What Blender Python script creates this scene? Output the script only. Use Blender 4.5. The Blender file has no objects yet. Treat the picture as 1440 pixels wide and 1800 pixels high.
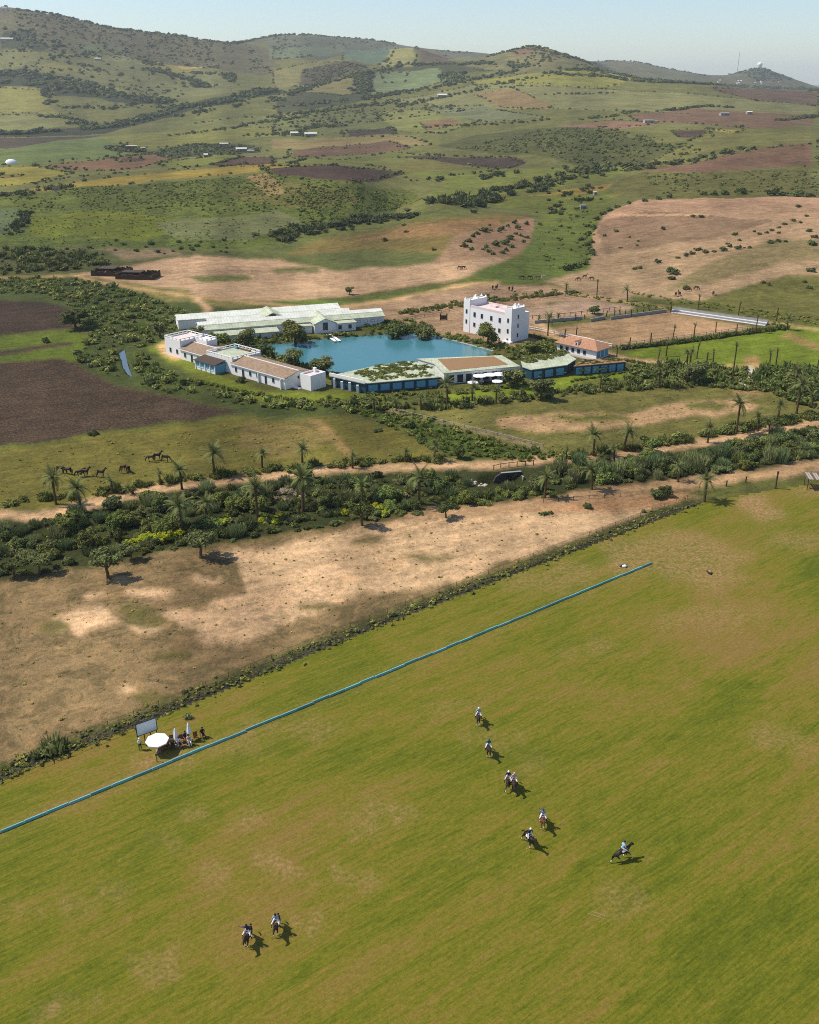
import bpy, bmesh, math, random
import numpy as np
from mathutils import Vector, Matrix
R = math.radians
random.seed(7)
rng = np.random.default_rng(11)
scn = bpy.context.scene
COL = scn.collection

# ------------------------------------------------------------------ camera
CAM_H, PITCH, FPX = 75.0, R(24.5), 1666.0
cam_d = bpy.data.cameras.new('camera')
cam = bpy.data.objects.new('camera', cam_d)
COL.objects.link(cam)
cam.location = (0, 0, CAM_H)
cam.rotation_euler = (math.pi / 2 - PITCH, 0, 0)
cam_d.sensor_fit = 'HORIZONTAL'
cam_d.sensor_width = 36
cam_d.lens = 36 * FPX / 1440
cam_d.clip_start = 1
cam_d.clip_end = 90000
scn.camera = cam

# ------------------------------------------------------------------ sky, sun, exposure
SUN_EL = R(53)
SUN_DIR = Vector((-0.992 * math.cos(SUN_EL), 0.12 * math.cos(SUN_EL), math.sin(SUN_EL))).normalized()
world = bpy.data.worlds.new('World')
scn.world = world
world.use_nodes = True
wn = world.node_tree
sky = wn.nodes.new('ShaderNodeTexSky')
sky.sky_type = 'NISHITA'
sky.sun_disc = False
sky.sun_elevation = SUN_EL
sky.sun_rotation = math.atan2(SUN_DIR.x, SUN_DIR.y)
sky.altitude = 500
sky.air_density = 0.95
sky.dust_density = 0.8
sky.ozone_density = 2.8
bg = wn.nodes['Background']
bg.inputs['Strength'].default_value = 0.15
wn.links.new(sky.outputs['Color'], bg.inputs['Color'])
sun_d = bpy.data.lights.new('sun', 'SUN')
sun_d.energy = 5.0
sun_d.angle = R(0.53)
sun_d.color = (1.0, 0.93, 0.81)
sun = bpy.data.objects.new('sun', sun_d)
COL.objects.link(sun)
sun.location = (-200, 80, 300)
sun.rotation_euler = (-SUN_DIR).to_track_quat('-Z', 'Y').to_euler()
scn.view_settings.view_transform = 'Standard'
scn.view_settings.look = 'None'
scn.view_settings.gamma = 1
scn.view_settings.exposure = 0.0
scn.view_settings.use_curve_mapping = False
scn.render.engine = 'CYCLES'
scn.cycles.max_bounces = 6
scn.cycles.transparent_max_bounces = 8
scn.cycles.volume_bounces = 1
scn.cycles.use_denoising = False
scn.cycles.filter_width = 1.0

# ------------------------------------------------------------------ colour helpers
def lin(c):
    c = c / 255.0
    return c / 12.92 if c <= 0.04045 else ((c + 0.055) / 1.055) ** 2.4
GAIN = 1.2
def alb(r, g, b, k=1.0):                       # a sunlit sRGB tone turned into a base colour
    return tuple(min(0.85, lin(v) / GAIN * k) for v in (r, g, b))

# ------------------------------------------------------------------ numpy value noise
def _hash(ix, iy, seed):
    h = (ix.astype(np.int64) * 374761393 + iy.astype(np.int64) * 668265263 + seed * 974711) & 0xFFFFFFFF
    h = ((h ^ (h >> 13)) * 1274126177) & 0xFFFFFFFF
    h = h ^ (h >> 16)
    return (h & 0xFFFFFF) / float(0xFFFFFF)
def vnoise(x, y, seed=0):
    x = np.asarray(x, float); y = np.asarray(y, float)
    ix, iy = np.floor(x), np.floor(y)
    fx, fy = x - ix, y - iy
    fx = fx * fx * fx * (fx * (fx * 6 - 15) + 10); fy = fy * fy * fy * (fy * (fy * 6 - 15) + 10)
    a = _hash(ix, iy, seed); b = _hash(ix + 1, iy, seed)
    c = _hash(ix, iy + 1, seed); d = _hash(ix + 1, iy + 1, seed)
    return (a + (b - a) * fx) * (1 - fy) + (c + (d - c) * fx) * fy
def fbm(x, y, seed=0, o=4):
    s = 0; a = 0.5; t = 0
    for k in range(o):
        s = s + a * vnoise(x * 2 ** k + 17.3 * k, y * 2 ** k - 9.1 * k, seed + k); t += a; a *= 0.5
    return s / t                                # 0..1
def smooth(a, b, x):
    t = np.clip((x - a) / (b - a), 0, 1)
    return t * t * (3 - 2 * t)

# ------------------------------------------------------------------ survey: bearings measured from the viewpoint -> ground
def ray(px, py):                                # slope sideways and slope down, per metre forward
    v = py - 900.0
    down = FPX * math.sin(PITCH) + v * math.cos(PITCH)
    fwd = FPX * math.cos(PITCH) - v * math.sin(PITCH)
    return (px - 720.0) / fwd, down / fwd
# hill survey: (bearing x, bearing y, metres forward)
SURVEY = [
 (0,445,460),(100,440,465),(300,437,470),(480,430,475),(0,340,640),(130,330,660),(300,318,680),(480,300,700),(640,320,640),(740,348,600),
 (100,320,720),(0,290,950),(200,270,1100),(0,245,1350),(400,260,1200),(150,225,1600),(0,200,1800),(300,180,1900),(0,150,2100),(0,100,2400),
 (0,13,2800),(60,20,2820),(140,35,2850),(200,48,2900),(300,60,3000),(420,75,3100),(200,100,2450),(330,118,2450),
 (420,160,2000),(480,130,2400),(480,64,3700),(550,62,3900),(660,74,3900),(760,87,4000),(850,92,4200),
 (650,88,2700),(735,84,2750),(600,98,2650),(560,140,2300),(640,168,2000),(700,130,2350),(780,104,2620),
 (860,98,2500),(930,80,2500),(1000,97,2400),(1060,124,2300),(1140,141,2200),(1240,152,2100),(1440,162,2200),(960,165,1700),(1200,180,1600),(1440,205,1500),(830,165,1900),(900,125,2150),
 (700,230,1350),(900,230,1250),(1100,225,1150),(1300,225,1100),(1440,250,900),(1000,255,950),(760,280,950),(600,280,1000),(900,290,850),(900,320,720),(1100,300,800),(1440,300,750),(1250,320,680),(500,225,1500),
 (1250,344,590),(1440,345,580),(1100,355,590),(1100,505,380),(1250,440,440),(1250,390,510),(1440,480,395),(1440,420,450),(1330,500,375),
 (600,460,440),(700,430,470),(700,397,515),(850,375,555),(700,375,610),(850,355,650),(560,420,500),(900,440,455),(1000,400,540),(480,455,450),(200,470,425),
 (1040,112,4600),(1100,108,4600),(1180,124,4800),(1240,135,5000),(1335,120,4500),(1300,128,4500),(1285,133,4500),(1365,127,4500),(1400,141,4500),(1440,156,4500),(1335,166,3600),
]
PLAIN = [(-100,3500,150),(200,3700,130),(330,3800,120),(700,3250,95),(600,3250,100),(930,3100,90),(800,3200,90),(1140,2900,55),(1440,3000,42),(1250,3000,48),(1300,5600,45),(1100,5600,70),
 (500,5200,130),(800,5200,120),(100,5000,110),(1440,6000,20),(0,7000,40),(500,7000,40),(1000,7000,30),(1440,7500,5),(0,9500,0),(720,9500,0),(1440,9500,0)]
pts = []
for (px, py, D) in SURVEY:
    a, s = ray(px, py); pts.append((a, D, CAM_H - D * s))
    if px == 0:
        pts.append((a - 0.16, D, CAM_H - D * s)); 
    if px == 1440:
        pts.append((a + 0.16, D, CAM_H - D * s))
for (px, D, z) in PLAIN:
    pts.append(((px - 720) / 1860.0, D, z))
for D in (170, 250, 320, 360):
    for a in (-.6, -.4, -.2, 0, .2, .4, .6):
        pts.append((a, D, 0.0))
P = np.array(pts)
PU = np.stack([P[:, 0] * 3.0, np.log(P[:, 1])], 1)
def _tps(r2):
    return np.where(r2 > 1e-12, 0.5 * r2 * np.log(np.maximum(r2, 1e-12)), 0)
n = len(P)
d2 = ((PU[:, None] - PU[None]) ** 2).sum(-1)
A = np.zeros((n + 3, n + 3)); A[:n, :n] = _tps(d2) + np.eye(n) * 0.0006
A[:n, n] = 1; A[:n, n + 1:] = PU; A[n, :n] = 1; A[n + 1:, :n] = PU.T
W = np.linalg.solve(A, np.concatenate([P[:, 2], [0, 0, 0]]))
def rbf(u, w):
    out = np.full(u.shape, W[n]) + W[n + 1] * u + W[n + 2] * w
    for i in range(n):
        out += W[i] * _tps((u - PU[i, 0]) ** 2 + (w - PU[i, 1]) ** 2)
    return out
# the ground's sampling: bearings x forward distances, finer close by
GA = np.linspace(-0.74, 0.74, 661)
LY0, DLY, NR = math.log(35.0), 0.0056, 1001
GY = np.concatenate([35 * np.exp(np.arange(0, NR) * DLY), [11000, 12500, 14500, 17000]])
AA, YY = np.meshgrid(GA, GY)
XX = AA * YY
# (solved on every fourth line and filled in between)
ca, cy = np.linspace(GA[0], GA[-1], 166), np.concatenate([np.arange(0, NR, 4) * DLY + LY0])
CA, CY = np.meshgrid(ca, cy)
CZ = rbf(np.clip(CA, -.58, .58) * 3.0, np.clip(CY, math.log(160), math.log(9500)))
CZ = np.stack([np.interp(GA, ca, r) for r in CZ])
ZZ = np.stack([np.interp(np.log(GY), cy, CZ[:, j]) for j in range(len(GA))], 1)
ZZ = ZZ * smooth(335, 410, YY)
ZZ = np.where(YY > 9500, ZZ * np.clip((14000 - YY) / 4500, 0, 1), ZZ)
SMOOTH_Z = ZZ.copy()
def height(x, y, grid=None):
    g = ZZ if grid is None else grid
    x = np.asarray(x, float); y = np.maximum(np.asarray(y, float), 35.01)
    c = np.clip((x / y - GA[0]) / (GA[1] - GA[0]), 0, len(GA) - 1.001)
    r = np.clip((np.log(y) - LY0) / DLY, 0, NR - 1.01)
    i, j = r.astype(int), c.astype(int)
    fr, fc = r - i, c - j
    return (g[i, j] * (1 - fc) + g[i, j + 1] * fc) * (1 - fr) + (g[i + 1, j] * (1 - fc) + g[i + 1, j + 1] * fc) * fr
_MY = np.exp(np.linspace(math.log(36), math.log(9400), 2600))
def G(px, py):                                  # where a sight line meets the ground
    a, s = ray(px, py)
    z = CAM_H - _MY * s
    h = height(a * _MY, _MY, SMOOTH_Z)
    k = np.nonzero(z <= h)[0]
    if len(k) == 0:
        gap = z - h; i = int(np.argmin(np.where(_MY > 1500, gap, 1e9))); Y = _MY[i]
    else:
        i = max(1, int(k[0])); g0 = z[i - 1] - h[i - 1]; g1 = z[i] - h[i]
        Y = _MY[i - 1] + (_MY[i] - _MY[i - 1]) * (g0 / (g0 - g1 + 1e-9))
    return Vector((a * Y, Y, float(height(a * Y, Y))))
def GP(pts, step=25.0):                         # a measured outline laid on the ground (finely divided)
    out = []
    for k in range(len(pts)):
        a, b = pts[k], pts[(k + 1) % len(pts)]
        m = max(1, int(math.hypot(b[0] - a[0], b[1] - a[1]) / step))
        for j in range(m):
            p = G(a[0] + (b[0] - a[0]) * j / m, a[1] + (b[1] - a[1]) * j / m); out.append((p.x, p.y))
    return out
def GL(pts, step=12.0):                         # a measured line laid on the ground
    out = []
    for a, b in zip(pts[:-1], pts[1:]):
        m = max(1, int(math.hypot(b[0] - a[0], b[1] - a[1]) / step))
        for j in range(m):
            out.append(G(a[0] + (b[0] - a[0]) * j / m, a[1] + (b[1] - a[1]) * j / m))
    out.append(G(*pts[-1]))
    return out
def flat(px, py, z=0.0):                        # the same on the flat at a given level
    a, s = ray(px, py); Y = (CAM_H - z) / s
    return Vector((a * Y, Y, z))
# ================================================================== the land
ZZ = ZZ + (fbm(XX / 260, YY / 260, 3, 4) - .5) * 14 * smooth(900, 2200, YY) * (1 - smooth(6000, 9000, YY))
ZZ = ZZ + (fbm(XX / 60, YY / 60, 5, 3) - .5) * 2.2 * smooth(410, 700, YY) * (1 - smooth(5000, 9000, YY))
def dig(px, py, rx, ry, depth):                  # a hollow in the ground
    global ZZ
    p = G(px, py); d = np.hypot((XX - p.x) / rx, (YY - p.y) / ry); ZZ = ZZ - depth * (1 - smooth(.6, 1.0, d))
dig(890, 843, 6.5, 4.2, 1.9)
LAKE = [(452,607),(520,600),(600,592),(700,585),(745,585),(800,597),(868,615),(845,628),(720,640),(640,650),(600,654),(540,642),(488,626)]
POND = [(209,620),(219,613),(222,628),(226,644),(233,662),(225,657),(217,646),(213,632)]
FENCE_LINE = [(-60,1392),(0,1368),(60,1342),(250,1268),(420,1198),(560,1140),(690,1088),(830,1035),(960,985),(1090,936),(1180,902),(1228,884)]
BOARD_A, BOARD_B = flat(-40, 1482), flat(1147, 991)

def inside(poly, x, y):
    px = np.array([p[0] for p in poly]); py = np.array([p[1] for p in poly])
    r = np.zeros(x.shape, bool)
    j = len(poly) - 1
    for i in range(len(poly)):
        c = ((py[i] > y) != (py[j] > y)) & (x < (px[j] - px[i]) * (y - py[i]) / (py[j] - py[i] + 1e-12) + px[i])
        r ^= c; j = i
    return r
def line_dist(pl, x, y):
    d = np.full(x.shape, 1e9)
    for a, b in zip(pl[:-1], pl[1:]):
        ax, ay, bx, by = a[0], a[1], b[0], b[1]
        L = (bx - ax) ** 2 + (by - ay) ** 2 + 1e-9
        t = np.clip(((x - ax) * (bx - ax) + (y - ay) * (by - ay)) / L, 0, 1)
        d = np.minimum(d, np.hypot(x - ax - t * (bx - ax), y - ay - t * (by - ay)))
    return d

shape = XX.shape
CR = np.zeros(shape + (3,)); TX = np.zeros(shape + (3,)); CL = np.zeros(shape, np.int8)
# edges of fields are never ruler-straight: look the outlines up at slightly wandering positions
wob = 0.006 * YY
JX = XX + (fbm(XX / (wob * 6 + 3), YY / (wob * 6 + 3), 21, 5) - .5) * wob * 3.2
JY = YY + (fbm(XX / (wob * 6 + 3), YY / (wob * 6 + 3), 31, 5) - .5) * wob * 7
GROUND, POLO, DIRT, PLOUGH, TRACK, ARENA, LAWN, HILLS = range(8)
def setcol(m, col, scrub=0.0, plough=0.0, cls=None, k=1.0):
    if m.dtype == bool and m.all():
        CR[:] = np.array(alb(*col)); TX[..., 0] = scrub; TX[..., 1] = plough
    else:                                       # a soft margin two cells wide
        rows = np.nonzero(m.any(1))[0]
        if len(rows) == 0: return
        i0, i1 = max(0, rows[0] - 3), min(shape[0], rows[-1] + 4)
        a = m[i0:i1].astype(np.float32)
        far0 = int(np.searchsorted(GY[i0:i1], 480)); keep = a[far0:].copy()
        for _ in range(1):
            b = a.copy(); b[1:] += a[:-1]; b[:-1] += a[1:]; a = b / 3
            b = a.copy(); b[:, 1:] += a[:, :-1]; b[:, :-1] += a[:, 1:]; a = b / 3
        a[far0:] = keep
        a = (a * k)[..., None]
        CR[i0:i1] = CR[i0:i1] * (1 - a) + np.array(alb(*col)) * a
        TX[i0:i1, :, 0:2] = TX[i0:i1, :, 0:2] * (1 - a) + np.array((scrub, plough)) * a
    if cls is not None: CL[m] = cls
OUTLINES = []
def field(pts, col, scrub=0.0, plough=0.0, cls=None, wobble=True, k=1.0):
    poly = GP(pts)
    if max(p[1] for p in pts) < 345 and scrub < .5: OUTLINES.append(pts)
    x0, x1 = min(p[0] for p in poly) - 40, max(p[0] for p in poly) + 40
    y0, y1 = min(p[1] for p in poly) - 60, max(p[1] for p in poly) + 60
    i0, i1 = np.searchsorted(GY, [y0, y1]); i1 = min(i1 + 1, shape[0])
    bx = JX if wobble else XX; by = JY if wobble else YY
    m = np.zeros(shape, bool)
    m[i0:i1] = inside(poly, bx[i0:i1], by[i0:i1])
    setcol(m, col, scrub, plough, cls, k)
    return m
def road(pts, width, col, cls=TRACK, scrub=0.0):
    pl = [(p.x, p.y) for p in GL(pts)]
    y0, y1 = min(p[1] for p in pl) - 60, max(p[1] for p in pl) + 60
    i0, i1 = np.searchsorted(GY, [y0, y1])
    m = np.zeros(shape, bool)
    m[i0:i1] = line_dist(pl, XX[i0:i1], YY[i0:i1]) + (fbm(XX[i0:i1] / 3, YY[i0:i1] / 3, 71, 2) - .5) * width * .7 < width / 2
    setcol(m, col, scrub, 0, cls)
    return m

# ---- base cover
setcol(np.ones(shape, bool), (92, 92, 44), 0.25)
m = YY > 405; setcol(m, (98, 104, 52), 0.3, 0, HILLS)
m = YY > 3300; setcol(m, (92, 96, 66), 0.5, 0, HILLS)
OL, GRN, DKG, BRN = (105, 108, 58), (100, 113, 52), (58, 66, 40), (100, 80, 55)
# ---- left-hand hill
field([(-400,-20),(0,8),(60,18),(140,30),(200,42),(300,54),(420,66),(490,90),(480,130),(400,125),(330,118),(250,110),(180,90),(100,88),(0,95),(-400,100)], (94,94,62), .7)
field([(-400,95),(0,92),(90,90),(170,92),(260,112),(380,130),(440,158),(330,178),(200,160),(100,140),(0,126),(-400,126)], (104,110,62), .35)
field([(0,62),(40,60),(110,80),(60,92),(0,90)], DKG, .7)
field([(135,78),(210,74),(250,88),(150,92)], (92,104,66), .2)
field([(185,95),(230,92),(290,112),(240,118)], (108,118,70), .1)
field([(70,104),(140,112),(160,126),(60,118)], (112,116,62), .1)
field([(245,104),(320,118),(355,128),(300,128)], (128,128,62), .1)
field([(310,116),(352,119),(350,122),(316,121)], (165,150,85))
field([(-300,125),(0,125),(70,128),(140,142),(220,165),(300,182),(290,187),(200,177),(130,165),(60,157),(0,155),(-300,155)], (52,58,38), .8)
field([(45,131),(80,132),(70,138),(44,137)], (118,92,66))
field([(130,148),(220,150),(300,172),(270,178),(180,160)], (118,124,62), .1)
field([(-300,157),(0,157),(75,160),(100,185),(130,205),(85,200),(0,196),(-300,196)], (118,122,58), .15)
field([(-300,202),(0,200),(100,205),(150,212),(60,229),(0,229),(-300,229)], (110,118,64), .1)
field([(-300,231),(0,230),(130,222),(200,214),(300,190),(400,170),(490,152),(490,166),(400,183),(310,201),(250,216),(180,234),(0,241),(-300,241)], (54,60,40), .85)
field([(-300,245),(0,244),(170,237),(90,253),(0,260),(-300,260)], (72,66,50), .2)
field([(-300,263),(0,262),(160,240),(230,243),(205,275),(60,287),(0,290),(-300,290)], (92,110,54), .2)
field([(160,240),(300,228),(480,222),(480,240),(400,254),(240,260)], (110,116,52), .25)
field([(300,222),(420,205),(560,196),(480,222)], (104,112,56), .3)
field([(80,291),(250,272),(318,275),(280,288),(200,300),(130,298)], (108,88,58), .1)
field([(205,279),(250,277),(245,284),(210,286)], (76,64,46))
field([(245,270),(330,253),(440,256),(465,268),(300,276)], (66,72,44), .8)
field([(278,288),(400,270),(425,275),(370,291),(290,293)], (104,114,46), .15)
field([(368,291),(430,275),(540,281),(490,293)], (78,64,48), 0, .4)
field([(-300,293),(0,292),(60,291),(135,305),(70,318),(0,326),(-300,326)], (124,124,48), .1)
field([(0,306),(35,305),(38,311),(0,314)], (105,92,48))
field([(30,334),(200,310),(420,290),(520,286),(520,294),(300,316),(130,333)], (130,120,48), .15)
field([(-300,350),(0,346),(130,331),(300,321),(480,301),(600,318),(700,331),(748,350),(620,386),(540,402),(480,432),(350,441),(200,437),(100,432),(0,446),(-300,446)], (86,97,36), .75)
field([(40,385),(200,370),(350,395),(250,425),(60,415)], (98,106,30), .35)
field([(270,392),(400,380),(490,372),(530,395),(440,421),(300,425)], (100,105,62), .3)
field([(480,318),(600,335),(640,350),(520,372),(400,340)], (96,96,44), .6)
field([(440,306),(470,304),(500,345),(470,345)], (128,114,66), .3)
field([(-300,368),(0,368),(45,371),(32,400),(0,414),(-300,414)], (84,98,60), .1)
# ---- middle hills
field([(480,60),(560,52),(680,64),(800,82),(900,86),(960,95),(860,110),(780,104),(700,82),(600,88),(520,90),(480,100)], (92,98,70), .55)
field([(480,85),(600,78),(600,92),(520,100),(480,104)], (98,112,76), .25)
field([(480,125),(540,112),(600,108),(602,128),(540,150),(480,158)], (112,114,64), .25)
field([(602,88),(700,82),(680,112),(640,118),(602,108)], (88,110,82), .05)
field([(700,82),(736,86),(728,118),(660,119),(680,108)], (126,130,74), .05)
field([(736,88),(770,90),(800,104),(790,112),(740,110)], (92,84,62), .5)
field([(530,122),(600,110),(640,119),(560,145),(520,150)], (84,80,58), .7)
field([(650,130),(770,120),(790,140),(730,161),(640,169)], (98,116,72), .05)
field([(668,130),(716,128),(712,146),(678,148)], (84,112,72))
field([(505,161),(635,130),(632,165),(600,169)], (118,118,66), .05)
field([(480,176),(560,150),(650,124),(800,108),(900,118),(900,128),(800,130),(690,160),(620,182),(480,200)], (56,62,42), .8, k=.75)
field([(650,130),(770,120),(790,140),(730,161),(640,169)], (98,116,72), .05)
field([(505,161),(635,130),(632,165),(600,169)], (118,118,66), .05)
field([(800,105),(860,98),(930,84),(1010,100),(1070,125),(960,130),(850,126)], (104,108,66), .4)
field([(880,92),(960,84),(1040,112),(960,122),(900,110)], (112,114,68), .25)
field([(895,86),(935,84),(945,92),(910,94)], (120,100,74))
field([(1040,108),(1120,140),(1240,155),(1060,140)], (84,80,56), .7)
field([(830,147),(930,131),(1060,128),(1120,140),(1080,152),(850,156)], (124,130,56), .1)
field([(700,176),(830,150),(960,150),(1180,165),(1440,190),(1440,207),(1200,200),(960,190),(800,192)], (112,118,68), .12)
field([(835,166),(900,157),(975,182),(960,192),(880,186)], (122,110,68), .05)
field([(740,190),(850,185),(960,208),(860,216)], (102,112,72), .05)
field([(660,196),(740,190),(845,212),(780,236),(690,231)], (108,117,58), .08)
field([(740,216),(800,205),(822,218),(750,229)], (112,96,62))
field([(480,205),(600,192),(660,200),(690,228),(600,236),(480,232)], (96,106,54), .45)
field([(600,232),(690,226),(696,237),(606,242)], (62,58,44), 0, .3)
field([(480,245),(600,243),(720,240),(760,255),(620,262),(480,262)], (118,112,66), .15)
field([(505,264),(690,250),(722,262),(600,283),(510,276)], (96,80,56), 0, .3)
field([(480,280),(700,268),(780,276),(640,298),(480,292)], (98,106,48), .35)
field([(470,297),(600,290),(712,303),(630,321),(480,309)], (70,58,45), 0, .5)
field([(640,290),(760,278),(800,290),(880,300),(720,318),(700,302)], (98,100,48), .35)
field([(690,276),(760,274),(900,276),(918,288),(885,299),(790,284)], (66,58,45), 0, .5)
field([(770,256),(840,240),(960,225),(1060,220),(1110,245),(1250,258),(1200,290),(1080,306),(960,272),(900,273)], (84,90,44), .85)
# ---- right-hand slopes
field([(1100,202),(1220,190),(1330,200),(1440,205),(1440,222),(1330,226),(1200,216),(1120,215)], (108,90,64), .35)
field([(980,222),(1080,212),(1160,218),(1080,226)], (126,104,76), .15)
field([(1180,228),(1245,226),(1255,240),(1190,240)], (74,62,48), .2)
field([(1250,225),(1440,228),(1440,252),(1290,268),(1210,290),(1140,290)], (104,108,54), .3)
field([(1240,226),(1310,228),(1290,233)], (140,136,66))
field([(1300,268),(1440,250),(1440,292),(1240,301),(1130,300)], (108,88,62), .35)
field([(1250,158),(1440,162),(1440,186),(1330,180)], (98,84,64), .45)
field([(960,295),(1060,290),(1120,296),(1060,318),(900,342),(760,352),(740,346),(800,322),(700,308),(760,300)], (102,113,48), .15)
field([(900,346),(1020,330),(1130,322),(1110,334),(960,356)], (130,116,48), .15)
field([(1130,304),(1440,296),(1440,346),(1150,346),(1050,352),(1080,322)], (96,98,46), .7)
field([(750,352),(900,344),(1060,338),(1090,346),(1045,392),(1040,430),(940,430),(960,372),(880,362)], (96,106,42), .4)
field([(480,528),(620,528),(800,498),(900,452),(960,400),(1020,372),(1050,385),(1042,430),(1032,472),(960,490),(840,512),(620,538),(480,545)], (92,103,42), .25)
field([(470,475),(560,420),(700,396),(870,371),(945,384),(935,425),(900,452),(800,472),(650,492),(520,500)], (116,102,54), .2)
field([(620,420),(720,402),(860,380),(880,400),(760,420)], (136,108,68), .1)
field([(490,456),(640,436),(800,448),(720,478),(560,484)], (90,94,48), .35)
field([(800,415),(880,388),(945,384),(936,428),(900,455),(780,476),(760,462)], (142,114,84), .12)
field([(120,484),(230,462),(340,448),(480,458),(600,478),(760,462),(880,452),(895,458),(800,490),(620,521),(480,532),(330,522),(200,492)], (172,140,106), .1, 0, DIRT)
field([(330,486),(430,482),(440,492),(350,497)], (110,108,58), .3); field([(480,475),(560,470),(560,480),(490,484)], (112,106,62), .3)
field([(200,492),(330,510),(330,522),(480,532),(330,545),(240,520)], (122,112,62), .25)
field([(1034,470),(1040,420),(1060,382),(1130,352),(1250,345),(1460,346),(1700,346),(1700,480),(1440,476),(1330,500),(1240,528),(1080,518),(945,492)], (160,132,98), .12, 0, DIRT)
field([(1050,395),(1140,372),(1260,377),(1370,388),(1240,418),(1060,448)], (132,108,80), .15)  # shaded upper part of the tan hillside, painted darker
field([(1160,510),(1260,455),(1350,425),(1440,415),(1440,448),(1330,475),(1240,500)], (128,112,74), .3)
field([(1060,380),(1240,375),(1240,378),(1062,384)], (176,146,106))
field([(1238,528),(1330,500),(1440,476),(1700,470),(1700,590),(1440,575),(1300,548)], (104,100,48), .35)
# ---- estate ground
field([(0,440),(150,440),(430,441),(470,450),(340,450),(200,470),(60,490),(-300,490),(-300,440)], (84,86,44), .55)
field([(170,436),(300,440),(330,450),(210,458)], (128,110,80), .2)
field([(-400,488),(60,486),(160,492),(300,530),(420,545),(420,575),(300,600),(290,640),(330,672),(480,700),(640,705),(640,730),(440,727),(300,700),(200,672),(110,635),(150,590),(100,545),(-400,520)], (72,80, 36), .6)
field([(590,545),(700,528),(830,500),(960,500),(1110,516),(1110,526),(960,530),(800,550),(700,565),(640,560)], (158,128,98), .05, 0, DIRT)
field([(680,560),(830,530),(960,524),(960,560),(930,620),(760,580)], (150,122,92), .1)
field([(915,545),(1025,526),(1115,538),(1100,549),(930,566)], (168,138,112), 0, 0, ARENA, False)
field([(920,585),(1172,547),(1335,577),(1090,609)], (162,130,94), 0, 0, ARENA, False)
field([(1080,622),(1240,596),(1390,572),(1470,574),(1700,600),(1700,680),(1440,640),(1330,648),(1200,640)], (104,116,34), .1, 0, LAWN)
field([(1390,585),(1440,600),(1440,612),(1370,590)], (140,118,68)); field([(1300,628),(1330,624),(1340,648),(1315,646)], (150,122,72))
field([(-400,522),(0,527),(80,530),(135,553),(118,580),(0,588),(-400,590)], (66,52,40), 0, 1, PLOUGH)
field([(-400,592),(0,590),(120,583),(145,600),(130,640),(0,640),(-400,640)], (92,104,32), .15)
field([(-400,614),(0,613),(115,605),(122,611),(0,625),(-400,627)], (76,62,46), .1, .6)
field([(-400,640),(0,638),(110,634),(200,672),(300,702),(440,727),(300,746),(160,766),(0,788),(-400,800)], (74,59,44), 0, 1, PLOUGH)
field([(0,788),(160,766),(300,746),(440,728),(450,735),(300,755),(160,775),(0,800)], (88,98,36), .2)
field([(255,612),(300,592),(320,602),(318,636),(370,652),(480,682),(575,690),(700,700),(700,712),(480,700),(330,665)], (112,120,38), .1, 0, LAWN)
field([(272,605),(292,600),(300,620),(318,634),(300,636),(280,624)], (190,152,104), 0, 0, TRACK)
field([(780,690),(1000,664),(1110,645),(1120,658),(960,690),(800,712)], (112,124,36), .1, 0, LAWN)
field([(-400,800),(0,792),(160,768),(440,732),(600,733),(700,765),(770,800),(700,825),(420,842),(180,878),(0,898),(-400,960)], (108,100,44), .25)
field([(430,738),(560,736),(600,760),(520,800),(420,790)], (122,106,58), .2)
field([(620,722),(760,730),(900,785),(1010,800),(900,818),(780,800),(700,755)], (78,90,36), .55)
field([(720,722),(960,692),(1260,680),(1500,672),(1700,680),(1700,780),(1440,735),(1300,765),(1100,795),(960,798)], (112,106,54), .25)
field([(880,736),(980,722),(1090,720),(1200,712),(1310,700),(1345,722),(1280,735),(1100,742),(960,756),(890,752)], (184,148,106), .15)
field([(960,728),(1080,722),(1100,730),(1000,738)], (112,110,52), .3); field([(1210,712),(1290,710),(1290,722),(1220,724)], (110,110,52), .3)
field([(1290,682),(1330,680),(1350,700),(1300,700)], (150,124,80), .1)
# ---- stream belt and the dirt paddock
field([(-400,960),(0,905),(180,885),(420,846),(740,824),(960,812),(1200,792),(1440,752),(1700,720),(1700,800),(1440,812),(1200,850),(900,890),(640,915),(400,950),(200,985),(0,1020),(-400,1110)], (60,64,32), .7)
field([(-500,1120),(0,1018),(200,986),(400,950),(640,915),(900,890),(1060,874),(1200,866),(1240,880),(1130,918),(960,985),(690,1090),(420,1200),(250,1270),(0,1372),(-500,1560)], (138,114,78), .5, 0, DIRT)
field([(420,968),(640,922),(900,896),(1060,880),(1190,872),(1200,884),(1100,924),(960,972),(800,1020),(640,1040),(520,1090),(430,1120),(300,1095),(430,1040)], (208,171,128), .2, 0, DIRT, k=.9)
field([(860,900),(1000,880),(1200,868),(1228,880),(1150,900),(1000,905)], (176,134,94), .1, 0, DIRT)
for (cx, cy, rx, ry) in ((150,1085,52,16),(140,1102,24,11),(255,1105,28,7),(330,1085,44,12),(390,1110,46,14),(372,1126,18,5),(405,1130,14,4),(215,1023,26,5),(255,1048,42,9),(360,1018,30,8),(425,970,40,8),(100,1105,14,4),(225,1218,22,7),(152,1050,16,6),(430,1065,60,16),(520,1040,60,14),(560,1000,70,10)):
    field([(cx + rx * math.cos(t) * (1 + .3 * math.sin(3 * t + cx)), cy + ry * math.sin(t) * (1 + .25 * math.cos(2 * t + cy))) for t in np.linspace(0, 6.28, 14)[:-1]], (208,170,128), .05, k=.9)
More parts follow.
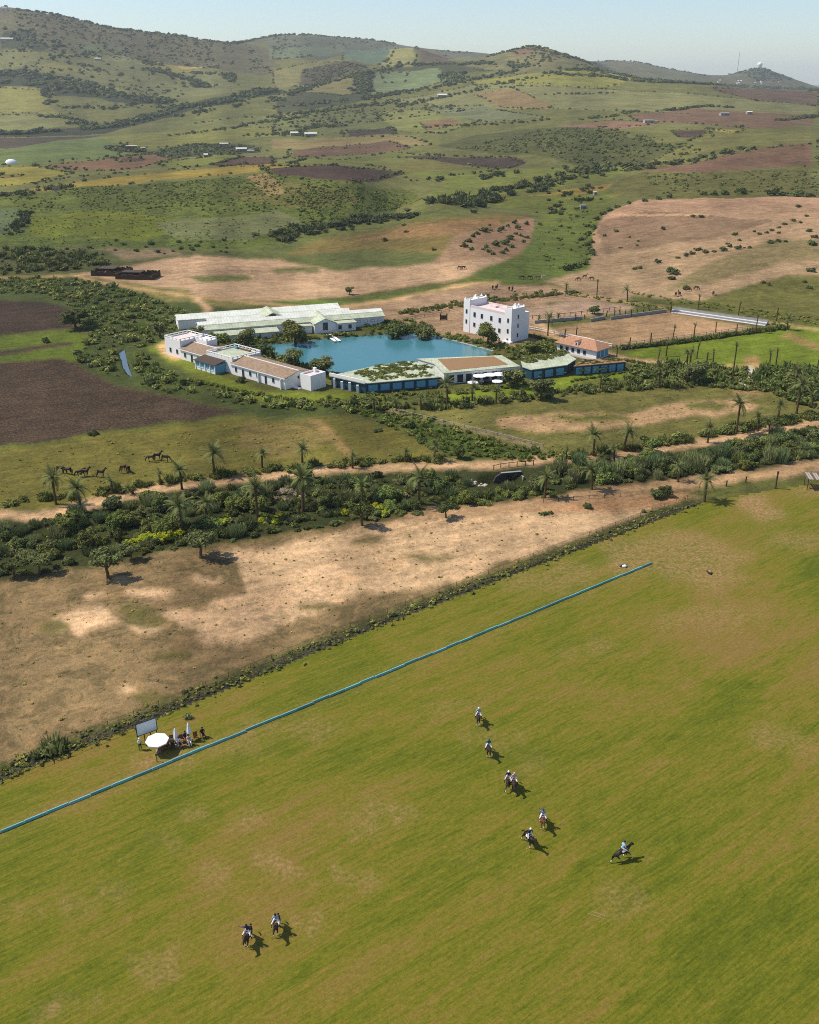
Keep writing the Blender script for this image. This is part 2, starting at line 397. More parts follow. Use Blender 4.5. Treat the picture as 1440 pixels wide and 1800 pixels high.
for (cx, cy, rx, ry) in ((95,1100,26,14),(250,1090,40,12),(270,1225,42,12),(230,1075,30,10),(300,1150,40,10),(650,950,30,7),(700,905,40,5),(560,1062,40,8),(760,980,50,6)):
    field([(cx + rx * math.cos(t), cy + ry * math.sin(t)) for t in np.linspace(0, 6.28, 12)[:-1]], (98,92,46), .45, k=.75)
# ---- polo ground: everything this side of the fence
pl = [(p.x, p.y) for p in GL(FENCE_LINE)]
polo_poly = GP(FENCE_LINE + [(1250,884),(1330,868),(1440,852),(1900,800),(2600,1300),(3600,2600),(-2600,2600),(-900,1760)], 60)
m = inside(polo_poly, XX, YY); 
m |= (YY < 60)
setcol(m, (118, 120, 34), 0, 0, POLO)
TX[..., 2] = 0
# bare earth showing through the turf (stored as its own mask)
def bare(pts, amt):
    poly = GP(pts, 12); mm = inside(poly, JX + (fbm(XX / 2.5, YY / 2.5, 91, 3) - .5) * 5, JY + (fbm(XX / 2.5, YY / 2.5, 95, 3) - .5) * 7) & (CL == POLO)
    TX[mm, 2] = np.maximum(TX[mm, 2], amt)
def ell(cx, cy, rx, ry, k=10): return [(cx + rx * math.cos(t), cy + ry * math.sin(t)) for t in np.linspace(0, 2 * math.pi, k + 1)[:-1]]
bare([(1270,872),(1330,852),(1345,880),(1380,905),(1350,912),(1300,893)], .8)
bare([(1320,845),(1440,822),(1500,850),(1440,866),(1350,862)], .8)
for (cx, cy, rx, ry, a) in ((1190,975,130,34,.5),(1130,1000,60,14,.45),(1240,1018,80,14,.55),(1020,1000,60,14,.35),(950,1025,90,16,.35),(1400,945,60,14,.4),(1250,1085,110,20,.3),(690,1442,16,6,.75),(620,1480,14,7,.75),(628,1530,22,8,.7),(430,1443,30,12,.45),(350,1435,20,8,.5),
        (555,1600,24,12,.5),(480,1530,50,14,.5),(370,1545,40,12,.35),(95,1765,30,14,.65),(130,1750,40,12,.4),(270,1480,40,12,.35),(780,1250,60,12,.3),(950,1342,30,7,.35),(420,1320,60,10,.35),(290,1335,70,12,.55),(330,1305,50,10,.5),(1125,1492,14,5,.5),(640,1440,40,14,.35),(700,1420,60,14,.3),(30,1610,40,14,.35),(150,1580,70,16,.3),(270,1690,50,16,.35),
        (1110,1580,60,12,.25),(500,1290,90,12,.3),(1030,1140,50,12,.3),(1380,1300,60,14,.3),(830,1500,16,6,.35),(860,1300,60,20,.2)):
    bare(ell(cx, cy, rx, ry), a)
bp = [(BOARD_A.x, BOARD_A.y), (BOARD_B.x, BOARD_B.y)]
mm = (line_dist(bp, XX, YY) < .6) & (CL == POLO); TX[mm, 2] = np.maximum(TX[mm, 2], .3)
# ---- the ditch along the fence
i0, i1 = np.searchsorted(GY, [50, 260])
dd = np.full(shape, 1e9); dd[i0:i1] = line_dist(pl, XX[i0:i1], YY[i0:i1])
setcol((dd < 2.6) & ~m, (96, 92, 50), .8, .3, GROUND); setcol(dd < 1.0, (62, 58, 50), .3, 1, GROUND)
# ---- tracks
SAND = (188, 152, 112)
road([(-120,925),(0,905),(90,908),(180,882),(300,856),(420,842),(560,828),(740,820),(870,816),(960,808),(1090,800),(1200,786),(1300,766),(1380,752),(1420,745),(1500,728)], 4.6, SAND)
road([(740,905),(900,891),(1050,868),(1200,850),(1330,835),(1440,816),(1600,790)], 5.5, (172,138,100))
road([(0,488),(80,486),(130,484),(180,497),(260,510),(330,520),(450,532),(600,548)], 4, (182,146,100))
road([(345,520),(352,530),(366,545),(360,555)], 3, SAND)
road([(940,560),(975,590),(1100,632),(1200,640)], 3.6, (196,160,116)); road([(1075,630),(1150,640),(1300,644),(1440,652)], 2.4, (190,158,108))
road([(985,514),(1100,530),(1250,552),(1440,580)], 3, (190,158,106))
road([(560,740),(590,770),(615,798)], 1.6, (150,122,74)); road([(545,738),(575,765),(605,795)], .9, (146,120,74))
road([(690,722),(800,748),(900,772),(955,788)], 1.6, (150,130,100))
road([(600,540),(700,526),(820,500),(870,497)], 5, (190,152,108))
road([(700,575),(830,540),(960,522),(1000,520)], 3.5, (160,130,98))
road([(1318,648),(1322,664),(1310,678)], 2.6, (215,205,190))
road([(0,660),(60,690),(110,740),(75,770)], .8, (74,60,46), None); road([(0,726),(100,700),(200,735)], .7, (72,58,45), None)
# ---- water bodies: the bed
lake_w = GP(LAKE); pond_w = GP(POND)
i0, i1 = np.searchsorted(GY, [200, 420])
m = np.zeros(shape, bool); m[i0:i1] = inside(lake_w, XX[i0:i1], YY[i0:i1]); setcol(m, (70, 100, 100), 0, 0, GROUND); ZZ[m] -= 1.6
m = np.zeros(shape, bool); m[i0:i1] = inside(pond_w, XX[i0:i1], YY[i0:i1]); setcol(m, (60, 66, 50), 0, 0, GROUND); ZZ[m] -= 1.2
# gentle unevenness of tone, field by field and within fields
tone = 1 + (fbm(XX / (YY * .04 + 3), YY / (YY * .1 + 3), 41, 5) - .5) * .8
CR *= tone[..., None]
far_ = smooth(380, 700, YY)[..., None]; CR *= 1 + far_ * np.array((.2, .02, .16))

a = TX[..., 2]
for _ in range(5):
    b = a.copy(); b[1:] += a[:-1]; b[:-1] += a[1:]; a = b / 3
    b = a.copy(); b[:, 1:] += a[:, :-1]; b[:, :-1] += a[:, 1:]; a = b / 3
TX[..., 2] = a * 1.5

def nodes(mat):
    mat.use_nodes = True
    nt = mat.node_tree
    return nt, nt.nodes['Principled BSDF'], nt.nodes, nt.links
def mth(nt, op, a, b=None, clamp=False):
    m = nt.nodes.new('ShaderNodeMath'); m.operation = op; m.use_clamp = clamp
    for i, v in enumerate((a, b)):
        if v is None: continue
        if hasattr(v, 'is_linked'): nt.links.new(v, m.inputs[i])
        else: m.inputs[i].default_value = v
    return m.outputs[0]
def noise_n(nt, vec, scale, detail=4, rough=.6, dist=0.0):
    t = nt.nodes.new('ShaderNodeTexNoise'); t.inputs['Scale'].default_value = scale; t.inputs['Detail'].default_value = detail
    t.inputs['Roughness'].default_value = rough; t.inputs['Distortion'].default_value = dist
    nt.links.new(vec, t.inputs['Vector']); return t.outputs['Fac']
def mixc(nt, fac, a, b, mode='MIX'):
    m = nt.nodes.new('ShaderNodeMix'); m.data_type = 'RGBA'; m.blend_type = mode
    for s, v in ((m.inputs[0], fac), (m.inputs[6], a), (m.inputs[7], b)):
        if hasattr(v, 'is_linked'): nt.links.new(v, s)
        elif isinstance(v, tuple): s.default_value = v + (1,) if len(v) == 3 else v
        else: s.default_value = v
    return m.outputs[2]
def rng_n(nt, v, a, b, c=0.0, d=1.0):
    m = nt.nodes.new('ShaderNodeMapRange'); m.interpolation_type = 'SMOOTHSTEP'
    nt.links.new(v, m.inputs[0]); m.inputs[1].default_value = a; m.inputs[2].default_value = b; m.inputs[3].default_value = c; m.inputs[4].default_value = d
    return m.outputs[0]
def attr_n(nt, name):
    a = nt.nodes.new('ShaderNodeAttribute'); a.attribute_name = name; return a
def geo_pos(nt): return nt.nodes.new('ShaderNodeNewGeometry').outputs['Position']

# open country: colour from the land survey, grain, tufts and clods from noise
mat_land = bpy.data.materials.new('open_land'); nt, bs, N, L = nodes(mat_land)
pos = geo_pos(nt); col = attr_n(nt, 'Cover').outputs['Color']; tx = attr_n(nt, 'Texture')
sep = N.new('ShaderNodeSeparateColor'); L.new(tx.outputs['Color'], sep.inputs[0])
scrub, plough = sep.outputs[0], sep.outputs[1]
n_big, n_mid, n_fine, n_clod = noise_n(nt, pos, .035, 5, .65), noise_n(nt, pos, .22, 5, .7, .6), noise_n(nt, pos, 1.1, 5, .75), noise_n(nt, pos, 3.4, 3, .7)
n_huge = noise_n(nt, pos, .011, 5, .7, .5)
def stretch(v, k): return mth(nt, 'MULTIPLY', rng_n(nt, v, .3, .7), k)
f = mth(nt, 'ADD', mth(nt, 'ADD', stretch(n_big, .32), stretch(n_huge, .3)), mth(nt, 'ADD', stretch(n_mid, .34), mth(nt, 'ADD', stretch(n_fine, .5), stretch(n_clod, .3))))
mpl = N.new('ShaderNodeMapping'); mpl.vector_type = 'TEXTURE'; mpl.inputs['Rotation'].default_value = (0, 0, R(24)); mpl.inputs['Scale'].default_value = (7, 1, 1); L.new(pos, mpl.inputs[0])
f = mth(nt, 'ADD', f, mth(nt, 'MULTIPLY', mth(nt, 'SUBTRACT', noise_n(nt, mpl.outputs[0], .5, 5, .7), .5), 1.1))
f = mth(nt, 'MAXIMUM', mth(nt, 'ADD', f, .12), .15)
val = mixc(nt, 1.0, col, f, 'MULTIPLY')
dry = mixc(nt, rng_n(nt, n_mid, .5, .72, 0, .35), val, mixc(nt, 1.0, val, (1.35, 1.12, .95), 'MULTIPLY'))
spots = rng_n(nt, noise_n(nt, pos, .16, 6, .75, 1.0), .5, .58)
spots2 = rng_n(nt, noise_n(nt, pos, .55, 5, .75), .54, .62)
sp = mth(nt, 'MULTIPLY', mth(nt, 'MAXIMUM', spots, mth(nt, 'MULTIPLY', spots2, .8)), scrub, True)
val = mixc(nt, mth(nt, 'MULTIPLY', sp, .8), dry, alb(52, 60, 32))
clods = rng_n(nt, noise_n(nt, pos, 1.7, 4, .8), .42, .62, .55, 1.5)
val = mixc(nt, plough, val, mixc(nt, 1.0, val, clods, 'MULTIPLY'))
L.new(val, bs.inputs['Base Color']); bs.inputs['Roughness'].default_value = .95; bs.inputs['Specular IOR Level'].default_value = .1
bmp = N.new('ShaderNodeBump'); bmp.inputs['Strength'].default_value = .6; bmp.inputs['Distance'].default_value = .5
L.new(mth(nt, 'ADD', n_fine, mth(nt, 'MULTIPLY', n_mid, 1.2)), bmp.inputs['Height']); L.new(bmp.outputs[0], bs.inputs['Normal'])

# polo turf: mown along the boards, worn and dry in places
mat_turf = bpy.data.materials.new('polo_turf'); nt, bs, N, L = nodes(mat_turf)
pos = geo_pos(nt)
ang = math.atan2(BOARD_B.y - BOARD_A.y, BOARD_B.x - BOARD_A.x)
mp = N.new('ShaderNodeMapping'); mp.vector_type = 'TEXTURE'; mp.inputs['Rotation'].default_value = (0, 0, ang); mp.inputs['Scale'].default_value = (9, 1, 1); L.new(pos, mp.inputs[0])
st = mp.outputs[0]
s1, s2, s3 = noise_n(nt, st, .22, 4, .6, .2), noise_n(nt, st, 1.1, 4, .7), noise_n(nt, pos, .026, 5, .62, .8)
fine, fine2 = noise_n(nt, pos, 2.2, 5, .8), noise_n(nt, pos, 7, 2, .7)
s4 = noise_n(nt, st, 3.6, 3, .75)
t = mth(nt, 'ADD', mth(nt, 'MULTIPLY', s1, .42), mth(nt, 'ADD', mth(nt, 'MULTIPLY', s2, .42), mth(nt, 'ADD', mth(nt, 'MULTIPLY', s4, .4), mth(nt, 'MULTIPLY', s3, .62))))
t = mth(nt, 'ADD', t, mth(nt, 'MULTIPLY', fine, .12))
rp = N.new('ShaderNodeValToRGB'); L.new(rng_n(nt, t, .71, 1.23), rp.inputs[0])
cr = rp.color_ramp
cr.elements[0].position = 0; cr.elements[0].color = alb(83, 94, 14) + (1,)
cr.elements[1].position = 1; cr.elements[1].color = alb(140, 112, 60) + (1,)
for p_, c_ in ((.3, (102, 107, 22)), (.52, (116, 114, 28)), (.75, (130, 114, 44))):
    e = cr.elements.new(p_); e.color = alb(*c_) + (1,)
g = mth(nt, 'ADD', mth(nt, 'MULTIPLY', fine, 1.1), mth(nt, 'ADD', mth(nt, 'MULTIPLY', fine2, .8), mth(nt, 'ADD', mth(nt, 'MULTIPLY', s4, .5), -.28)))
turf = mixc(nt, 1.0, rp.outputs[0], g, 'MULTIPLY')
sep = N.new('ShaderNodeSeparateColor'); L.new(attr_n(nt, 'Texture').outputs['Color'], sep.inputs[0])
bm_ = mth(nt, 'MULTIPLY', sep.outputs[2], rng_n(nt, noise_n(nt, pos, .9, 6, .8), .34, .66, .1, 1.1), True)
earth = mixc(nt, rng_n(nt, fine, .35, .65), alb(128, 100, 62), alb(186, 148, 104))
L.new(mixc(nt, bm_, turf, earth), bs.inputs['Base Color']); bs.inputs['Roughness'].default_value = .9; bs.inputs['Specular IOR Level'].default_value = .15
bmp = N.new('ShaderNodeBump'); bmp.inputs['Strength'].default_value = .5; bmp.inputs['Distance'].default_value = .12
L.new(fine, bmp.inputs['Height']); L.new(bmp.outputs[0], bs.inputs['Normal'])

def build_land():
    nr, nc = shape
    fc = np.stack([CL[:-1, :-1], CL[:-1, 1:], CL[1:, :-1], CL[1:, 1:]], 0)
    fcl = np.where(fc.max(0) == POLO, fc.max(0), np.median(fc, 0).astype(np.int8))
    fcl = np.where((fc == POLO).any(0), POLO, np.where((fc == TRACK).sum(0) >= 2, TRACK, fc[0]))
    idx = np.arange(nr * nc).reshape(nr, nc)
    quads = np.stack([idx[:-1, :-1], idx[:-1, 1:], idx[1:, 1:], idx[1:, :-1]], -1)
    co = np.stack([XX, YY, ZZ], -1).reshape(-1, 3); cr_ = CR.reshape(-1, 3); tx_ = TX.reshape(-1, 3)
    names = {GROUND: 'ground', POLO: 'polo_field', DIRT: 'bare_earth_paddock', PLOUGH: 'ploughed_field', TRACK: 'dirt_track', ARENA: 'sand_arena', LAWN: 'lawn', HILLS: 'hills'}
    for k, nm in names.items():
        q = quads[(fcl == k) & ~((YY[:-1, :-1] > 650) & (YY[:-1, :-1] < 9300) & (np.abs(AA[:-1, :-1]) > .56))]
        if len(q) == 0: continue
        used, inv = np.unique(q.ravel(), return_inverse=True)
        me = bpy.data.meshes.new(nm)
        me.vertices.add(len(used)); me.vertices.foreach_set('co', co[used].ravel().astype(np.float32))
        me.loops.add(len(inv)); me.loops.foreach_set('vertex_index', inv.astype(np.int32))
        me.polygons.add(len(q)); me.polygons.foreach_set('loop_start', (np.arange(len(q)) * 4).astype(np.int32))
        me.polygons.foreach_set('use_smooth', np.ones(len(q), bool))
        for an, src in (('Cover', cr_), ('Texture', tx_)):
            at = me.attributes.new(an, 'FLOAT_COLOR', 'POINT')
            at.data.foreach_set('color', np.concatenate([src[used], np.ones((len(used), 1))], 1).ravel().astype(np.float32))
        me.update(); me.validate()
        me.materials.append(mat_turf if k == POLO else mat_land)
        o = bpy.data.objects.new(nm, me); COL.objects.link(o); o['kind'] = 'structure'
build_land()

# water
def water(name, outline, z, colour, rough):
    bm = bmesh.new()
    vs = [bm.verts.new((x, y, z)) for x, y in outline]
    f = bm.faces.new(vs); f.normal_update()
    if f.normal.z < 0: f.normal_flip()
    me = bpy.data.meshes.new(name); bm.to_mesh(me); bm.free()
    mat = bpy.data.materials.new(name + '_water'); nt, bs, N, L = nodes(mat)
    pos = geo_pos(nt)
    L.new(mixc(nt, noise_n(nt, pos, .06, 3), colour, tuple(c * 1.2 for c in colour)), bs.inputs['Base Color'])
    bs.inputs['Roughness'].default_value = rough; bs.inputs['IOR'].default_value = 1.33
    b = N.new('ShaderNodeBump'); b.inputs['Strength'].default_value = .25; b.inputs['Distance'].default_value = .1
    L.new(noise_n(nt, pos, 1.6, 4, .7), b.inputs['Height']); L.new(b.outputs[0], bs.inputs['Normal'])
    me.materials.append(mat)
    o = bpy.data.objects.new(name, me); COL.objects.link(o); o['kind'] = 'structure'
def grow(poly, k):
    cx = sum(p[0] for p in poly) / len(poly); cy = sum(p[1] for p in poly) / len(poly)
    return [(cx + (x - cx) * k, cy + (y - cy) * k) for x, y in poly]
water('lake', grow(lake_w, 1.012), -.35, alb(68, 122, 130), .12)
water('pond', grow(pond_w, 1.02), -.3, alb(84, 100, 108), .03)

# haze: the air between here and the hills
bm = bmesh.new(); bmesh.ops.create_cube(bm, size=1)
me = bpy.data.meshes.new('haze'); bm.to_mesh(me); bm.free()
hz = bpy.data.objects.new('haze', me); COL.objects.link(hz); hz['kind'] = 'stuff'
zlo, zhi = float(ZZ.min()) - 1.2, float(ZZ.max()) + 25
hz.scale = (27000, 17600, zhi - zlo); hz.location = (0, 8700, (zlo + zhi) / 2)
mat = bpy.data.materials.new('haze'); mat.use_nodes = True; nt = mat.node_tree; nt.nodes.clear()
vo = nt.nodes.new('ShaderNodeVolumePrincipled'); out = nt.nodes.new('ShaderNodeOutputMaterial')
vo.inputs['Color'].default_value = (.86, .94, 1, 1); vo.inputs['Density'].default_value = 0.000065; vo.inputs['Anisotropy'].default_value = .2
nt.links.new(vo.outputs[0], out.inputs['Volume']); me.materials.append(mat)
# ================================================================== helpers for things
def tag(o, label=None, cat=None, group=None, kind=None):
    if label: o['label'] = label
    if cat: o['category'] = cat
    if group: o['group'] = group
    if kind or cat: o['kind'] = kind or 'thing'
    return o
def link(name, me, mat=None, parent=None, loc=None, rz=None, sc=None):
    o = bpy.data.objects.new(name, me); COL.objects.link(o)
    if mat is not None and me is not None and len(me.materials) == 0: me.materials.append(mat)
    if parent is not None: o.parent = parent
    if loc is not None: o.location = loc
    if rz is not None: o.rotation_euler = (0, 0, rz)
    if sc is not None: o.scale = (sc, sc, sc) if not isinstance(sc, (tuple, list)) else sc
    return o
def empty(name, loc, rz=0):
    o = bpy.data.objects.new(name, None); COL.objects.link(o); o.location = loc; o.rotation_euler = (0, 0, rz); o.empty_display_size = .3
    return o
def mesh_np(name, V, F, tint=None, smooth_=False):            # F: (n,4) or (n,3)
    V = np.asarray(V, np.float32).reshape(-1, 3); F = np.asarray(F, np.int32); k = F.shape[1]
    me = bpy.data.meshes.new(name)
    me.vertices.add(len(V)); me.vertices.foreach_set('co', V.ravel())
    me.loops.add(F.size); me.loops.foreach_set('vertex_index', F.ravel())
    me.polygons.add(len(F)); me.polygons.foreach_set('loop_start', (np.arange(len(F)) * k).astype(np.int32))
    if smooth_: me.polygons.foreach_set('use_smooth', np.ones(len(F), bool))
    if tint is not None:
        at = me.attributes.new('Tint', 'FLOAT_COLOR', 'POINT')
        at.data.foreach_set('color', np.concatenate([tint, np.ones((len(V), 1))], 1).ravel().astype(np.float32))
    me.update(); me.validate()
    return me
ORD = ['first', 'second', 'third', 'fourth', 'fifth', 'sixth', 'seventh', 'eighth', 'ninth', 'tenth', 'eleventh', 'twelfth', 'thirteenth', 'fourteenth', 'fifteenth', 'sixteenth', 'seventeenth', 'eighteenth', 'nineteenth', 'twentieth']

# ---- foliage materials
LEAF = 2.35                                      # a crown looks darker than its leaves: they shade one another
def foliage_mat(name, base, var=.5, hue=.03, trans=.15):
    mat = bpy.data.materials.new(name); nt, bs, N, L = nodes(mat)
    oi = N.new('ShaderNodeObjectInfo'); at = attr_n(nt, 'Tint')
    hs = N.new('ShaderNodeHueSaturation'); hs.inputs['Color'].default_value = (alb(*base, LEAF) if base[0] < 250 else (1, 1, 1)) + (1,)
    L.new(mth(nt, 'ADD', mth(nt, 'MULTIPLY', mth(nt, 'SUBTRACT', oi.outputs['Random'], .5), hue), .5), hs.inputs['Hue'])
    L.new(mth(nt, 'ADD', mth(nt, 'MULTIPLY', oi.outputs['Random'], var), 1 - var / 2), hs.inputs['Value'])
    c = mixc(nt, 1.0, hs.outputs[0], at.outputs['Color'], 'MULTIPLY')
    L.new(c, bs.inputs['Base Color']); bs.inputs['Roughness'].default_value = .75; bs.inputs['Specular IOR Level'].default_value = .08
    tr = N.new('ShaderNodeBsdfTranslucent'); L.new(c, tr.inputs['Color'])
    mx = N.new('ShaderNodeMixShader'); mx.inputs[0].default_value = trans
    L.new(bs.outputs[0], mx.inputs[1]); L.new(tr.outputs[0], mx.inputs[2])
    L.new(mx.outputs[0], N['Material Output'].inputs['Surface'])
    return mat
M_SHRUB = foliage_mat('shrub_leaves', (82, 88, 44), .55, .05)
M_OLIVE = foliage_mat('olive_leaves', (78, 84, 50), .35, .03)
M_DARK = foliage_mat('dark_leaves', (62, 70, 38), .5, .04)
M_YELLOW = foliage_mat('yellow_flowering_leaves', (124, 128, 34), .4, .03)
M_PALM = foliage_mat('palm_fronds', (78, 82, 46), .35, .03)
M_REED = foliage_mat('reed_blades', (104, 106, 70), .4, .03)
M_TAM = foliage_mat('tamarisk_sprays', (84, 92, 60), .4, .04)
M_STUFF = foliage_mat('undergrowth_leaves', (255, 255, 255), 0, 0)
def plain(name, rgb, rough=.8, spec=.2, var=.18, scale=1.2, metal=0, k=1.1):
    mat = bpy.data.materials.new(name); nt, bs, N, L = nodes(mat)
    tc = N.new('ShaderNodeTexCoord'); c = alb(*rgb, k)
    n_ = noise_n(nt, tc.outputs['Object'], scale, 5, .65)
    L.new(mixc(nt, n_, tuple(v * (1 - var) for v in c), tuple(min(.9, v * (1 + var)) for v in c)), bs.inputs['Base Color'])
    bs.inputs['Roughness'].default_value = rough; bs.inputs['Specular IOR Level'].default_value = spec; bs.inputs['Metallic'].default_value = metal
    return mat
M_BARK = plain('bark', (98, 80, 58), .9, .1, .35, 4)
M_PTRUNK = plain('palm_trunk', (92, 74, 54), .95, .1, .4, 6)

# ---- leaf masses: small leaf faces spread through blobs
def leaf_cloud(blobs, n, size, seed, shell=.55, up=.25):
    """blobs: (cx,cy,cz,rx,ry,rz). Returns quads V,F and a tint per vertex."""
    r = np.random.default_rng(seed)
    B = np.array(blobs); w = (B[:, 3] * B[:, 4] + B[:, 3] * B[:, 5] + B[:, 4] * B[:, 5]); w = w / w.sum()
    k = r.choice(len(B), n, p=w)
    d = r.normal(size=(n, 3)); d /= np.linalg.norm(d, axis=1)[:, None]; d[:, 2] = np.where(d[:, 2] < -.35, -d[:, 2], d[:, 2])
    rad = 1 - shell * r.random(n) ** 2.2
    c = B[k, :3] + d * B[k, 3:6] * rad[:, None]
    nrm = d + r.normal(size=(n, 3)) * .55 + np.array((0, 0, up)); nrm /= np.linalg.norm(nrm, axis=1)[:, None]
    t = np.cross(nrm, r.normal(size=(n, 3))); t /= np.linalg.norm(t, axis=1)[:, None]; b = np.cross(nrm, t)
    s = size * (.6 + .9 * r.random(n))[:, None]; e = (.5 + .5 * r.random(n))[:, None]
    V = np.stack([c - t * s, c - b * s * e * .6, c + t * s, c + b * s * e * .6], 1)
    F = np.arange(4 * n).reshape(n, 4)
    tn = (.62 + .7 * r.random(n))[:, None] * np.stack([.9 + .25 * r.random(n), np.ones(n), .85 + .2 * r.random(n)], 1)
    return V.reshape(-1, 3), F, np.repeat(tn, 4, 0)
def core(blobs, k=.72, seg=7, tint=.45):                       # darker inner shell so that the mass is not see-through
    Vs, Fs, o = [], [], 0
    for (cx, cy, cz, rx, ry, rz) in blobs:
        th = np.linspace(0, 2 * math.pi, seg + 1)[:-1]; ph = np.array((-.5, .15, .75, 1.25))
        V = np.array([(cx + rx * k * math.cos(p) * math.cos(a), cy + ry * k * math.cos(p) * math.sin(a), cz + rz * k * math.sin(p)) for p in ph for a in th])
        F = [(o + i * seg + j, o + i * seg + (j + 1) % seg, o + (i + 1) * seg + (j + 1) % seg, o + (i + 1) * seg + j) for i in range(3) for j in range(seg)]
        Vs.append(V); Fs += F; o += len(V)
    V = np.concatenate(Vs); return V, np.array(Fs), np.full((len(V), 3), tint)
def cat(parts):
    V, F, T, o = [], [], [], 0
    for v, f, t in parts:
        V.append(v); F.append(f + o); T.append(t); o += len(v)
    return np.concatenate(V), np.concatenate(F), np.concatenate(T)
def shrub_mesh(seed, n=520, tall=1.0, size=.085):
    r = np.random.default_rng(seed)
    bl = [(0, 0, .5 * tall, .75, .75, .55 * tall)]
    for _ in range(10):
        a = r.random() * 6.28; d = .25 + .65 * r.random(); q = .18 + .26 * r.random() ** 1.5
        bl.append((d * math.cos(a), d * math.sin(a), (.2 + .8 * r.random() * (1.1 - .5 * d)) * tall, q, q, q * tall * (.7 + .9 * r.random())))
    return mesh_np('shrub', *cat([core(bl), leaf_cloud(bl, n, size, seed)]))
SHRUBS = [shrub_mesh(s, 1500, .6 + .7 * (s % 4) / 3) for s in range(9)]
BUSH_LOW = [shrub_mesh(40 + s, 170, .8 + .2 * (s % 3), .2) for s in range(5)]

def reed_mesh(seed, n=420):
    r = np.random.default_rng(seed); V, F, T = [], [], []
    for i in range(n):
        a = r.random() * 6.28; d = .75 * math.sqrt(r.random()); x, y = d * math.cos(a), d * math.sin(a); h = (.7 + .7 * r.random()) * (1.15 - .35 * d)
        lean = np.array((x, y)) * .35 + r.normal(size=2) * .12; b = r.random() * 6.28; w = .016 + .016 * r.random(); wx, wy = w * math.cos(b), w * math.sin(b); o = len(V)
        mx, my = x + lean[0] * .4, y + lean[1] * .4; tx_, ty_ = x + lean[0], y + lean[1]
        V += [(x - wx, y - wy, 0), (x + wx, y + wy, 0), (mx + wx * 1.5, my + wy * 1.5, h * .6), (mx - wx * 1.5, my - wy * 1.5, h * .6), (tx_ + wx * .4, ty_ + wy * .4, h), (tx_ - wx * .4, ty_ - wy * .4, h)]
        F += [(o, o + 1, o + 2, o + 3), (o + 3, o + 2, o + 4, o + 5)]; t = .7 + .6 * r.random(); T += [(t, t, t * .95)] * 6
    return mesh_np('reeds', *cat([core([(0, 0, .35, .6, .6, .45)], .8, 7, .5), (np.array(V), np.array(F), np.array(T))]))
REEDS = [reed_mesh(80 + s) for s in range(4)]
def tube(bm, path, radii, seg=7, cap=True):
    rings = []
    for i, p in enumerate(path):
        p = Vector(p)
        d = (Vector(path[min(i + 1, len(path) - 1)]) - Vector(path[max(i - 1, 0)])).normalized()
        a = d.orthogonal().normalized() if abs(d.z) < .9 else Vector((1, 0, 0)); a = (a - d * a.dot(d)).normalized(); b = d.cross(a)
        rings.append([bm.verts.new(p + (a * math.cos(2 * math.pi * k / seg) + b * math.sin(2 * math.pi * k / seg)) * radii[i]) for k in range(seg)])
    for r0, r1 in zip(rings[:-1], rings[1:]):
        for k in range(seg): bm.faces.new((r0[k], r0[(k + 1) % seg], r1[(k + 1) % seg], r1[k]))
    if cap:
        bm.faces.new(rings[-1]); bm.faces.new(rings[0][::-1])
def bm_mesh(bm, name, sm=False):
    me = bpy.data.meshes.new(name); bmesh.ops.recalc_face_normals(bm, faces=bm.faces)
    if sm:
        for f in bm.faces: f.smooth = True
    bm.to_mesh(me); bm.free(); return me

# ---- palms: trunk, then fronds (each frond an own leaf with its leaflets)
def frond_mesh(L_=1.0, droop=.5, nl=11, seed=0, width=.2):
    r = np.random.default_rng(seed); V, F = [], []
    def rach(t): return Vector((L_ * t * (1 - .12 * t * droop), 0, L_ * (.42 * t - (.30 + .55 * droop) * t * t)))
    for i in range(nl):                                          # midrib pieces
        a, b = rach(i / nl), rach((i + 1) / nl); w = .028 * (1 - .8 * i / nl)
        o = len(V); V += [a + Vector((0, w, 0)), a - Vector((0, w, 0)), b - Vector((0, w, 0)), b + Vector((0, w, 0))]; F.append((o, o + 1, o + 2, o + 3))
    for i in range(1, nl + 1):
        t = i / nl * .98; p = rach(t); q = rach(min(1, t + .02)); d = (q - p).normalized()
        ll = L_ * width * math.sin(min(1, .25 + t) * math.pi * .86) * (.9 + .2 * r.random()) + .04 * L_
        for s in (-1, 1):
            out = Vector((d.x * .75, s * .85, .28 + d.z * .6 - .25 * t)).normalized()
            tip = p + out * ll; tip.z -= ll * .22
            h = d * L_ * .036
            o = len(V); V += [p - h, p + h, tip + h * .5, tip - h * .3]; F.append((o, o + 1, o + 2, o + 3))
    V = np.array([tuple(v) for v in V]); T = np.repeat((.75 + .5 * r.random(len(V) // 4))[:, None], 4, 0) * np.ones(3)
    return V, np.array(F), T
FRONDS = [mesh_np('frond', *frond_mesh(1, d, 12, i)) for i, d in enumerate((.05, .35, .7, 1.05))]
def crown_mesh(seed, n, kind):
    r = np.random.default_rng(seed); parts = []
    for i in range(n):
        u = i / n
        if kind == 'date': el = R(80 - 86 * u ** .9 + r.normal() * 6); dr = .1 + .6 * u
        elif kind == 'tuft': el = R(82 - 45 * u + r.normal() * 8); dr = .05 + .4 * u
        else: el = R(60 - 150 * u); dr = .6
        a = i * 2.399 + r.normal() * .2; V, F, T = frond_mesh(1 * (.85 + .25 * r.random()), dr, 8, seed * 50 + i)
        ce, se, ca_, sa = math.cos(el - .3), math.sin(el - .3), math.cos(a), math.sin(a)
        x = V[:, 0] * ce - V[:, 2] * se; z = V[:, 0] * se + V[:, 2] * ce; y = V[:, 1]
        V = np.stack([x * ca_ - y * sa, x * sa + y * ca_, z], 1)
        parts.append((V, F, T * (1.0 if u < .8 else .8)))
    return mesh_np('crown', *cat(parts))
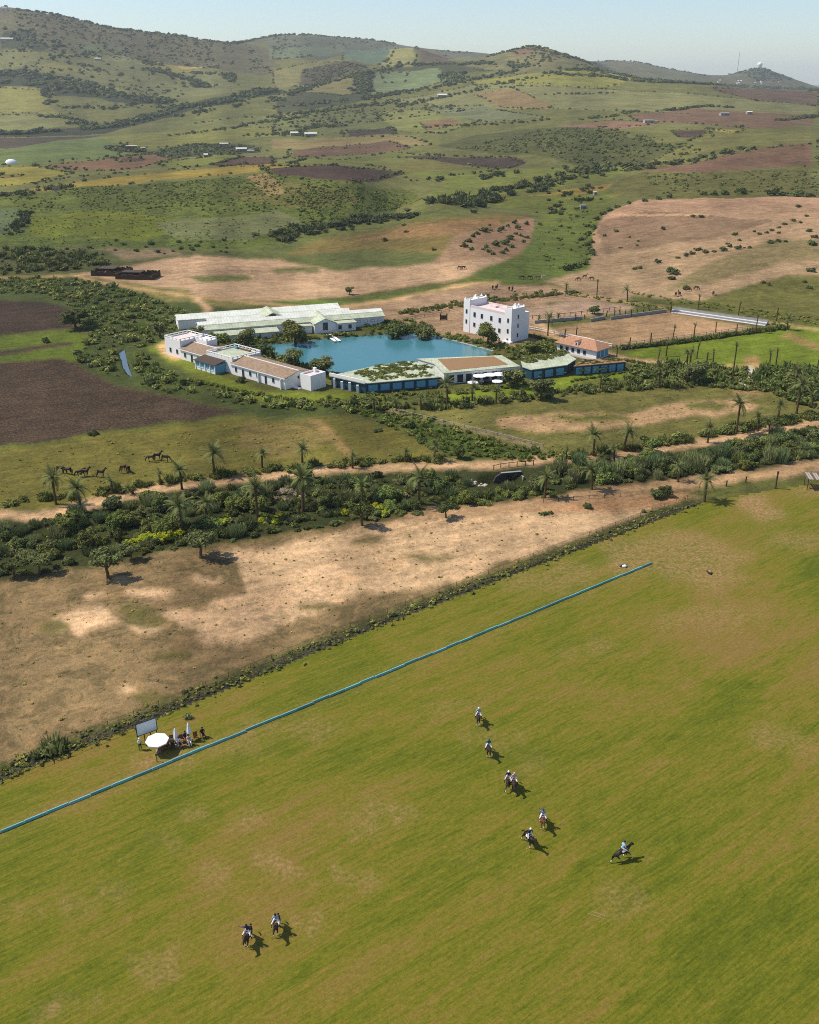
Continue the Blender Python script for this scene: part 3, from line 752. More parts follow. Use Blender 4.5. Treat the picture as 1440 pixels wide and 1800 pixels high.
CROWN_D = [crown_mesh(1 + s, 24, 'date') for s in range(3)]
CROWN_T = [crown_mesh(11 + s, 14, 'tuft') for s in range(3)]
CROWN_B = [crown_mesh(21 + s, 5, 'tuft') for s in range(2)]
def trunk_mesh(seed):
    r = np.random.default_rng(seed); bm = bmesh.new()
    lean = r.normal(size=2) * .03; n_ = 15
    path = [(lean[0] * t * t, lean[1] * t * t, t) for t in np.linspace(-.02, 1, n_)]
    tube(bm, path, [(.042 + .016 * max(0, 1 - 6 * t) + .004 * (i % 2)) for i, t in enumerate(np.linspace(0, 1, n_))], 8)
    return bm_mesh(bm, 'trunk')
TRUNKS = [trunk_mesh(s) for s in range(4)]
def measure(bx, by, ty):                                          # base on the ground, height from the top bearing
    p = G(bx, by); a, s = ray(bx, ty)
    return p, max(1.5, (CAM_H - p.y * s) - p.z)
PALM_N = [0]
def palm(bx, by, ty, kind, label, group, near=False):
    i = PALM_N[0]; PALM_N[0] += 1
    r = random.Random(i * 7 + 3)
    p, h = measure(bx, by, ty)
    root = empty('palm_tree', p, r.random() * 6.28)
    tag(root, label, 'palm tree', group)
    cr = {'D': min(2.9, max(1.4, h * .42)), 'T': min(1.5, max(.9, h * .25)), 'B': .55, 'G': 3.2}[kind]
    th = h - cr * {'D': .6, 'T': .75, 'B': .8, 'G': .3}[kind]
    th = max(th, .6)
    tw = {'D': 5.2, 'T': 4.2, 'B': 4.4, 'G': 6.5}[kind] * (.9 + .25 * r.random())
    link('trunk', TRUNKS[i % 4], M_PTRUNK, root, (0, 0, 0), 0, (tw, tw, th))
    le = TRUNKS[i % 4].vertices[-1].co
    top = (le.x * tw, le.y * tw, th * .985)
    if near:                                                      # close enough to tell frond from frond
        n_ = 34 if kind == 'G' else 23
        for k in range(n_):
            u = k / n_; el = R(80 - (118 if kind == 'G' else 88) * u ** .9 + r.gauss(0, 6)); a = k * 2.399 + r.gauss(0, .2)
            f = link('frond', FRONDS[min(3, int(u * 3.2 + r.random() * .9))], M_PALM, root, top)
            f.rotation_euler = (0, -(el - .3), a); f.scale = (cr * (.85 + .3 * r.random()),) * 3
    else:
        me = {'D': CROWN_D, 'T': CROWN_T, 'B': CROWN_B, 'G': CROWN_D}[kind]
        link('crown', me[i % len(me)], M_PALM, root, top, r.random() * 6.28, cr)
    return root
def palm_row(rows, what, where, group):
    rows = sorted(rows)
    for k, (bx, by, ty, kind, near) in enumerate(rows):
        adj = {'D': 'full-crowned', 'T': 'slim tufted', 'B': 'nearly bare', 'G': 'broad shaggy'}[kind]
        nth = ORD[k] if k < 20 else str(k + 1) + 'th'
        pos_ = f'{nth} palm from the left' if len(rows) > 1 else 'standing alone'
        palm(bx, by, ty, kind, f'{adj} {what} {where}, {pos_}', group, near)
palm_row([(99,887,826,'D',1),(143,900,843,'D',1),(198,867,840,'D',0),(234,868,851,'D',0),(282,852,826,'D',0),(320,860,814,'D',1),(377,837,783,'D',1),(461,822,787,'D',1),(532,820,780,'D',1),(620,823,795,'D',0),(713,812,788,'D',0),(763,812,777,'D',0)],
         'palm', 'beside the pale stream track by the pasture', 'palms along the stream track by the pasture')
palm_row([(994,820,785,'T',0),(1043,800,752,'D',1),(1079,812,782,'D',0),(1097,793,747,'D',1),(1244,778,743,'D',1),(1294,762,697,'D',1),(1332,757,723,'D',0),(1352,768,733,'D',0),(1367,740,702,'D',0),(1400,727,663,'D',1),(1427,716,688,'D',0),(1438,737,703,'D',0)],
         'palm', 'by the stream track east of the culvert', 'palms along the stream track east of the culvert')
palm_row([(321,937,873,'D',1),(363,913,873,'D',1),(453,913,840,'D',1),(533,899,834,'G',1),(637,887,845,'D',1),(737,887,825,'D',1),(958,875,828,'D',1),(1040,860,812,'D',1),(1192,847,813,'D',0)],
         'palm', 'rising from the dense stream shrubs', 'palms among the stream shrubs')
palm_row([(1238,882,832,'D',1)], 'palm', 'at the corner of the polo field', 'lone palm')
palm_row([(658,724,695,'D',0),(697,722,698,'D',0),(740,720,692,'D',0),(786,715,662,'D',0),(830,709,672,'D',0),(872,709,680,'D',0),(916,704,682,'T',0),(1055,687,658,'T',0),(1158,682,634,'D',0),(1206,675,643,'D',0),(1287,667,602,'T',0),(1394,700,640,'D',0)],
         'palm', 'in the shrub belt before the clubhouse', 'palms in front of the clubhouse')
palm_row([(1084,630,606,'T',0),(1156,640,614,'T',0),(1171,626,599,'T',0),(1207,643,613,'D',0),(1213,640,612,'D',0),(1225,630,600,'T',0),(1241,648,617,'B',0),(1253,640,613,'T',0),(1352,645,615,'T',0),(1364,641,610,'T',0),(1437,648,629,'B',0)],
         'palm', 'along the near edge of the green lawn', 'palms along the lawn')
palm_row([(1106,615,591,'B',0),(1143,610,583,'B',0),(1182,603,572,'T',0),(1219,599,567,'T',0),(1258,584,565,'T',0),(1294,590,568,'B',0),(1328,586,551,'T',0),(1383,580,553,'D',0)],
         'palm', 'in the hedge beside the sand arena', 'palms in the arena hedge')
palm_row([(947,566,554,'D',0),(963,590,549,'D',0),(981,564,549,'D',0),(993,595,578,'T',0),(1013,596,575,'T',0),(1080,560,545,'T',0),(1110,557,542,'B',0)],
         'palm', 'between the tower and the arenas', 'palms between tower and arenas')
palm_row([(1012,563,552,'T',0),(1028,561,551,'B',0),(1066,557,546,'T',0),(1090,555,543,'T',0),(1099,554,544,'B',0),(1120,551,541,'T',0),(1131,550,541,'B',0),(1142,549,539,'T',0),(1153,549,541,'B',0)],
         'young palm', 'planted between the two arenas', 'young palms between the arenas')
palm_row([(995,515,497,'D',0),(1049,524,491,'T',0),(1103,530,503,'D',0),(1179,549,529,'D',0),(1227,544,517,'T',0),(1298,556,529,'T',0),(1365,564,538,'B',0)],
         'palm', 'along the far track behind the arenas', 'palms behind the arenas')

# ---- trees with a trunk and a rounded crown
def tree_parts(seed, spread=1.0, full=False):
    r = np.random.default_rng(seed); bm = bmesh.new()
    tube(bm, [(0, 0, -.05), (.02, .01, .2), (.05, -.02, .45), (.02, 0, .62)], [.07, .055, .045, .03], 7)
    for k in range(5):
        a = k * 1.257 + r.random() * .5
        tube(bm, [(.03, 0, .34 + .03 * k), (.16 * math.cos(a), .16 * math.sin(a), .52), (.34 * math.cos(a), .34 * math.sin(a), .68)], [.03, .02, .01], 5)
    tk = bm_mesh(bm, 'trunk')
    bl = [(0, 0, .72, .36 * spread, .36 * spread, .2)]
    if full:
        bl = [(0, 0, .55, .3, .3, .36)]
        for _ in range(11):
            a = r.random() * 6.28; d = .12 + .2 * r.random(); q = .14 + .1 * r.random()
            bl.append((d * math.cos(a), d * math.sin(a), .28 + .55 * r.random(), q, q, q))
    for _ in range(0 if full else 9):
        a = r.random() * 6.28; d = (.2 + .22 * r.random()) * spread; q = .15 + .1 * r.random()
        bl.append((d * math.cos(a), d * math.sin(a), .58 + .3 * r.random(), q, q, q * .8))
    return tk, mesh_np('crown', *cat([core(bl, .6), leaf_cloud(bl, 1500, .05, seed, .8)]))
TREES = [tree_parts(100 + s, .9 + .15 * s) for s in range(4)] + [tree_parts(120 + s, 1, True) for s in range(4)]
def tree(bx, by, ty, label, mat=None, group=None, wide=1.0, v=None):
    i = PALM_N[0]; PALM_N[0] += 1
    p, h = measure(bx, by, ty)
    h *= 1.02
    root = empty('tree', p, i * 1.7)
    tag(root, label, 'tree', group)
    tk, crn = TREES[i % 4 + (0 if group == OLV else 4)]
    link('trunk', tk, M_BARK, root, None, None, (h, h, h)); link('crown', crn, mat or M_OLIVE, root, None, None, (h * wide, h * wide, h))
    return root
OLV = 'olive trees along the paddock edge'
tree(190, 1016, 972, 'small umbrella-shaped tree with bare trunk at the left paddock edge', M_OLIVE, OLV, 1.15)
tree(353, 981, 938, 'bushy small tree on a forked trunk above the bare paddock', M_OLIVE, OLV, 1.15)
tree(637, 924, 886, 'dark upright tree at the paddock edge below the flowering shrubs', M_DARK, OLV, .9)
tree(784, 910, 884, 'little round tree at the paddock edge right of the flowering shrubs', M_DARK, OLV, 1.0)
tree(231, 984, 958, 'low dark tree between the umbrella tree and the shrub belt', M_OLIVE, OLV, 1.3)
tree(70, 1008, 978, 'low round tree at the shrub belt edge near the picture left', M_OLIVE, OLV, 1.4)
tree(26, 1012, 985, 'leftmost low tree on the edge of the bare paddock', M_OLIVE, OLV, 1.4)
tree(951, 702, 664, 'grey-green tree in front of the clubhouse lawn', M_OLIVE, None, 1.3)
tree(902, 680, 650, 'spreading tree on the lawn beside the white parasols', M_OLIVE, None, 1.8)
tree(858, 607, 570, 'weeping light green tree against the white tower', M_SHRUB, None, 1.25)
tree(134, 578, 541, 'large dark spreading tree at the end of the ploughed field', M_DARK, None, 1.7)
tree(158, 580, 556, 'smaller dark tree touching the big tree by the ploughed field', M_DARK, None, 1.3)
tree(281, 593, 566, 'round dark tree beside the end of the white guest wing', M_DARK, None, 1.2)
tree(520, 602, 566, 'dark tree overhanging the far bank of the lake', M_DARK, None, 1.3)
tree(1045, 552, 537, 'round bush-like tree among the stakes between the two arenas', M_SHRUB, None, 1.8)
tree(1219, 672, 636, 'dark dense tree in the belt right of the clubhouse', M_DARK, None, 1.5)
tree(614, 518, 504, 'pair of dark bushy trees behind the stable roofs', M_DARK, None, 1.5)
tree(1141, 795, 767, 'dark rounded tree by the track in front of the palms', M_DARK, None, 1.3)
tree(808, 806, 783, 'dark bushy tree where the gully meets the stream track', M_DARK, None, 1.2)
tree(432, 612, 578, 'leafy tree between the guest wing and the stables', M_SHRUB, None, 1.3)
tree(345, 605, 575, 'light green tree touching the roof terrace of the guest wing', M_SHRUB, None, 1.3)
tree(385, 612, 584, 'full green tree behind the guest wing roof', M_SHRUB, None, 1.4)
tree(465, 628, 602, 'leafy tree on the left shore of the lake', M_SHRUB, None, 1.4)
tree(512, 648, 616, 'bright leafy tree at the near left corner of the lake', M_SHRUB, None, 1.6)
tree(568, 658, 630, 'wide leafy tree between the guest wing end and the lake', M_SHRUB, None, 1.9)
tree(940, 632, 598, 'tree with thin foliage over the pale canvas roof', M_SHRUB, None, 1.8)
tree(700, 590, 566, 'shrubby tree at the far right corner of the lake', M_SHRUB, None, 1.8)
tree(745, 592, 572, 'shrubby tree beside the lake jetty wall', M_SHRUB, None, 1.6)
tree(448, 882, 850, 'dark leafy tree beside the broad palm in the stream belt', M_DARK, None, 1.4)

# ---- single bushes
BUSH_N = [0]
def bush(px, py, rad, name, label, cat_, group, mat, meshes, flatten=.8):
    i = BUSH_N[0]; BUSH_N[0] += 1
    p = G(px, py); r = random.Random(i)
    o = link(name, meshes[i % len(meshes)], None, None, (p.x, p.y, p.z - .06 * rad), r.random() * 6.28, (rad * (.85 + .3 * r.random()), rad * (.85 + .3 * r.random()), rad * flatten * (.85 + .3 * r.random())))
    if len(o.data.materials) == 0: o.data.materials.append(mat)
    if o.data.materials[0] != mat:
        o.material_slots[0].link = 'OBJECT'; o.material_slots[0].material = mat
    tag(o, label, cat_, group); return o
MOUND = [(824,422,2.4),(852,404,2.4),(839,409,1.6),(832,413,1.8),(883,401,2.2),(863,403,1.3),(861,394,1),(904,390,2),(926,392,2.2),(912,400,2.2),(907,409,1.7),(897,417,2.2),(915,412,1.2),(872,428,2.6),(888,427,2.5),(900,431,2.1),(855,432,1.6),(816,431,1.8),(829,436,1.7),(859,440,1.5),(867,444,1.5),(884,442,1.4),(890,438,1.3),(925,415,1.8),(920,423,1.4),(714,405,1.6),(676,421,1.8),(763,437,1.1),(710,393,1.6),(950,393,1.5),(853,403,1.5),(878,405,1.5),(893,396,1.2),(850,436,1.2)]
for (x, y, s) in MOUND: bush(x, y + 3, s, 'bush', 'dark round bush on the golden mound behind the lake', 'bush', 'bushes dotted over the golden mound', M_DARK, BUSH_LOW)
TAN = [(1184,479,2.9),(1181,489,2),(1206,506,1.6),(1157,460,1.6),(1116,471,1.5),(1126,470,1.4),(1192,452,1.5),(1206,448,1.6),(1217,445,1.6),(1227,438,2),(1242,442,1.8),(1255,441,1.6),(1272,439,2.1),(1283,432,1.4),(1279,427,1.3),(1297,436,2),(1309,434,1),(1318,434,1.2),(1300,421,1.1),(1292,411,1.8),(1325,406,1.2),(1335,410,1.5),(1357,404,1.3),(1348,408,1.1),(1369,408,1.2),(1370,399,1.2),(1379,393,1.7),(1394,387,1.6),(1407,390,1.2),(1356,425,2.2),(1370,423,1.5),(1381,423,1.5),(1423,405,1.7),(1432,416,1.6),(1427,428,2.6),(1417,379,1.4),(1342,495,1.5),(1352,499,1),(1426,475,1.8),(1423,505,1.7),(1413,494,1.4),(1233,380,2.2),(1218,379,1.6),(1166,401,1.6),(1083,405,1.8),(1107,415,1),(1122,422,1),(1120,430,1),(1063,413,1.1),(1091,434,1),(1402,362,2.2)]
for (x, y, s) in TAN: bush(x, y + 2, s, 'bush', 'dark low bush on the dry tan hillside at right', 'bush', 'bushes dotted over the tan hillside', M_DARK, BUSH_LOW, .7)
EDGE = [(1273,339,3.6),(1303,338,4.2),(1358,341,3.8),(1378,341,3),(1402,343,4),(1423,344,3.4),(1238,340,2.6),(1255,340,2.4),(1032,397,2.4),(1042,446,2.3),(1027,463,2.6),(1017,467,2.2),(997,473,2.2),(1085,362,2.2),(1107,356,2),(1133,351,2.4),(1157,348,2),(1177,345,2),(1040,440,1.8),(1030,430,2.2),(1022,420,2),(1035,410,1.7),(1006,470,2),(1060,375,2.6),(1050,385,2.4),(1072,368,2.6),(1044,400,2),(1040,425,1.6)]
for (x, y, s) in EDGE: bush(x, y + 2, s, 'bush', 'bush in the hedge bordering the tan hillside field', 'bush', 'bushes bordering the tan hillside', M_DARK, BUSH_LOW)
for (x, y, s, lb) in ((956,905,.9,'tiny dark bush by itself on the sand below the culvert'),(1033,893,1.1,'small dark tuft on the sandy corner of the paddock'),(1132,900,.7,'smallest rusty tuft on the sand near the polo field corner'),(968,903,.6,'very small brown tuft beside the tiny dark bush on the sand'),(666,758,1.3,'dark upright bush alone in the green gully below the clubhouse'),(738,775,1.2,'round bush in the gully between path and pasture'),(424,672,1.4,'dark clipped bush on the lawn in front of the guest wing porch'),(722,752,1.5,'grey spiky agave-like bush in the upper gully'),(165,764,1.3,'low green bush on the edge of the big ploughed field'),(80,602,1.6,'lone dark bush on the green strip between the ploughed fields'),(1157,875,2.0,'leafy low bush on the sand beside the junction of tracks'),(1172,873,1.6,'second leafy bush at the track junction near the corner palm')):
    bush(x, y, s, 'bush', lb, 'bush', None, M_DARK, BUSH_LOW if s < 1 else SHRUBS, .9)

# ---- shrub belts: the largest as single shrubs, the rest as undergrowth
def scatter(poly_px, n, seed, mind=0.0):
    poly = GP(poly_px, 30); r = np.random.default_rng(seed)
    x0, x1 = min(p[0] for p in poly), max(p[0] for p in poly); y0, y1 = min(p[1] for p in poly), max(p[1] for p in poly)
    out = []; tries = 0
    while len(out) < n and tries < 60:
        x = r.uniform(x0, x1, 4 * n); y = r.uniform(y0, y1, 4 * n); k = inside(poly, x, y); tries += 1
        for a, b in zip(x[k], y[k]):
            if mind and any((a - c) ** 2 + (b - d) ** 2 < mind * mind for c, d in out): continue
            out.append((a, b))
            if len(out) >= n: break
    return out
ST = {'V': [], 'F': [], 'T': [], 'o': 0}
def heap():
    return {'V': [], 'F': [], 'T': [], 'o': 0}
def blades(n, seed, w0):                        # feathery upright sprays
    r = np.random.default_rng(seed); V, F, T = [], [], []
    for i in range(n):
        a = r.random() * 6.28; d = .8 * math.sqrt(r.random()); x, y = d * math.cos(a), d * math.sin(a); h = (.6 + .7 * r.random()) * (1.2 - .4 * d); b = r.random() * 6.28; wx, wy = w0 * math.cos(b), w0 * math.sin(b); o = len(V)
        tx_, ty_ = x * 1.3 + r.normal() * .12, y * 1.3 + r.normal() * .12
        V += [(x - wx, y - wy, .1), (x + wx, y + wy, .1), ((x + tx_) / 2 + wx * 2, (y + ty_) / 2 + wy * 2, h * .65), ((x + tx_) / 2 - wx * 2, (y + ty_) / 2 - wy * 2, h * .65), (tx_ + wx * .5, ty_ + wy * .5, h), (tx_ - wx * .5, ty_ - wy * .5, h)]
        F += [(o, o + 1, o + 2, o + 3), (o + 3, o + 2, o + 4, o + 5)]; t = .65 + .65 * r.random(); T += [(t, t, t * .95)] * 6
    return np.array(V), np.array(F), np.array(T)
PROTO = []
for s in range(8):
    r = np.random.default_rng(200 + s)
    bl = [(0, 0, .45, .75, .75, .5)] + [(.5 * math.cos(a), .5 * math.sin(a), .3 + .3 * r.random(), .4, .4, .4) for a in r.random(4) * 6.28]
    lo = cat([core(bl[:1], .8, 5, .5), leaf_cloud(bl, 42, .28, 300 + s) if s % 3 else blades(30, 300 + s, .05)])
    hi = cat([core(bl[:1], .75, 6, .5), leaf_cloud(bl, 150, .16, 400 + s) if s % 3 else blades(90, 400 + s, .03)])
    tiny = cat([core(bl[:1], .9, 4, .75), leaf_cloud(bl, 9, .5, 500 + s)])
    PROTO.append((tiny, lo, hi))
def add_bush(H, x, y, rad, colr, lod=1, flat_=.8, z=None):
    v, f, t = PROTO[random.randrange(8)][lod]
    a = random.random() * 6.28; c, s_ = math.cos(a), math.sin(a)
    zz = float(height(x, y)) if z is None else z
    sx = rad * (.8 + .4 * random.random())
    V = np.stack([(v[:, 0] * c - v[:, 1] * s_) * sx + x, (v[:, 0] * s_ + v[:, 1] * c) * sx + y, v[:, 2] * sx * flat_ + zz - .06 * rad], 1)
    H['V'].append(V); H['F'].append(f + H['o']); H['T'].append(t * np.array(alb(*colr, LEAF)) * (.75 + .5 * random.random())); H['o'] += len(V)
def finish(H, name, label, cat_='undergrowth'):
    me = mesh_np(name, np.concatenate(H['V']), np.concatenate(H['F']), np.concatenate(H['T']))
    o = link(name, me, M_STUFF); tag(o, label, cat_, None, 'stuff'); return o

CLEAR2 = GP([(855,828),(935,826),(938,856),(922,862),(830,866),(822,850)])
STREAM_L = [(-30,935),(120,908),(300,870),(420,855),(560,840),(740,834),(850,850),(940,858),(1000,866),(900,880),(640,906),(400,944),(200,974),(0,1004),(-30,1008)]
STREAM_R = [(935,842),(1000,820),(1200,800),(1300,780),(1440,756),(1470,750),(1470,800),(1440,804),(1330,822),(1200,840),(1000,860)]
def belt(poly, n, seed, mind, rmin, rmax, label, group, mats, meshes=SHRUBS, flatten=1.0, name='shrub'):
    for k, (x, y) in enumerate(scatter(poly, n, seed, mind)):
        if inside(CLEAR2, np.array([x]), np.array([y]))[0]: continue
        r = random.Random(seed * 1000 + k); rad = rmin + (rmax - rmin) * r.random() ** 1.6
        i = BUSH_N[0]; BUSH_N[0] += 1
        o = link(name, meshes[i % len(meshes)], None, None, (x, y, float(height(x, y)) - .1), r.random() * 6.28, (rad, rad * (.85 + .3 * r.random()), rad * flatten * (.8 + .4 * r.random())))
        mat = mats[r.randrange(len(mats))]
        if len(o.data.materials) == 0: o.data.materials.append(mat)
        o.material_slots[0].link = 'OBJECT'; o.material_slots[0].material = mat
        tag(o, label, 'shrub', group)
belt(STREAM_L, 130, 1, 2.2, 1.0, 2.6, 'leafy shrub in the dense stream belt above the bare paddock', 'shrubs of the stream belt above the paddock', [M_SHRUB, M_SHRUB, M_DARK, M_OLIVE, M_DARK])
belt(STREAM_R, 55, 2, 2.4, 1.3, 2.8, 'leafy shrub in the tall stream belt east of the culvert', 'shrubs of the stream belt east of the culvert', [M_SHRUB, M_DARK, M_DARK, M_OLIVE])
belt([(595,905),(640,890),(720,893),(720,905),(640,912)], 8, 3, 1.2, 1.1, 1.6, 'yellow-flowering shrub at the front of the stream belt centre', 'yellow shrubs at centre', [M_YELLOW], SHRUBS, .8)
belt([(205,958),(240,950),(320,938),(315,950),(240,962)], 8, 4, 1.2, 1.1, 1.6, 'yellow-flowering shrub in the stream belt at left', 'yellow shrubs at left', [M_YELLOW], SHRUBS, .8)
belt([(355,918),(400,912),(520,905),(515,918),(420,928)], 9, 5, 1.2, 1.0, 1.6, 'yellow-flowering shrub below the broad shaggy palm', 'yellow shrubs below the palm', [M_YELLOW], SHRUBS, .8)
FORE = [(0,1006),(200,976),(400,946),(640,908),(740,898),(740,903),(640,915),(400,953),(200,984),(0,1015)]
belt(FORE, 30, 6, 1.6, .7, 1.4, 'low shrub along the upper edge of the bare paddock', 'low shrubs edging the paddock', [M_SHRUB, M_OLIVE, M_DARK], SHRUBS, .8)

belt(STREAM_L, 60, 8, 2.0, 1.1, 2.0, 'feathery grey-green reed clump in the stream belt above the paddock', 'reed clumps above the paddock', [M_REED, M_TAM, M_TAM], REEDS, .95, 'reed_clump')
belt(STREAM_R, 60, 9, 1.7, .9, 1.9, 'feathery grey-green reed clump in the stream belt east of the culvert', 'reed clumps east of the culvert', [M_TAM, M_TAM, M_REED], REEDS, 1.3, 'reed_clump')
und = heap()
CLEAR = GP([(202,606),(232,604),(240,640),(246,684),(214,684),(205,648)])
for (poly, n, seed, r0, r1, cols, lod) in (
    (STREAM_L, 330, 11, .5, 1.3, [(84,90,44),(96,100,52),(70,76,36),(104,102,66)], 2),
    (STREAM_R, 180, 12, .6, 1.5, [(84,90,48),(96,100,54),(70,76,38)], 2),
    ([(340,880),(420,868),(520,862),(540,880),(420,895)], 60, 13, .6, 1.2, [(118,108,92),(104,96,78)], 2),
    ([(760,868),(930,862),(1000,872),(900,886),(780,896)], 40, 14, .6, 1.2, [(84,92,46),(96,100,50)], 2),
    ([(0,880),(180,862),(300,842),(420,828),(560,815),(700,808),(780,806),(780,813),(560,824),(300,850),(180,872),(0,892)], 150, 15, .5, 1.5, [(76,82,40),(88,92,46)], 2),
    ([(980,806),(1100,788),(1230,766),(1330,745),(1440,725),(1440,738),(1330,756),(1200,778),(1100,794),(980,810)], 110, 16, .7, 1.9, [(72,78,40),(84,90,46)], 2),
    ([(620,722),(760,732),(900,785),(1000,800),(900,815),(780,802),(700,758)], 330, 17, .4, 1.1, [(84,94,40),(72,84,36),(104,104,54)], 1),
    ([(-60,490),(60,488),(160,494),(260,520),(330,552),(310,585),(262,610),(255,625),(290,645),(330,672),(480,702),(640,712),(640,726),(470,718),(300,692),(200,662),(128,632),(160,590),(150,548),(70,516),(-60,516)], 1100, 18, .5, 1.9, [(88,96,46),(98,104,52),(74,82,40),(108,108,58),(92,98,60)], 1),
    ([(560,698),(760,708),(960,690),(1100,664),(1330,656),(1440,652),(1440,700),(1360,690),(1200,680),(1000,696),(780,722),(620,720)], 620, 19, .5, 1.6, [(82,88,46),(94,98,54),(66,74,38)], 1),
    ([(640,694),(780,690),(960,670),(960,678),(780,700),(640,704)], 70, 33, .6, 1.3, [(84,92,46),(98,102,54)], 1),
    ([(1110,648),(1200,642),(1310,650),(1310,662),(1200,668),(1110,662)], 120, 20, 1, 2.2, [(72,80,40),(86,92,48)], 1),
    ([(1330,650),(1440,648),(1440,720),(1380,705),(1330,668)], 150, 21, 1, 2.4, [(66,76,38),(80,88,44)], 1),
    ([(350,590),(400,588),(470,604),(500,632),(570,655),(600,658),(600,668),(560,668),(470,640),(420,612)], 130, 22, .8, 1.9, [(80,88,44),(92,98,50)], 1),
    ([(400,582),(470,586),(560,592),(640,586),(720,578),(760,583),(740,588),(640,593),(560,600),(470,604)], 120, 23, .6, 1.5, [(78,86,42),(96,100,48)], 1),
    ([(640,570),(720,562),(760,575),(730,582),(650,584)], 90, 24, .7, 1.4, [(84,94,40),(72,80,38)], 1),
    ([(745,582),(800,590),(900,606),(960,618),(950,628),(880,618),(800,600)], 110, 25, .6, 1.3, [(88,96,46),(98,104,48)], 1),
    ([(640,640),(770,628),(860,622),(960,620),(960,630),(780,642),(640,652)], 80, 26, .5, 1.1, [(82,88,46)], 1),
    ([(900,620),(1000,612),(1000,624),(960,634),(900,632)], 40, 27, .8, 1.6, [(84,92,46)], 1),
    ([(0,440),(100,436),(160,446),(180,452),(200,464),(100,478),(0,484)], 140, 28, 1.2, 3.0, [(76,80,42),(66,72,38)], 1),
    ([(700,548),(830,525),(960,512),(1000,516),(960,524),(830,536),(720,556)], 90, 29, .6, 1.5, [(96,98,52),(82,88,44)], 1),
    ([(960,508),(1000,512),(1100,530),(1250,550),(1390,570),(1390,576),(1250,556),(1100,536),(980,516)], 120, 30, .4, .9, [(98,104,50)], 1),
    ([(1110,518),(1250,542),(1440,572),(1440,560),(1250,534),(1110,512)], 120, 31, .4, .9, [(100,106,46)], 1)):
    for (x, y) in scatter(poly, n, seed):
        if inside(CLEAR, np.array([x]), np.array([y]))[0] or inside(CLEAR2, np.array([x]), np.array([y]))[0]: continue
        add_bush(und, x, y, r0 + (r1 - r0) * random.random() ** 1.7, random.choice(cols), lod, .95)
finish(und, 'undergrowth', 'tangled green undergrowth filling the stream and garden belts')

# ---- weeds along the field fence
wd = heap()
fl = GL(FENCE_LINE, 4)
for a, b in zip(fl[:-1], fl[1:]):
    d = b - a; nrm = Vector((-d.y, d.x, 0)).normalized()
    for _ in range(max(3, int(d.length * 9))):
        t = random.random(); off = random.gauss(0, .9) + .5
        p = a + d * t + nrm * off
        if vnoise(p.x / 4, p.y / 4, 55) < .32 and off > .3: continue
        add_bush(wd, p.x, p.y, .12 + .42 * random.random() ** 3, random.choice([(78,84,46),(94,98,46),(72,72,48),(110,108,54)]), 0 if random.random() < .6 else 1, .9, 0.0)
for (px, py, s) in ((95,1320,1.7),(78,1326,1.3),(110,1312,1.2),(64,1332,1.0),(690,1082,.9),(625,1110,.7),(330,1262,.8),(1090,938,.6)):
    p = G(px, py); add_bush(wd, p.x, p.y, s, (92,96,58), 2, 1.0, 0.0)
finish(wd, 'weeds', 'ragged grey-green weeds along the ditch by the polo field fence', 'weeds')
# tussocks over the paddock and pastures
ts = heap()
for (poly, n, seed, r0, r1, cols) in (
    ([(0,1035),(400,960),(640,925),(1000,895),(960,970),(690,1075),(420,1185),(0,1350)], 700, 51, .08, .35, [(104,96,50),(120,100,60),(92,92,44)]),
    ([(0,800),(440,740),(600,740),(760,800),(420,838),(0,890)], 500, 52, .15, .5, [(92,94,40),(104,98,48)]),
    ([(760,730),(1260,684),(1400,690),(1300,755),(960,795)], 350, 53, .12, .5, [(98,96,48),(110,104,54)])):
    for (x, y) in scatter(poly, n, seed): add_bush(ts, x, y, r0 + (r1 - r0) * random.random() ** 3, random.choice(cols), 0, .6)
finish(ts, 'tussocks', 'dry grass tussocks scattered over the paddocks', 'grass')

# ---- hedges and scrub of the far country
hd = heap()
def hedge_line(pts, rad, gap, jit, cols=((56,62,38), (66,72,42), (50,56,36)), lod=1):
    gl = GL(pts, 8)
    for a, b in zip(gl[:-1], gl[1:]):
        L_ = (b - a).length
        for _ in range(max(1, int(L_ / gap + random.random()))):
            t = random.random(); x = a.x + (b.x - a.x) * t + random.gauss(0, jit); y = a.y + (b.y - a.y) * t + random.gauss(0, jit * 1.6)
            if vnoise(x / 40, y / 40, 77) < .2: continue
            add_bush(hd, x, y, rad * (.55 + .8 * random.random()), random.choice(cols), lod, .75)
def hedge_area(poly, n, seed, r0, r1, cols=((58,64,40), (68,74,44)), lod=0, clump=0.0):
    for (x, y) in scatter(poly, n, seed):
        if clump and fbm(np.array(x / (y * .02)), np.array(y / (y * .05 + 1) * 20), seed, 3) < clump: continue
        add_bush(hd, x, y, r0 + (r1 - r0) * random.random() ** 2, random.choice(cols), lod, .75)
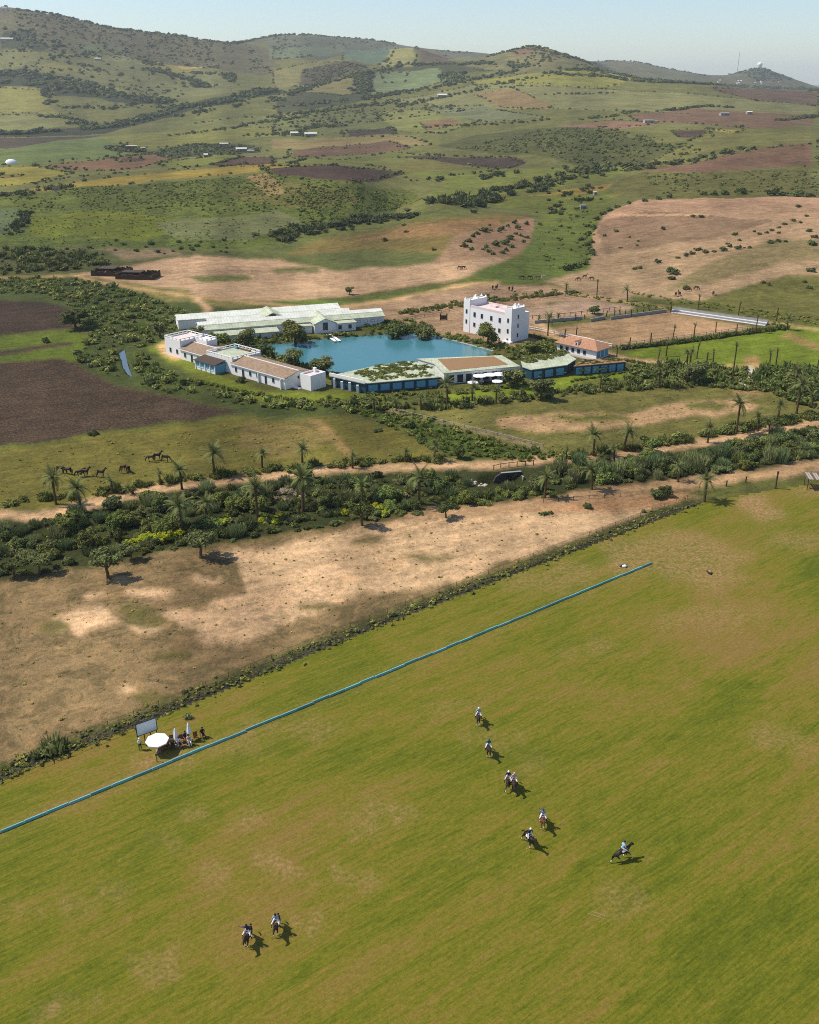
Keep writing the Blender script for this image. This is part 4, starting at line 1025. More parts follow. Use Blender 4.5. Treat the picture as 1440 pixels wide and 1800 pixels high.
for (pts, rad, gap, jit) in (
    ([(485,418),(520,410),(560,400),(610,392),(660,384),(730,379)], 4, 2.2, 3), ([(500,420),(600,396),(700,382)], 3, 3, 5),
    ([(775,316),(820,318),(860,312),(895,308)], 5, 3, 4), ([(795,362),(850,352),(880,340),(940,330),(975,320)], 5.5, 2.4, 6), ([(975,320),(1010,305),(1060,297),(1120,296),(1180,288)], 5, 3.5, 6),
    ([(1180,288),(1240,275),(1300,262)], 4, 5, 4), ([(760,273),(800,276),(850,277),(900,276)], 2.6, 9, 2),
    ([(975,345),(1020,336),(1050,330)], 3, 4, 5), ([(965,375),(1000,360),(1040,352)], 3, 4, 6), ([(985,300),(1100,292),(1200,287)], 4, 5, 8),
    ([(0,345),(55,340)], 5, 2.4, 3), ([(70,333),(128,330)], 4, 12, 1), ([(40,323),(130,312),(200,305),(300,298),(380,290)], 2.6, 6, 3), ([(60,290),(160,296)], 2, 9, 1),
    ([(10,415),(30,400),(50,372)], 3, 3, 2), ([(100,436),(200,432),(300,438),(420,432)], 2, 5, 4),
    ([(170,282),(260,270),(330,260)], 2.5, 8, 2), ([(195,262),(245,268)], 7, 3, 5), ([(330,256),(400,258),(460,264)], 4, 4, 8),
    ([(430,238),(480,238),(560,240)], 5, 5, 6), ([(500,235),(540,225),(580,218),(600,222)], 6, 4, 6), ([(550,222),(600,214),(680,212)], 4, 10, 5),
    ([(300,238),(380,228),(470,212),(540,204)], 5, 5, 4), ([(480,205),(560,195),(660,185),(700,178)], 6, 4, 6), ([(480,190),(560,182),(620,176)], 5, 6, 8), ([(640,215),(720,205),(860,186)], 3, 12, 3),
    ([(480,178),(560,150),(640,127),(700,118),(800,112),(860,110)], 7, 4, 8), ([(640,176),(700,165),(800,148),(900,128),(960,122)], 7, 4, 8), ([(700,188),(800,165),(880,150),(960,138)], 6, 6, 6),
    ([(635,130),(640,150),(636,166)], 10, 3, 8), ([(780,130),(800,142),(790,150)], 11, 3, 10), ([(860,110),(900,118),(960,124),(1060,128)], 7, 4, 6), ([(730,225),(780,222),(860,220),(950,213)], 4, 5, 4),
    ([(1170,195),(1240,188),(1290,190)], 5, 4, 3), ([(1010,212),(1080,205),(1120,196)], 4.5, 5, 3), ([(970,212),(1030,210)], 4, 5, 4), ([(960,165),(1080,163)], 5, 14, 3), ([(1370,212),(1400,210),(1440,206)], 5, 4, 3),
    ([(970,92),(1030,106),(1060,120),(1100,135),(1160,146),(1250,153),(1440,160)], 7, 5, 8), ([(960,132),(1060,137),(1140,148),(1240,152)], 7, 4, 6), ([(1150,138),(1250,150)], 8, 6, 8), ([(1290,152),(1440,158)], 8, 4, 8),
    ([(0,130),(70,134),(140,148),(220,168),(290,183)], 9, 3, 10), ([(0,145),(100,152),(200,170)], 9, 4, 10), ([(0,236),(130,228),(210,220),(300,196),(400,177),(480,160)], 9, 3, 9), ([(120,215),(200,218),(300,205),(420,185)], 7, 5, 8), ([(60,205),(150,212)], 6, 5, 3),
    ([(76,160),(92,182)], 7, 3, 4), ([(120,190),(200,195),(240,185)], 7, 6, 6), ([(230,190),(330,188),(440,175)], 7, 7, 12), ([(250,120),(330,140),(370,152)], 8, 4, 6), ([(330,130),(400,132),(410,142)], 8, 5, 8), ([(0,64),(40,62),(100,82)], 9, 6, 12), ([(80,100),(150,95),(220,95),(290,120)], 8, 6, 8), ([(140,112),(200,130)], 9, 10, 8),
    ([(0,14),(60,20),(140,34),(200,46),(300,58),(420,70),(480,62),(560,56),(700,72)], 9, 8, 10), ([(860,98),(930,80),(1000,97)], 7, 10, 8), ([(1050,108),(1110,106),(1180,122),(1240,133)], 8, 14, 12)):
    hedge_line(pts, rad * .72, gap * .62, jit, lod=1 if min(p[1] for p in pts) > 300 else 0)
for pts in OUTLINES:                            # thin unclipped hedges between the fields
    gl = GL(pts + pts[:1], 10)
    for a, b in zip(gl[:-1], gl[1:]):
        if a.y > 3400 or abs(a.x) > .45 * a.y or vnoise(a.x / 150, a.y / 150, 88) < .38: continue
        L_ = min((b - a).length, 160.0)
        for _ in range(int(L_ / 9 + random.random())):
            t = random.random(); add_bush(hd, a.x + (b.x - a.x) * t + random.gauss(0, 1), a.y + (b.y - a.y) * t + random.gauss(0, 1.5), (.7 + 1.5 * random.random() ** 2) * (1 + a.y / 2500), random.choice(((58, 64, 40), (70, 76, 44))), 0, .8)
hedge_area([(0,345),(130,331),(300,322),(480,304),(640,325),(745,352),(620,384),(480,375),(250,372),(40,372)], 2600, 61, .35, 1.3, ((66,76,36), (74,84,40)), 0, .34)
hedge_area([(0,372),(250,372),(480,375),(520,400),(440,430),(200,434),(0,440)], 1000, 62, .3, .9, ((76,88,38), (84,94,44)), 0, .4)
hedge_area([(500,330),(640,330),(745,350),(640,380),(500,400)], 900, 63, .4, 1.4, ((64,74,36),), 0, .3)
hedge_area([(790,262),(960,228),(1060,222),(1240,262),(1190,288),(1080,303),(960,272)], 900, 64, .9, 3.0, ((64,70,40), (74,80,44)), 0, .35)
hedge_area([(1130,304),(1440,298),(1440,340),(1150,342)], 500, 65, .6, 1.8, ((70,78,40),), 0, .4)
hedge_area([(0,10),(140,34),(300,58),(430,76),(480,128),(330,116),(180,90),(0,92)], 900, 66, 3, 7, ((72,74,50), (62,66,46), (84,76,52)), 0, .35)
hedge_area([(0,95),(260,112),(400,150),(300,180),(0,125)], 150, 67, 3, 7, ((60,68,44),), 0, .3)
hedge_area([(480,62),(700,72),(860,90),(780,100),(600,86),(480,100)], 220, 68, 4, 8, ((66,74,54),), 0, .35)
hedge_area([(520,122),(600,110),(650,120),(560,146)], 260, 69, 2, 5, ((70,72,48),), 0, .25)
hedge_area([(960,100),(1060,124),(1240,152),(1060,138)], 300, 70, 3, 6, ((74,70,48), (60,66,42)), 0, .3)
hedge_area([(900,110),(960,90),(1000,100),(940,124)], 60, 71, 3, 6, ((66,70,44),), 0, .2)
hedge_area([(1280,128),(1335,120),(1400,142),(1330,142)], 200, 72, 5, 10, ((60,72,58),), 0, .2)
hedge_area([(480,195),(700,178),(860,190),(700,205),(480,230)], 200, 73, 2.5, 5, ((60,66,40),), 0, .3)
hedge_area([(940,360),(1030,345),(1050,380),(1035,460),(960,480),(940,430)], 200, 74, .4, 1.6, ((66,78,34),), 0, .4)
hedge_area([(245,270),(330,253),(440,256),(465,268),(300,276)], 350, 75, 1.2, 3.2, ((62,70,42), (74,78,50)), 0, .25)
finish(hd, 'distant_hedgerows', 'dark hedgerows and scrub covering the far hills', 'hedgerow')

# ---- clipped hedges of the arenas
def hedge(pts, w, h, label, col=(70,78,40), n_per=9):
    gl = GL(pts, 10); H = heap(); c0 = gl[0]
    for a, b in zip(gl[:-1], gl[1:]):
        for _ in range(max(2, int((b - a).length * n_per / 3))):
            t = random.random(); p = a + (b - a) * t
            add_bush(H, p.x + random.uniform(-w, w) * .35 - c0.x, p.y + random.uniform(-w, w) * .35 - c0.y, h * (.55 + .3 * random.random()), (col[0] + random.randint(-6, 8), col[1] + random.randint(-6, 8), col[2]), 1, 1.1, 0)
    me = mesh_np('hedge', np.concatenate(H['V']), np.concatenate(H['F']), np.concatenate(H['T']))
    tag(link('hedge', me, M_STUFF, None, c0), label, 'hedge', 'hedges round the estate')
hedge([(1092,614),(1200,603),(1300,588),(1382,578)], 1.6, 1.5, 'long dark green hedge along the near side of the sand arena')
hedge([(928,590),(985,604)], 1.5, 1.0, 'short clipped hedge beside the track below the arena rails')
hedge([(1095,634),(1160,645),(1230,648)], 1.2, .8, 'low hedge along the garden path right of the tiled house')
hedge([(1330,652),(1440,662)], 1.2, 1.0, 'low hedge at the right picture edge beside the lawn')
hedge([(700,552),(830,532),(960,520),(1020,514)], 1.2, 1.3, 'row of young planted bushes behind the white tower', (82,86,44), 4)
hedge([(1000,672),(1100,655),(1200,650)], 1.2, .7, 'low clipped hedge at the foot of the clubhouse lawn')
hedge([(330,668),(430,690),(520,706),(600,708)], 1.5, .9, 'low flowering hedge below the guest wing lawn', (92,96,44))
# ================================================================== buildings
M_WHITE = plain('white_plaster', (238, 235, 232), .85, .15, .05, .6)
M_PINK = plain('pinkish_roof_screed', (226, 205, 200), .85, .15, .06, .8)
def sheet_mat(name, rgb, var):                 # sheet roofing: seams and weather stains
    mat = bpy.data.materials.new(name); nt, bs, N, L = nodes(mat); c = alb(*rgb, 1.1)
    tc = N.new('ShaderNodeTexCoord'); n1, n2 = noise_n(nt, tc.outputs['Object'], .35, 6, .7), noise_n(nt, tc.outputs['Object'], 2.5, 4, .7)
    w = N.new('ShaderNodeTexWave'); w.bands_direction = 'X'; w.inputs['Scale'].default_value = .32; L.new(tc.outputs['Object'], w.inputs['Vector'])
    k_ = mixc(nt, rng_n(nt, mth(nt, 'ADD', mth(nt, 'MULTIPLY', n1, .7), mth(nt, 'MULTIPLY', n2, .3)), .35, .65), tuple(v * (1 - var) for v in c), tuple(min(.88, v * (1 + var * .6)) for v in c))
    k_ = mixc(nt, rng_n(nt, w.outputs['Fac'], .93, 1.0, 0, .45), k_, tuple(v * .45 for v in c))
    L.new(k_, bs.inputs['Base Color']); bs.inputs['Roughness'].default_value = .75; return mat
M_PALE = sheet_mat('pale_green_roofing', (188, 193, 164), .28)
M_PALEW = sheet_mat('white_and_lit_roofing', (224, 225, 210), .2)  # white roofs; on the stable ridge strip it paints sunlight
M_TEALW = plain('dark_teal_front', (36, 72, 88), .7, .25, .3, .8)
M_GLASS = plain('window_glass', (38, 50, 62), .15, .5, .2, 1)
M_FRAME = plain('window_frame', (120, 130, 138), .6, .3, .1, 2)
M_SHUT = plain('blue_panel', (96, 158, 184), .6, .3, .1, 1)
M_WOOD = plain('weathered_wood', (112, 92, 70), .9, .1, .3, 3)
M_DWOOD = plain('dark_wood', (78, 62, 50), .9, .1, .35, 3)
M_STONE = plain('grey_stone', (168, 160, 150), .9, .15, .2, 1.5)
M_CONC = plain('concrete', (150, 148, 144), .9, .15, .2, 1.2)
M_EARTHR = plain('brown_roof_gravel', (150, 118, 86), .95, .1, .2, 1.2)
M_DARKROOF = plain('dark_tile', (82, 68, 60), .85, .2, .25, 2)
M_BLACK = plain('black_and_dark_openings', (30, 30, 34), .6, .3, .2, 2)  # black parts, and the painted dark of the culvert pipes
M_CANVAS = plain('white_canvas', (240, 238, 236), .8, .15, .03, 2)
def tile_mat(name, a, b):
    mat = bpy.data.materials.new(name); nt, bs, N, L = nodes(mat)
    tc = N.new('ShaderNodeTexCoord'); n_ = noise_n(nt, tc.outputs['Object'], 1.4, 6, .7)
    w = N.new('ShaderNodeTexWave'); w.inputs['Scale'].default_value = 3.6; w.inputs['Distortion'].default_value = 1.0; L.new(tc.outputs['Object'], w.inputs['Vector'])
    c = mixc(nt, rng_n(nt, n_, .35, .65), alb(*a), alb(*b)); c = mixc(nt, rng_n(nt, w.outputs['Fac'], 0, 1, 0, .25), c, (.12, .09, .07))
    L.new(c, bs.inputs['Base Color']); bs.inputs['Roughness'].default_value = .9
    bp_ = N.new('ShaderNodeBump'); bp_.inputs['Strength'].default_value = .4; L.new(w.outputs['Fac'], bp_.inputs['Height']); L.new(bp_.outputs[0], bs.inputs['Normal'])
    return mat
M_TILE = tile_mat('old_roof_tiles', (142, 116, 92), (176, 148, 120))
M_TILE2 = tile_mat('terracotta_tiles', (178, 122, 92), (200, 152, 116))

def bx(bm, x0, x1, y0, y1, z0, z1):
    v = [bm.verts.new(c) for c in ((x0,y0,z0),(x1,y0,z0),(x1,y1,z0),(x0,y1,z0),(x0,y0,z1),(x1,y0,z1),(x1,y1,z1),(x0,y1,z1))]
    for f in ((0,3,2,1),(4,5,6,7),(0,1,5,4),(1,2,6,5),(2,3,7,6),(3,0,4,7)): bm.faces.new([v[i] for i in f])
def part(name, mat, parent, *boxes):
    bm = bmesh.new()
    for b in boxes: bx(bm, *b)
    return link(name, bm_mesh(bm, name), mat, parent)
def prism(bm, poly, z0, z1):
    lo = [bm.verts.new((x, y, z0)) for x, y in poly]; hi = [bm.verts.new((x, y, z1)) for x, y in poly]; k = len(poly)
    bm.faces.new(lo[::-1]); bm.faces.new(hi)
    for i in range(k): bm.faces.new((lo[i], lo[(i + 1) % k], hi[(i + 1) % k], hi[i]))
def polypart(name, mat, parent, poly, z0, z1):
    bm = bmesh.new(); prism(bm, poly, z0, z1); return link(name, bm_mesh(bm, name), mat, parent)
def gable_roof(parent, x0, x1, y0, y1, z, rise, mat, over=.35, th=.16, name='roof', ridge=None, axis='x', hip=(0, 0)):
    """two sloping slabs over a ridge along local x (or y)."""
    bm = bmesh.new()
    if axis == 'y': x0, x1, y0, y1 = y0, y1, x0, x1
    ym = (y0 + y1) / 2 if ridge is None else ridge
    def P(x, y, zz): return (x, y, zz) if axis == 'x' else (y, x, zz)
    a, b = x0 - over, x1 + over
    for t0, t1 in ((0, th),):
        L0, L1 = P(a, y0 - over, z), P(b, y0 - over, z); R0, R1 = P(a, y1 + over, z), P(b, y1 + over, z)
        T0, T1 = P(a + hip[0], ym, z + rise), P(b - hip[1], ym, z + rise)
        up = lambda p: (p[0], p[1], p[2] + th)
        lo = [bm.verts.new(p) for p in (L0, L1, R0, R1, T0, T1)]; hi = [bm.verts.new(up(p)) for p in (L0, L1, R0, R1, T0, T1)]
        l0, l1, r0, r1, t0_, t1_ = range(6)
        for q in ((l0, l1, t1_, t0_), (r1, r0, t0_, t1_)):
            bm.faces.new([hi[i] for i in q]); bm.faces.new([lo[i] for i in q][::-1])
        for i, j in ((l0, l1), (r0, r1)): bm.faces.new((lo[i], lo[j], hi[j], hi[i]))
        if hip[0]: bm.faces.new((hi[r0], hi[l0], hi[t0_])); bm.faces.new((lo[l0], lo[r0], hi[r0], hi[l0]))
        else: bm.faces.new((lo[l0], hi[l0], hi[t0_], lo[t0_])); bm.faces.new((lo[t0_], hi[t0_], hi[r0], lo[r0]))
        if hip[1]: bm.faces.new((hi[l1], hi[r1], hi[t1_])); bm.faces.new((lo[l1], lo[r1], hi[r1], hi[l1]))
        else: bm.faces.new((lo[l1], lo[t1_], hi[t1_], hi[l1])); bm.faces.new((lo[t1_], lo[r1], hi[r1], hi[t1_]))
    return link(name, bm_mesh(bm, name), mat, parent)
def gable_wall(parent, x0, x1, y0, y1, z, rise, mat, name='wall', axis='x'):
    """walls of a gabled house."""
    bm = bmesh.new()
    if axis == 'y': x0, x1, y0, y1 = y0, y1, x0, x1
    P = (lambda x, y, zz: (x, y, zz)) if axis == 'x' else (lambda x, y, zz: (y, x, zz))
    v = {k: bm.verts.new(P(*p)) for k, p in dict(a=(x0,y0,-.3), b=(x1,y0,-.3), c=(x1,y1,-.3), d=(x0,y1,-.3), e=(x0,y0,z), f=(x1,y0,z), g=(x1,y1,z), h=(x0,y1,z), m=(x0,(y0+y1)/2,z+rise), n=(x1,(y0+y1)/2,z+rise)).items()}
    for q in ('abfe', 'cdhg', 'bcgnf', 'daemh', 'efnm', 'ghmn', 'adcb'): bm.faces.new([v[k] for k in q])
    return link(name, bm_mesh(bm, name), mat, parent)
def window(parent, x, z, w, h, face, name='window', glass=None, frame=None, depth=.07):
    """face: (axis, coordinate, outward sign); a framed pane on a wall."""
    ax, c, sg = face; t = .07
    def B(u0, u1, z0, z1, d0, d1):
        lo, hi = sorted((c + sg * d0, c + sg * d1))
        return (u0, u1, lo, hi, z0, z1) if ax == 'y' else (lo, hi, u0, u1, z0, z1)
    f = part(name, frame or M_FRAME, parent, B(x - w/2 - t, x - w/2, z, z + h, .003, depth), B(x + w/2, x + w/2 + t, z, z + h, .003, depth), B(x - w/2 - t, x + w/2 + t, z + h, z + h + t, .003, depth), B(x - w/2 - t, x + w/2 + t, z - t, z, .003, depth + .05))
    part('pane', glass or M_GLASS, f, B(x - w/2, x + w/2, z, z + h, .003, .02))
    return f
def parapet(parent, x0, x1, y0, y1, z, h, mat, sides='sewn', t=.22, name='parapet', rail=False):
    bs_ = []
    if 's' in sides: bs_.append(('s', (x0, x1, y0, y0 + t)))
    if 'n' in sides: bs_.append(('n', (x0, x1, y1 - t, y1)))
    if 'w' in sides: bs_.append(('w', (x0, x0 + t, y0 + (t if 's' in sides else 0), y1 - (t if 'n' in sides else 0))))
    if 'e' in sides: bs_.append(('e', (x1 - t, x1, y0 + (t if 's' in sides else 0), y1 - (t if 'n' in sides else 0))))
    for k, (a, b, c, d) in bs_:
        if not rail: part(name, mat, parent, (a, b, c, d, z, z + h))
        else:
            L_ = (b - a) if k in 'sn' else (d - c); nn = max(2, int(L_ / 1.6)); bxs = [(a, b, c, d, z, z + h * .35), (a, b, c, d, z + h * .8, z + h)]
            for i in range(nn + 1):
                if k in 'sn': q = a + (b - a - t) * i / nn; bxs.append((q, q + t, c + .01, d - .01, z + h * .35, z + h * .8))
                else: q = c + (d - c - t) * i / nn; bxs.append((a + .01, b - .01, q, q + t, z + h * .35, z + h * .8))
            part(name, mat, parent, *bxs)

# ---- guest wing: long white house on the left of the lake
ang = math.atan2(-.663, .7487)
gw = empty('guest_wing', (-69.7, 275.5, 0), ang); tag(gw, 'long white guest wing with tiled roofs and roof terraces left of the lake', 'building')
gable_wall(gw, 26.5, 49, 0, 9.6, 3.0, 1.1, M_WHITE); gable_roof(gw, 26.5, 49, 0, 9.6, 3.0, 1.15, M_TILE, .3)
part('ridge_cap', M_WHITE, gw, (26.3, 49.3, 4.68, 4.92, 4.28, 4.42)); part('eave', M_WHITE, gw, (26.2, 49.3, -.42, -.3, 2.9, 3.1))
for k in range(7): window(gw, 28.6 + k * 3.05 + (.4 if k > 3 else 0), 1.1 if k not in (1, 4) else .1, .75, 1.15 if k not in (1, 4) else 2.1, ('y', 0, -1), 'window' if k not in (1, 4) else 'door')
part('buttress', M_WHITE, gw, (47.6, 47.9, -.7, 0, 0, 2.6)); part('buttress', M_WHITE, gw, (38.3, 38.6, -.5, 0, 0, 2.6))
window(gw, 4.8, 2.2, .5, .5, ('x', 49, 1)); part('porch_step', M_WHITE, gw, (48.2, 51.5, 2.5, 3.6, 0, .25))
part('annex', M_WHITE, gw, (51, 55, 3.7, 9.2, 0, 3.6)); parapet(gw, 51, 55, 3.7, 9.2, 3.6, .55, M_WHITE, 'swen'); part('annex_roof', M_PINK, gw, (51.2, 54.8, 3.9, 9, 3.55, 3.66))
part('link_wall', M_WHITE, gw, (49, 51, 5, 5.3, 0, 3.1)); part('chimney', M_WHITE, gw, (51.4, 52.2, 8, 8.6, 3.7, 4.9))
part('terrace_block', M_WHITE, gw, (15, 26.5, .5, 11, 0, 3.7)); part('terrace_floor', M_PALE, gw, (15.2, 26.3, .7, 10.8, 3.65, 3.78)); parapet(gw, 15, 26.5, .5, 11, 3.7, .95, M_WHITE, 'swen', .25, 'parapet', True)
part('bench', M_WOOD, gw, (16.5, 23, 9.6, 10.2, 3.78, 4.2)); part('water_tank', M_SHUT, gw, (17, 18, 9, 9.6, 3.78, 4.6))
bm = bmesh.new(); prism(bm, [(0, 0), (9.6, 0), (9.6, 4.2), (0, 4.2)], 0, .14)
pr = link('porch_roof', bm_mesh(bm, 'porch_roof'), M_DARKROOF, gw, (14.2, -3.8, 2.55)); pr.rotation_euler = (R(9), 0, 0)
for k in range(5): part('porch_post', M_WHITE, gw, (14.5 + k * 2.2, 14.75 + k * 2.2, -3.5, -3.25, 0, 2.62))
for k in range(4): window(gw, 15.75 + k * 2.2, .9, 1.7, 1.45, ('y', -3.3, -1), 'porch_window', M_SHUT, M_WHITE)
part('porch_wall', M_WHITE, gw, (14.5, 23.3, -3.3, -3.05, 0, .85)); part('porch_side', M_SHUT, gw, (23.2, 23.4, -3.05, .5, 0, 2.5)); part('porch_side', M_WHITE, gw, (14.5, 14.7, -3.05, 0.5, 0, 2.5))
gable_wall(gw, 3, 15, 0, 9.6, 3.0, 1.1, M_WHITE); gable_roof(gw, 3, 14.9, 0, 9.6, 3.0, 1.15, M_TILE, .3, .16, 'roof', None, 'x')
part('eave', M_WHITE, gw, (2.7, 14.2, -.42, -.3, 2.9, 3.1)); part('ridge_cap', M_WHITE, gw, (2.7, 15.2, 4.68, 4.92, 4.28, 4.42))
for k, x in enumerate((5.2, 8.4, 11.6)): window(gw, x, 1.0 if k != 1 else .1, .8, 1.2 if k != 1 else 2.1, ('y', 0, -1), 'window' if k != 1 else 'door')
part('corner_block', M_WHITE, gw, (-5, 2.6, .4, 9, 0, 4.9)); part('corner_floor', M_PINK, gw, (-4.8, 2.4, .6, 8.8, 4.85, 4.96)); parapet(gw, -5, 2.6, .4, 9, 4.9, .95, M_WHITE, 'swen', .25, 'parapet', True)
part('stair_block', M_WHITE, gw, (2.62, 8.5, 5.6, 9.4, 3, 5.0)); parapet(gw, 2.62, 8.5, 5.6, 9.4, 5.0, .8, M_WHITE, 'sne', .22, 'parapet', True)
window(gw, -2.5, 1.2, .8, 1.2, ('y', .4, -1)); window(gw, .8, 1.2, .8, 1.2, ('y', .4, -1)); window(gw, 4.5, 1.2, .8, 1.2, ('x', -5, -1))

# ---- stables behind the lake
axs = (.943, .333)
st = empty('stable_block', (-67.6, 300.5, 0), math.atan2(axs[1], axs[0])); tag(st, 'stable block of long parallel sheds with pale green roofs behind the lake', 'building')
gable_wall(st, 0, 61, -4.4, 4.4, 2.9, 1.6, M_WHITE); gable_roof(st, 0, 61, -4.4, 4.4, 2.9, 1.6, M_PALE, .4)
rs = part('lit_ridge_strip', M_PALEW, st, (-.42, 61.42, -2.1, .05, .02, .06)); rs.location = (0, 0, 4.68); rs.rotation_euler = (math.atan2(1.6, 4.8), 0, 0)  # whiter strip painted for the brighter light on the upper slope
gable_wall(st, 4, 52, 5.6, 10.4, 2.7, 1.0, M_WHITE); gable_roof(st, 4, 52, 5.6, 10.4, 2.7, 1.0, M_PALEW, .3)
gable_wall(st, -5, 50, 11.8, 18.6, 3.0, 1.1, M_WHITE); gable_roof(st, -5, 50, 11.8, 18.6, 3.0, 1.1, M_PALEW, .4)
part('lean_to', M_WHITE, st, (4, 24, -9.2, -4.4, 0, 1.75))
bm = bmesh.new(); prism(bm, [(0, 0), (20.6, 0), (20.6, 5.4), (0, 5.4)], 0, .12)
lr = link('lean_to_roof', bm_mesh(bm, 'lean_to_roof'), M_PALE, st, (3.7, -9.6, 1.85)); lr.rotation_euler = (R(6), 0, 0)
gable_wall(st, 36, 43, -9, 4, 3.0, 1.7, M_WHITE, 'gatehouse', 'y'); gable_roof(st, 36, 43, -9, 4, 3.0, 1.7, M_PALE, .4, .16, 'gatehouse_roof', None, 'y')
gable_wall(st, 22, 28.5, 5, 15, 3.2, 1.5, M_WHITE, 'cross_wing', 'y'); gable_roof(st, 22, 28.5, 5, 15, 3.2, 1.5, M_PALE, .4, .16, 'cross_roof', None, 'y')
window(st, 39.5, 1.0, 1.6, 2.4, ('y', -9, -1), 'arch_door', M_GLASS); window(st, 25.2, 3.0, 2.2, 1.4, ('y', 5, -1), 'arch_window', M_GLASS)
part('shopfront', M_WHITE, st, (43, 50, -8.4, -4.4, 0, 2.6)); part('shop_roof', M_PALE, st, (42.8, 50.3, -8.8, -4.3, 2.62, 2.76))
for k in range(2): window(st, 44.6 + k * 3.4, .8, 1.0, 1.2, ('y', -8.4, -1), 'window', M_GLASS)
part('side_roof', M_PALE, st, (27, 35.6, -8, -4.4, 2.45, 2.58)); part('side_wall', M_WHITE, st, (27.2, 35.4, -7.7, -4.4, 0, 2.42))
for k in range(4): window(st, 52.2 + k * 2.4, 1.5, 1.2, .6, ('y', -4.4, -1), 'window', M_CANVAS)
window(st, 0, 1.0, 1.6, 1.4, ('x', 0, -1), 'window'); part('gable_vent', M_BLACK, st, (-.05, 0, -.8, .8, 3.2, 3.9))
bm = bmesh.new(); bmesh.ops.create_cone(bm, segments=12, radius1=2.6, radius2=.05, depth=2.6)
cn = link('tent', bm_mesh(bm, 'tent'), M_CANVAS, None, Vector((flat(491, 582).x, flat(491, 582).y, 2.9))); tag(cn, 'white conical tent roof in front of the stables', 'tent')
for k in range(6):
    bm = bmesh.new(); tube(bm, [(2.3 * math.cos(k * 1.047), 2.3 * math.sin(k * 1.047), -2.9), (2.3 * math.cos(k * 1.047), 2.3 * math.sin(k * 1.047), -1.15)], [.06, .06], 6); link('pole', bm_mesh(bm, 'pole'), M_WOOD, cn)

# ---- clubhouse: chain of low rooms in front of the lake
def poly_house(name, label, poly, h, roof, cat_='building', rim=None, wall=None):
    c = Vector((sum(p[0] for p in poly) / len(poly), sum(p[1] for p in poly) / len(poly), 0)); e = empty(name, c)
    q = [(x - c.x, y - c.y) for x, y in poly]
    polypart('wall', wall or M_WHITE, e, [(x * .97, y * .97) for x, y in q], -.2, h)
    polypart('roof', roof, e, q, h + .005, h + .2)
    tag(e, label, cat_); return e, q
def facade(e, a, b, z0, w, h, n_, name, glass, frame=None, m0=.5):
    """openings along the wall from a to b (local points)."""
    A_, B_ = Vector((a[0], a[1], 0)), Vector((b[0], b[1], 0)); d = (B_ - A_); L_ = d.length; d.normalize(); out = Vector((d.y, -d.x, 0))
    for k in range(n_):
        c = A_ + d * (m0 + (L_ - 2 * m0) * (k + .5) / n_)
        bm = bmesh.new(); bx(bm, -w/2 - .08, w/2 + .08, -.06, .02, z0 - .08, z0); bx(bm, -w/2 - .08, w/2 + .08, -.06, .02, z0 + h, z0 + h + .08); bx(bm, -w/2 - .08, -w/2, -.06, .02, z0, z0 + h); bx(bm, w/2, w/2 + .08, -.06, .02, z0, z0 + h)
        f = link(name, bm_mesh(bm, name), frame or M_FRAME, e, c + out * .03, math.atan2(d.y, d.x))
        bm = bmesh.new(); bx(bm, -w/2, w/2, -.03, .01, z0, z0 + h); link('pane', bm_mesh(bm, 'pane'), glass, f)
PC = [(-11.7, 239.2), (8.5, 245.2), (6.5, 256), (0, 261), (-9, 256.5), (-21.5, 246.3)]
c1, q1 = poly_house('clubhouse_room', 'low clubhouse room with a creeper-grown roof and blue shaded front', PC, 2.7, M_PALE, wall=M_TEALW)
facade(c1, (q1[0][0] * .97, q1[0][1] * .97), (q1[1][0] * .97, q1[1][1] * .97), .5, 2.5, 1.8, 6, 'bay_window', M_SHUT, M_DWOOD, .3)
polypart('parapet', M_WHITE, c1, [(q1[5][0], q1[5][1]), (q1[0][0], q1[0][1]), (q1[0][0] + .1, q1[0][1] + .3), (q1[5][0] + .2, q1[5][1] + .3)], 2.92, 3.7)
for k in range(4):
    t = .15 + .22 * k; x = q1[5][0] + (q1[0][0] - q1[5][0]) * t; y = q1[5][1] + (q1[0][1] - q1[5][1]) * t
    part('buttress', M_WHITE, c1, (x - .45, x + .2, y - .5, y + .1, -.2, 2.4 - .3 * (k % 2)))
PD = [(9.2, 247.6), (30.6, 254.6), (26.5, 266), (12, 264), (2, 262.4), (6.9, 257)]
c2, q2 = poly_house('clubhouse_hall', 'clubhouse hall with a pale roof and brown gravel panel behind white parasols', PD, 3.0, M_PALE)
polypart('gravel_panel', M_EARTHR, c2, [(q2[0][0] + 1.6, q2[0][1] + 2.6), (q2[1][0] - 3.2, q2[1][1] + 1.6), (q2[2][0] - 2.4, q2[2][1] - 1.4), (q2[3][0] - 4, q2[3][1] - 2.2)], 3.21, 3.26)
facade(c2, (q2[0][0] * .97, q2[0][1] * .97), (q2[1][0] * .97, q2[1][1] * .97), .2, 1.7, 2.2, 8, 'french_window', M_GLASS, M_WHITE, .8)
PE = [(31.2, 254.9), (33.3, 251.8), (43.8, 256.6), (47.4, 262.7), (45.8, 268), (40, 268), (31.5, 264)]
c3, q3 = poly_house('canvas_pavilion', 'pavilion under a pale sheet roof between hall and tiled house', PE, 2.8, M_PALE, wall=M_TEALW)
facade(c3, (q3[1][0] * .97, q3[1][1] * .97), (q3[2][0] * .97, q3[2][1] * .97), .3, 2.6, 2.0, 3, 'glass_panel', M_SHUT, M_DWOOD, .3)
PF = [(45.5, 256.2), (61.3, 261), (60, 265.6), (49, 263)]
c4, q4 = poly_house('vine_pergola', 'dark vine-covered pergola room at the end of the clubhouse', PF, 2.5, M_EARTHR, wall=M_TEALW)
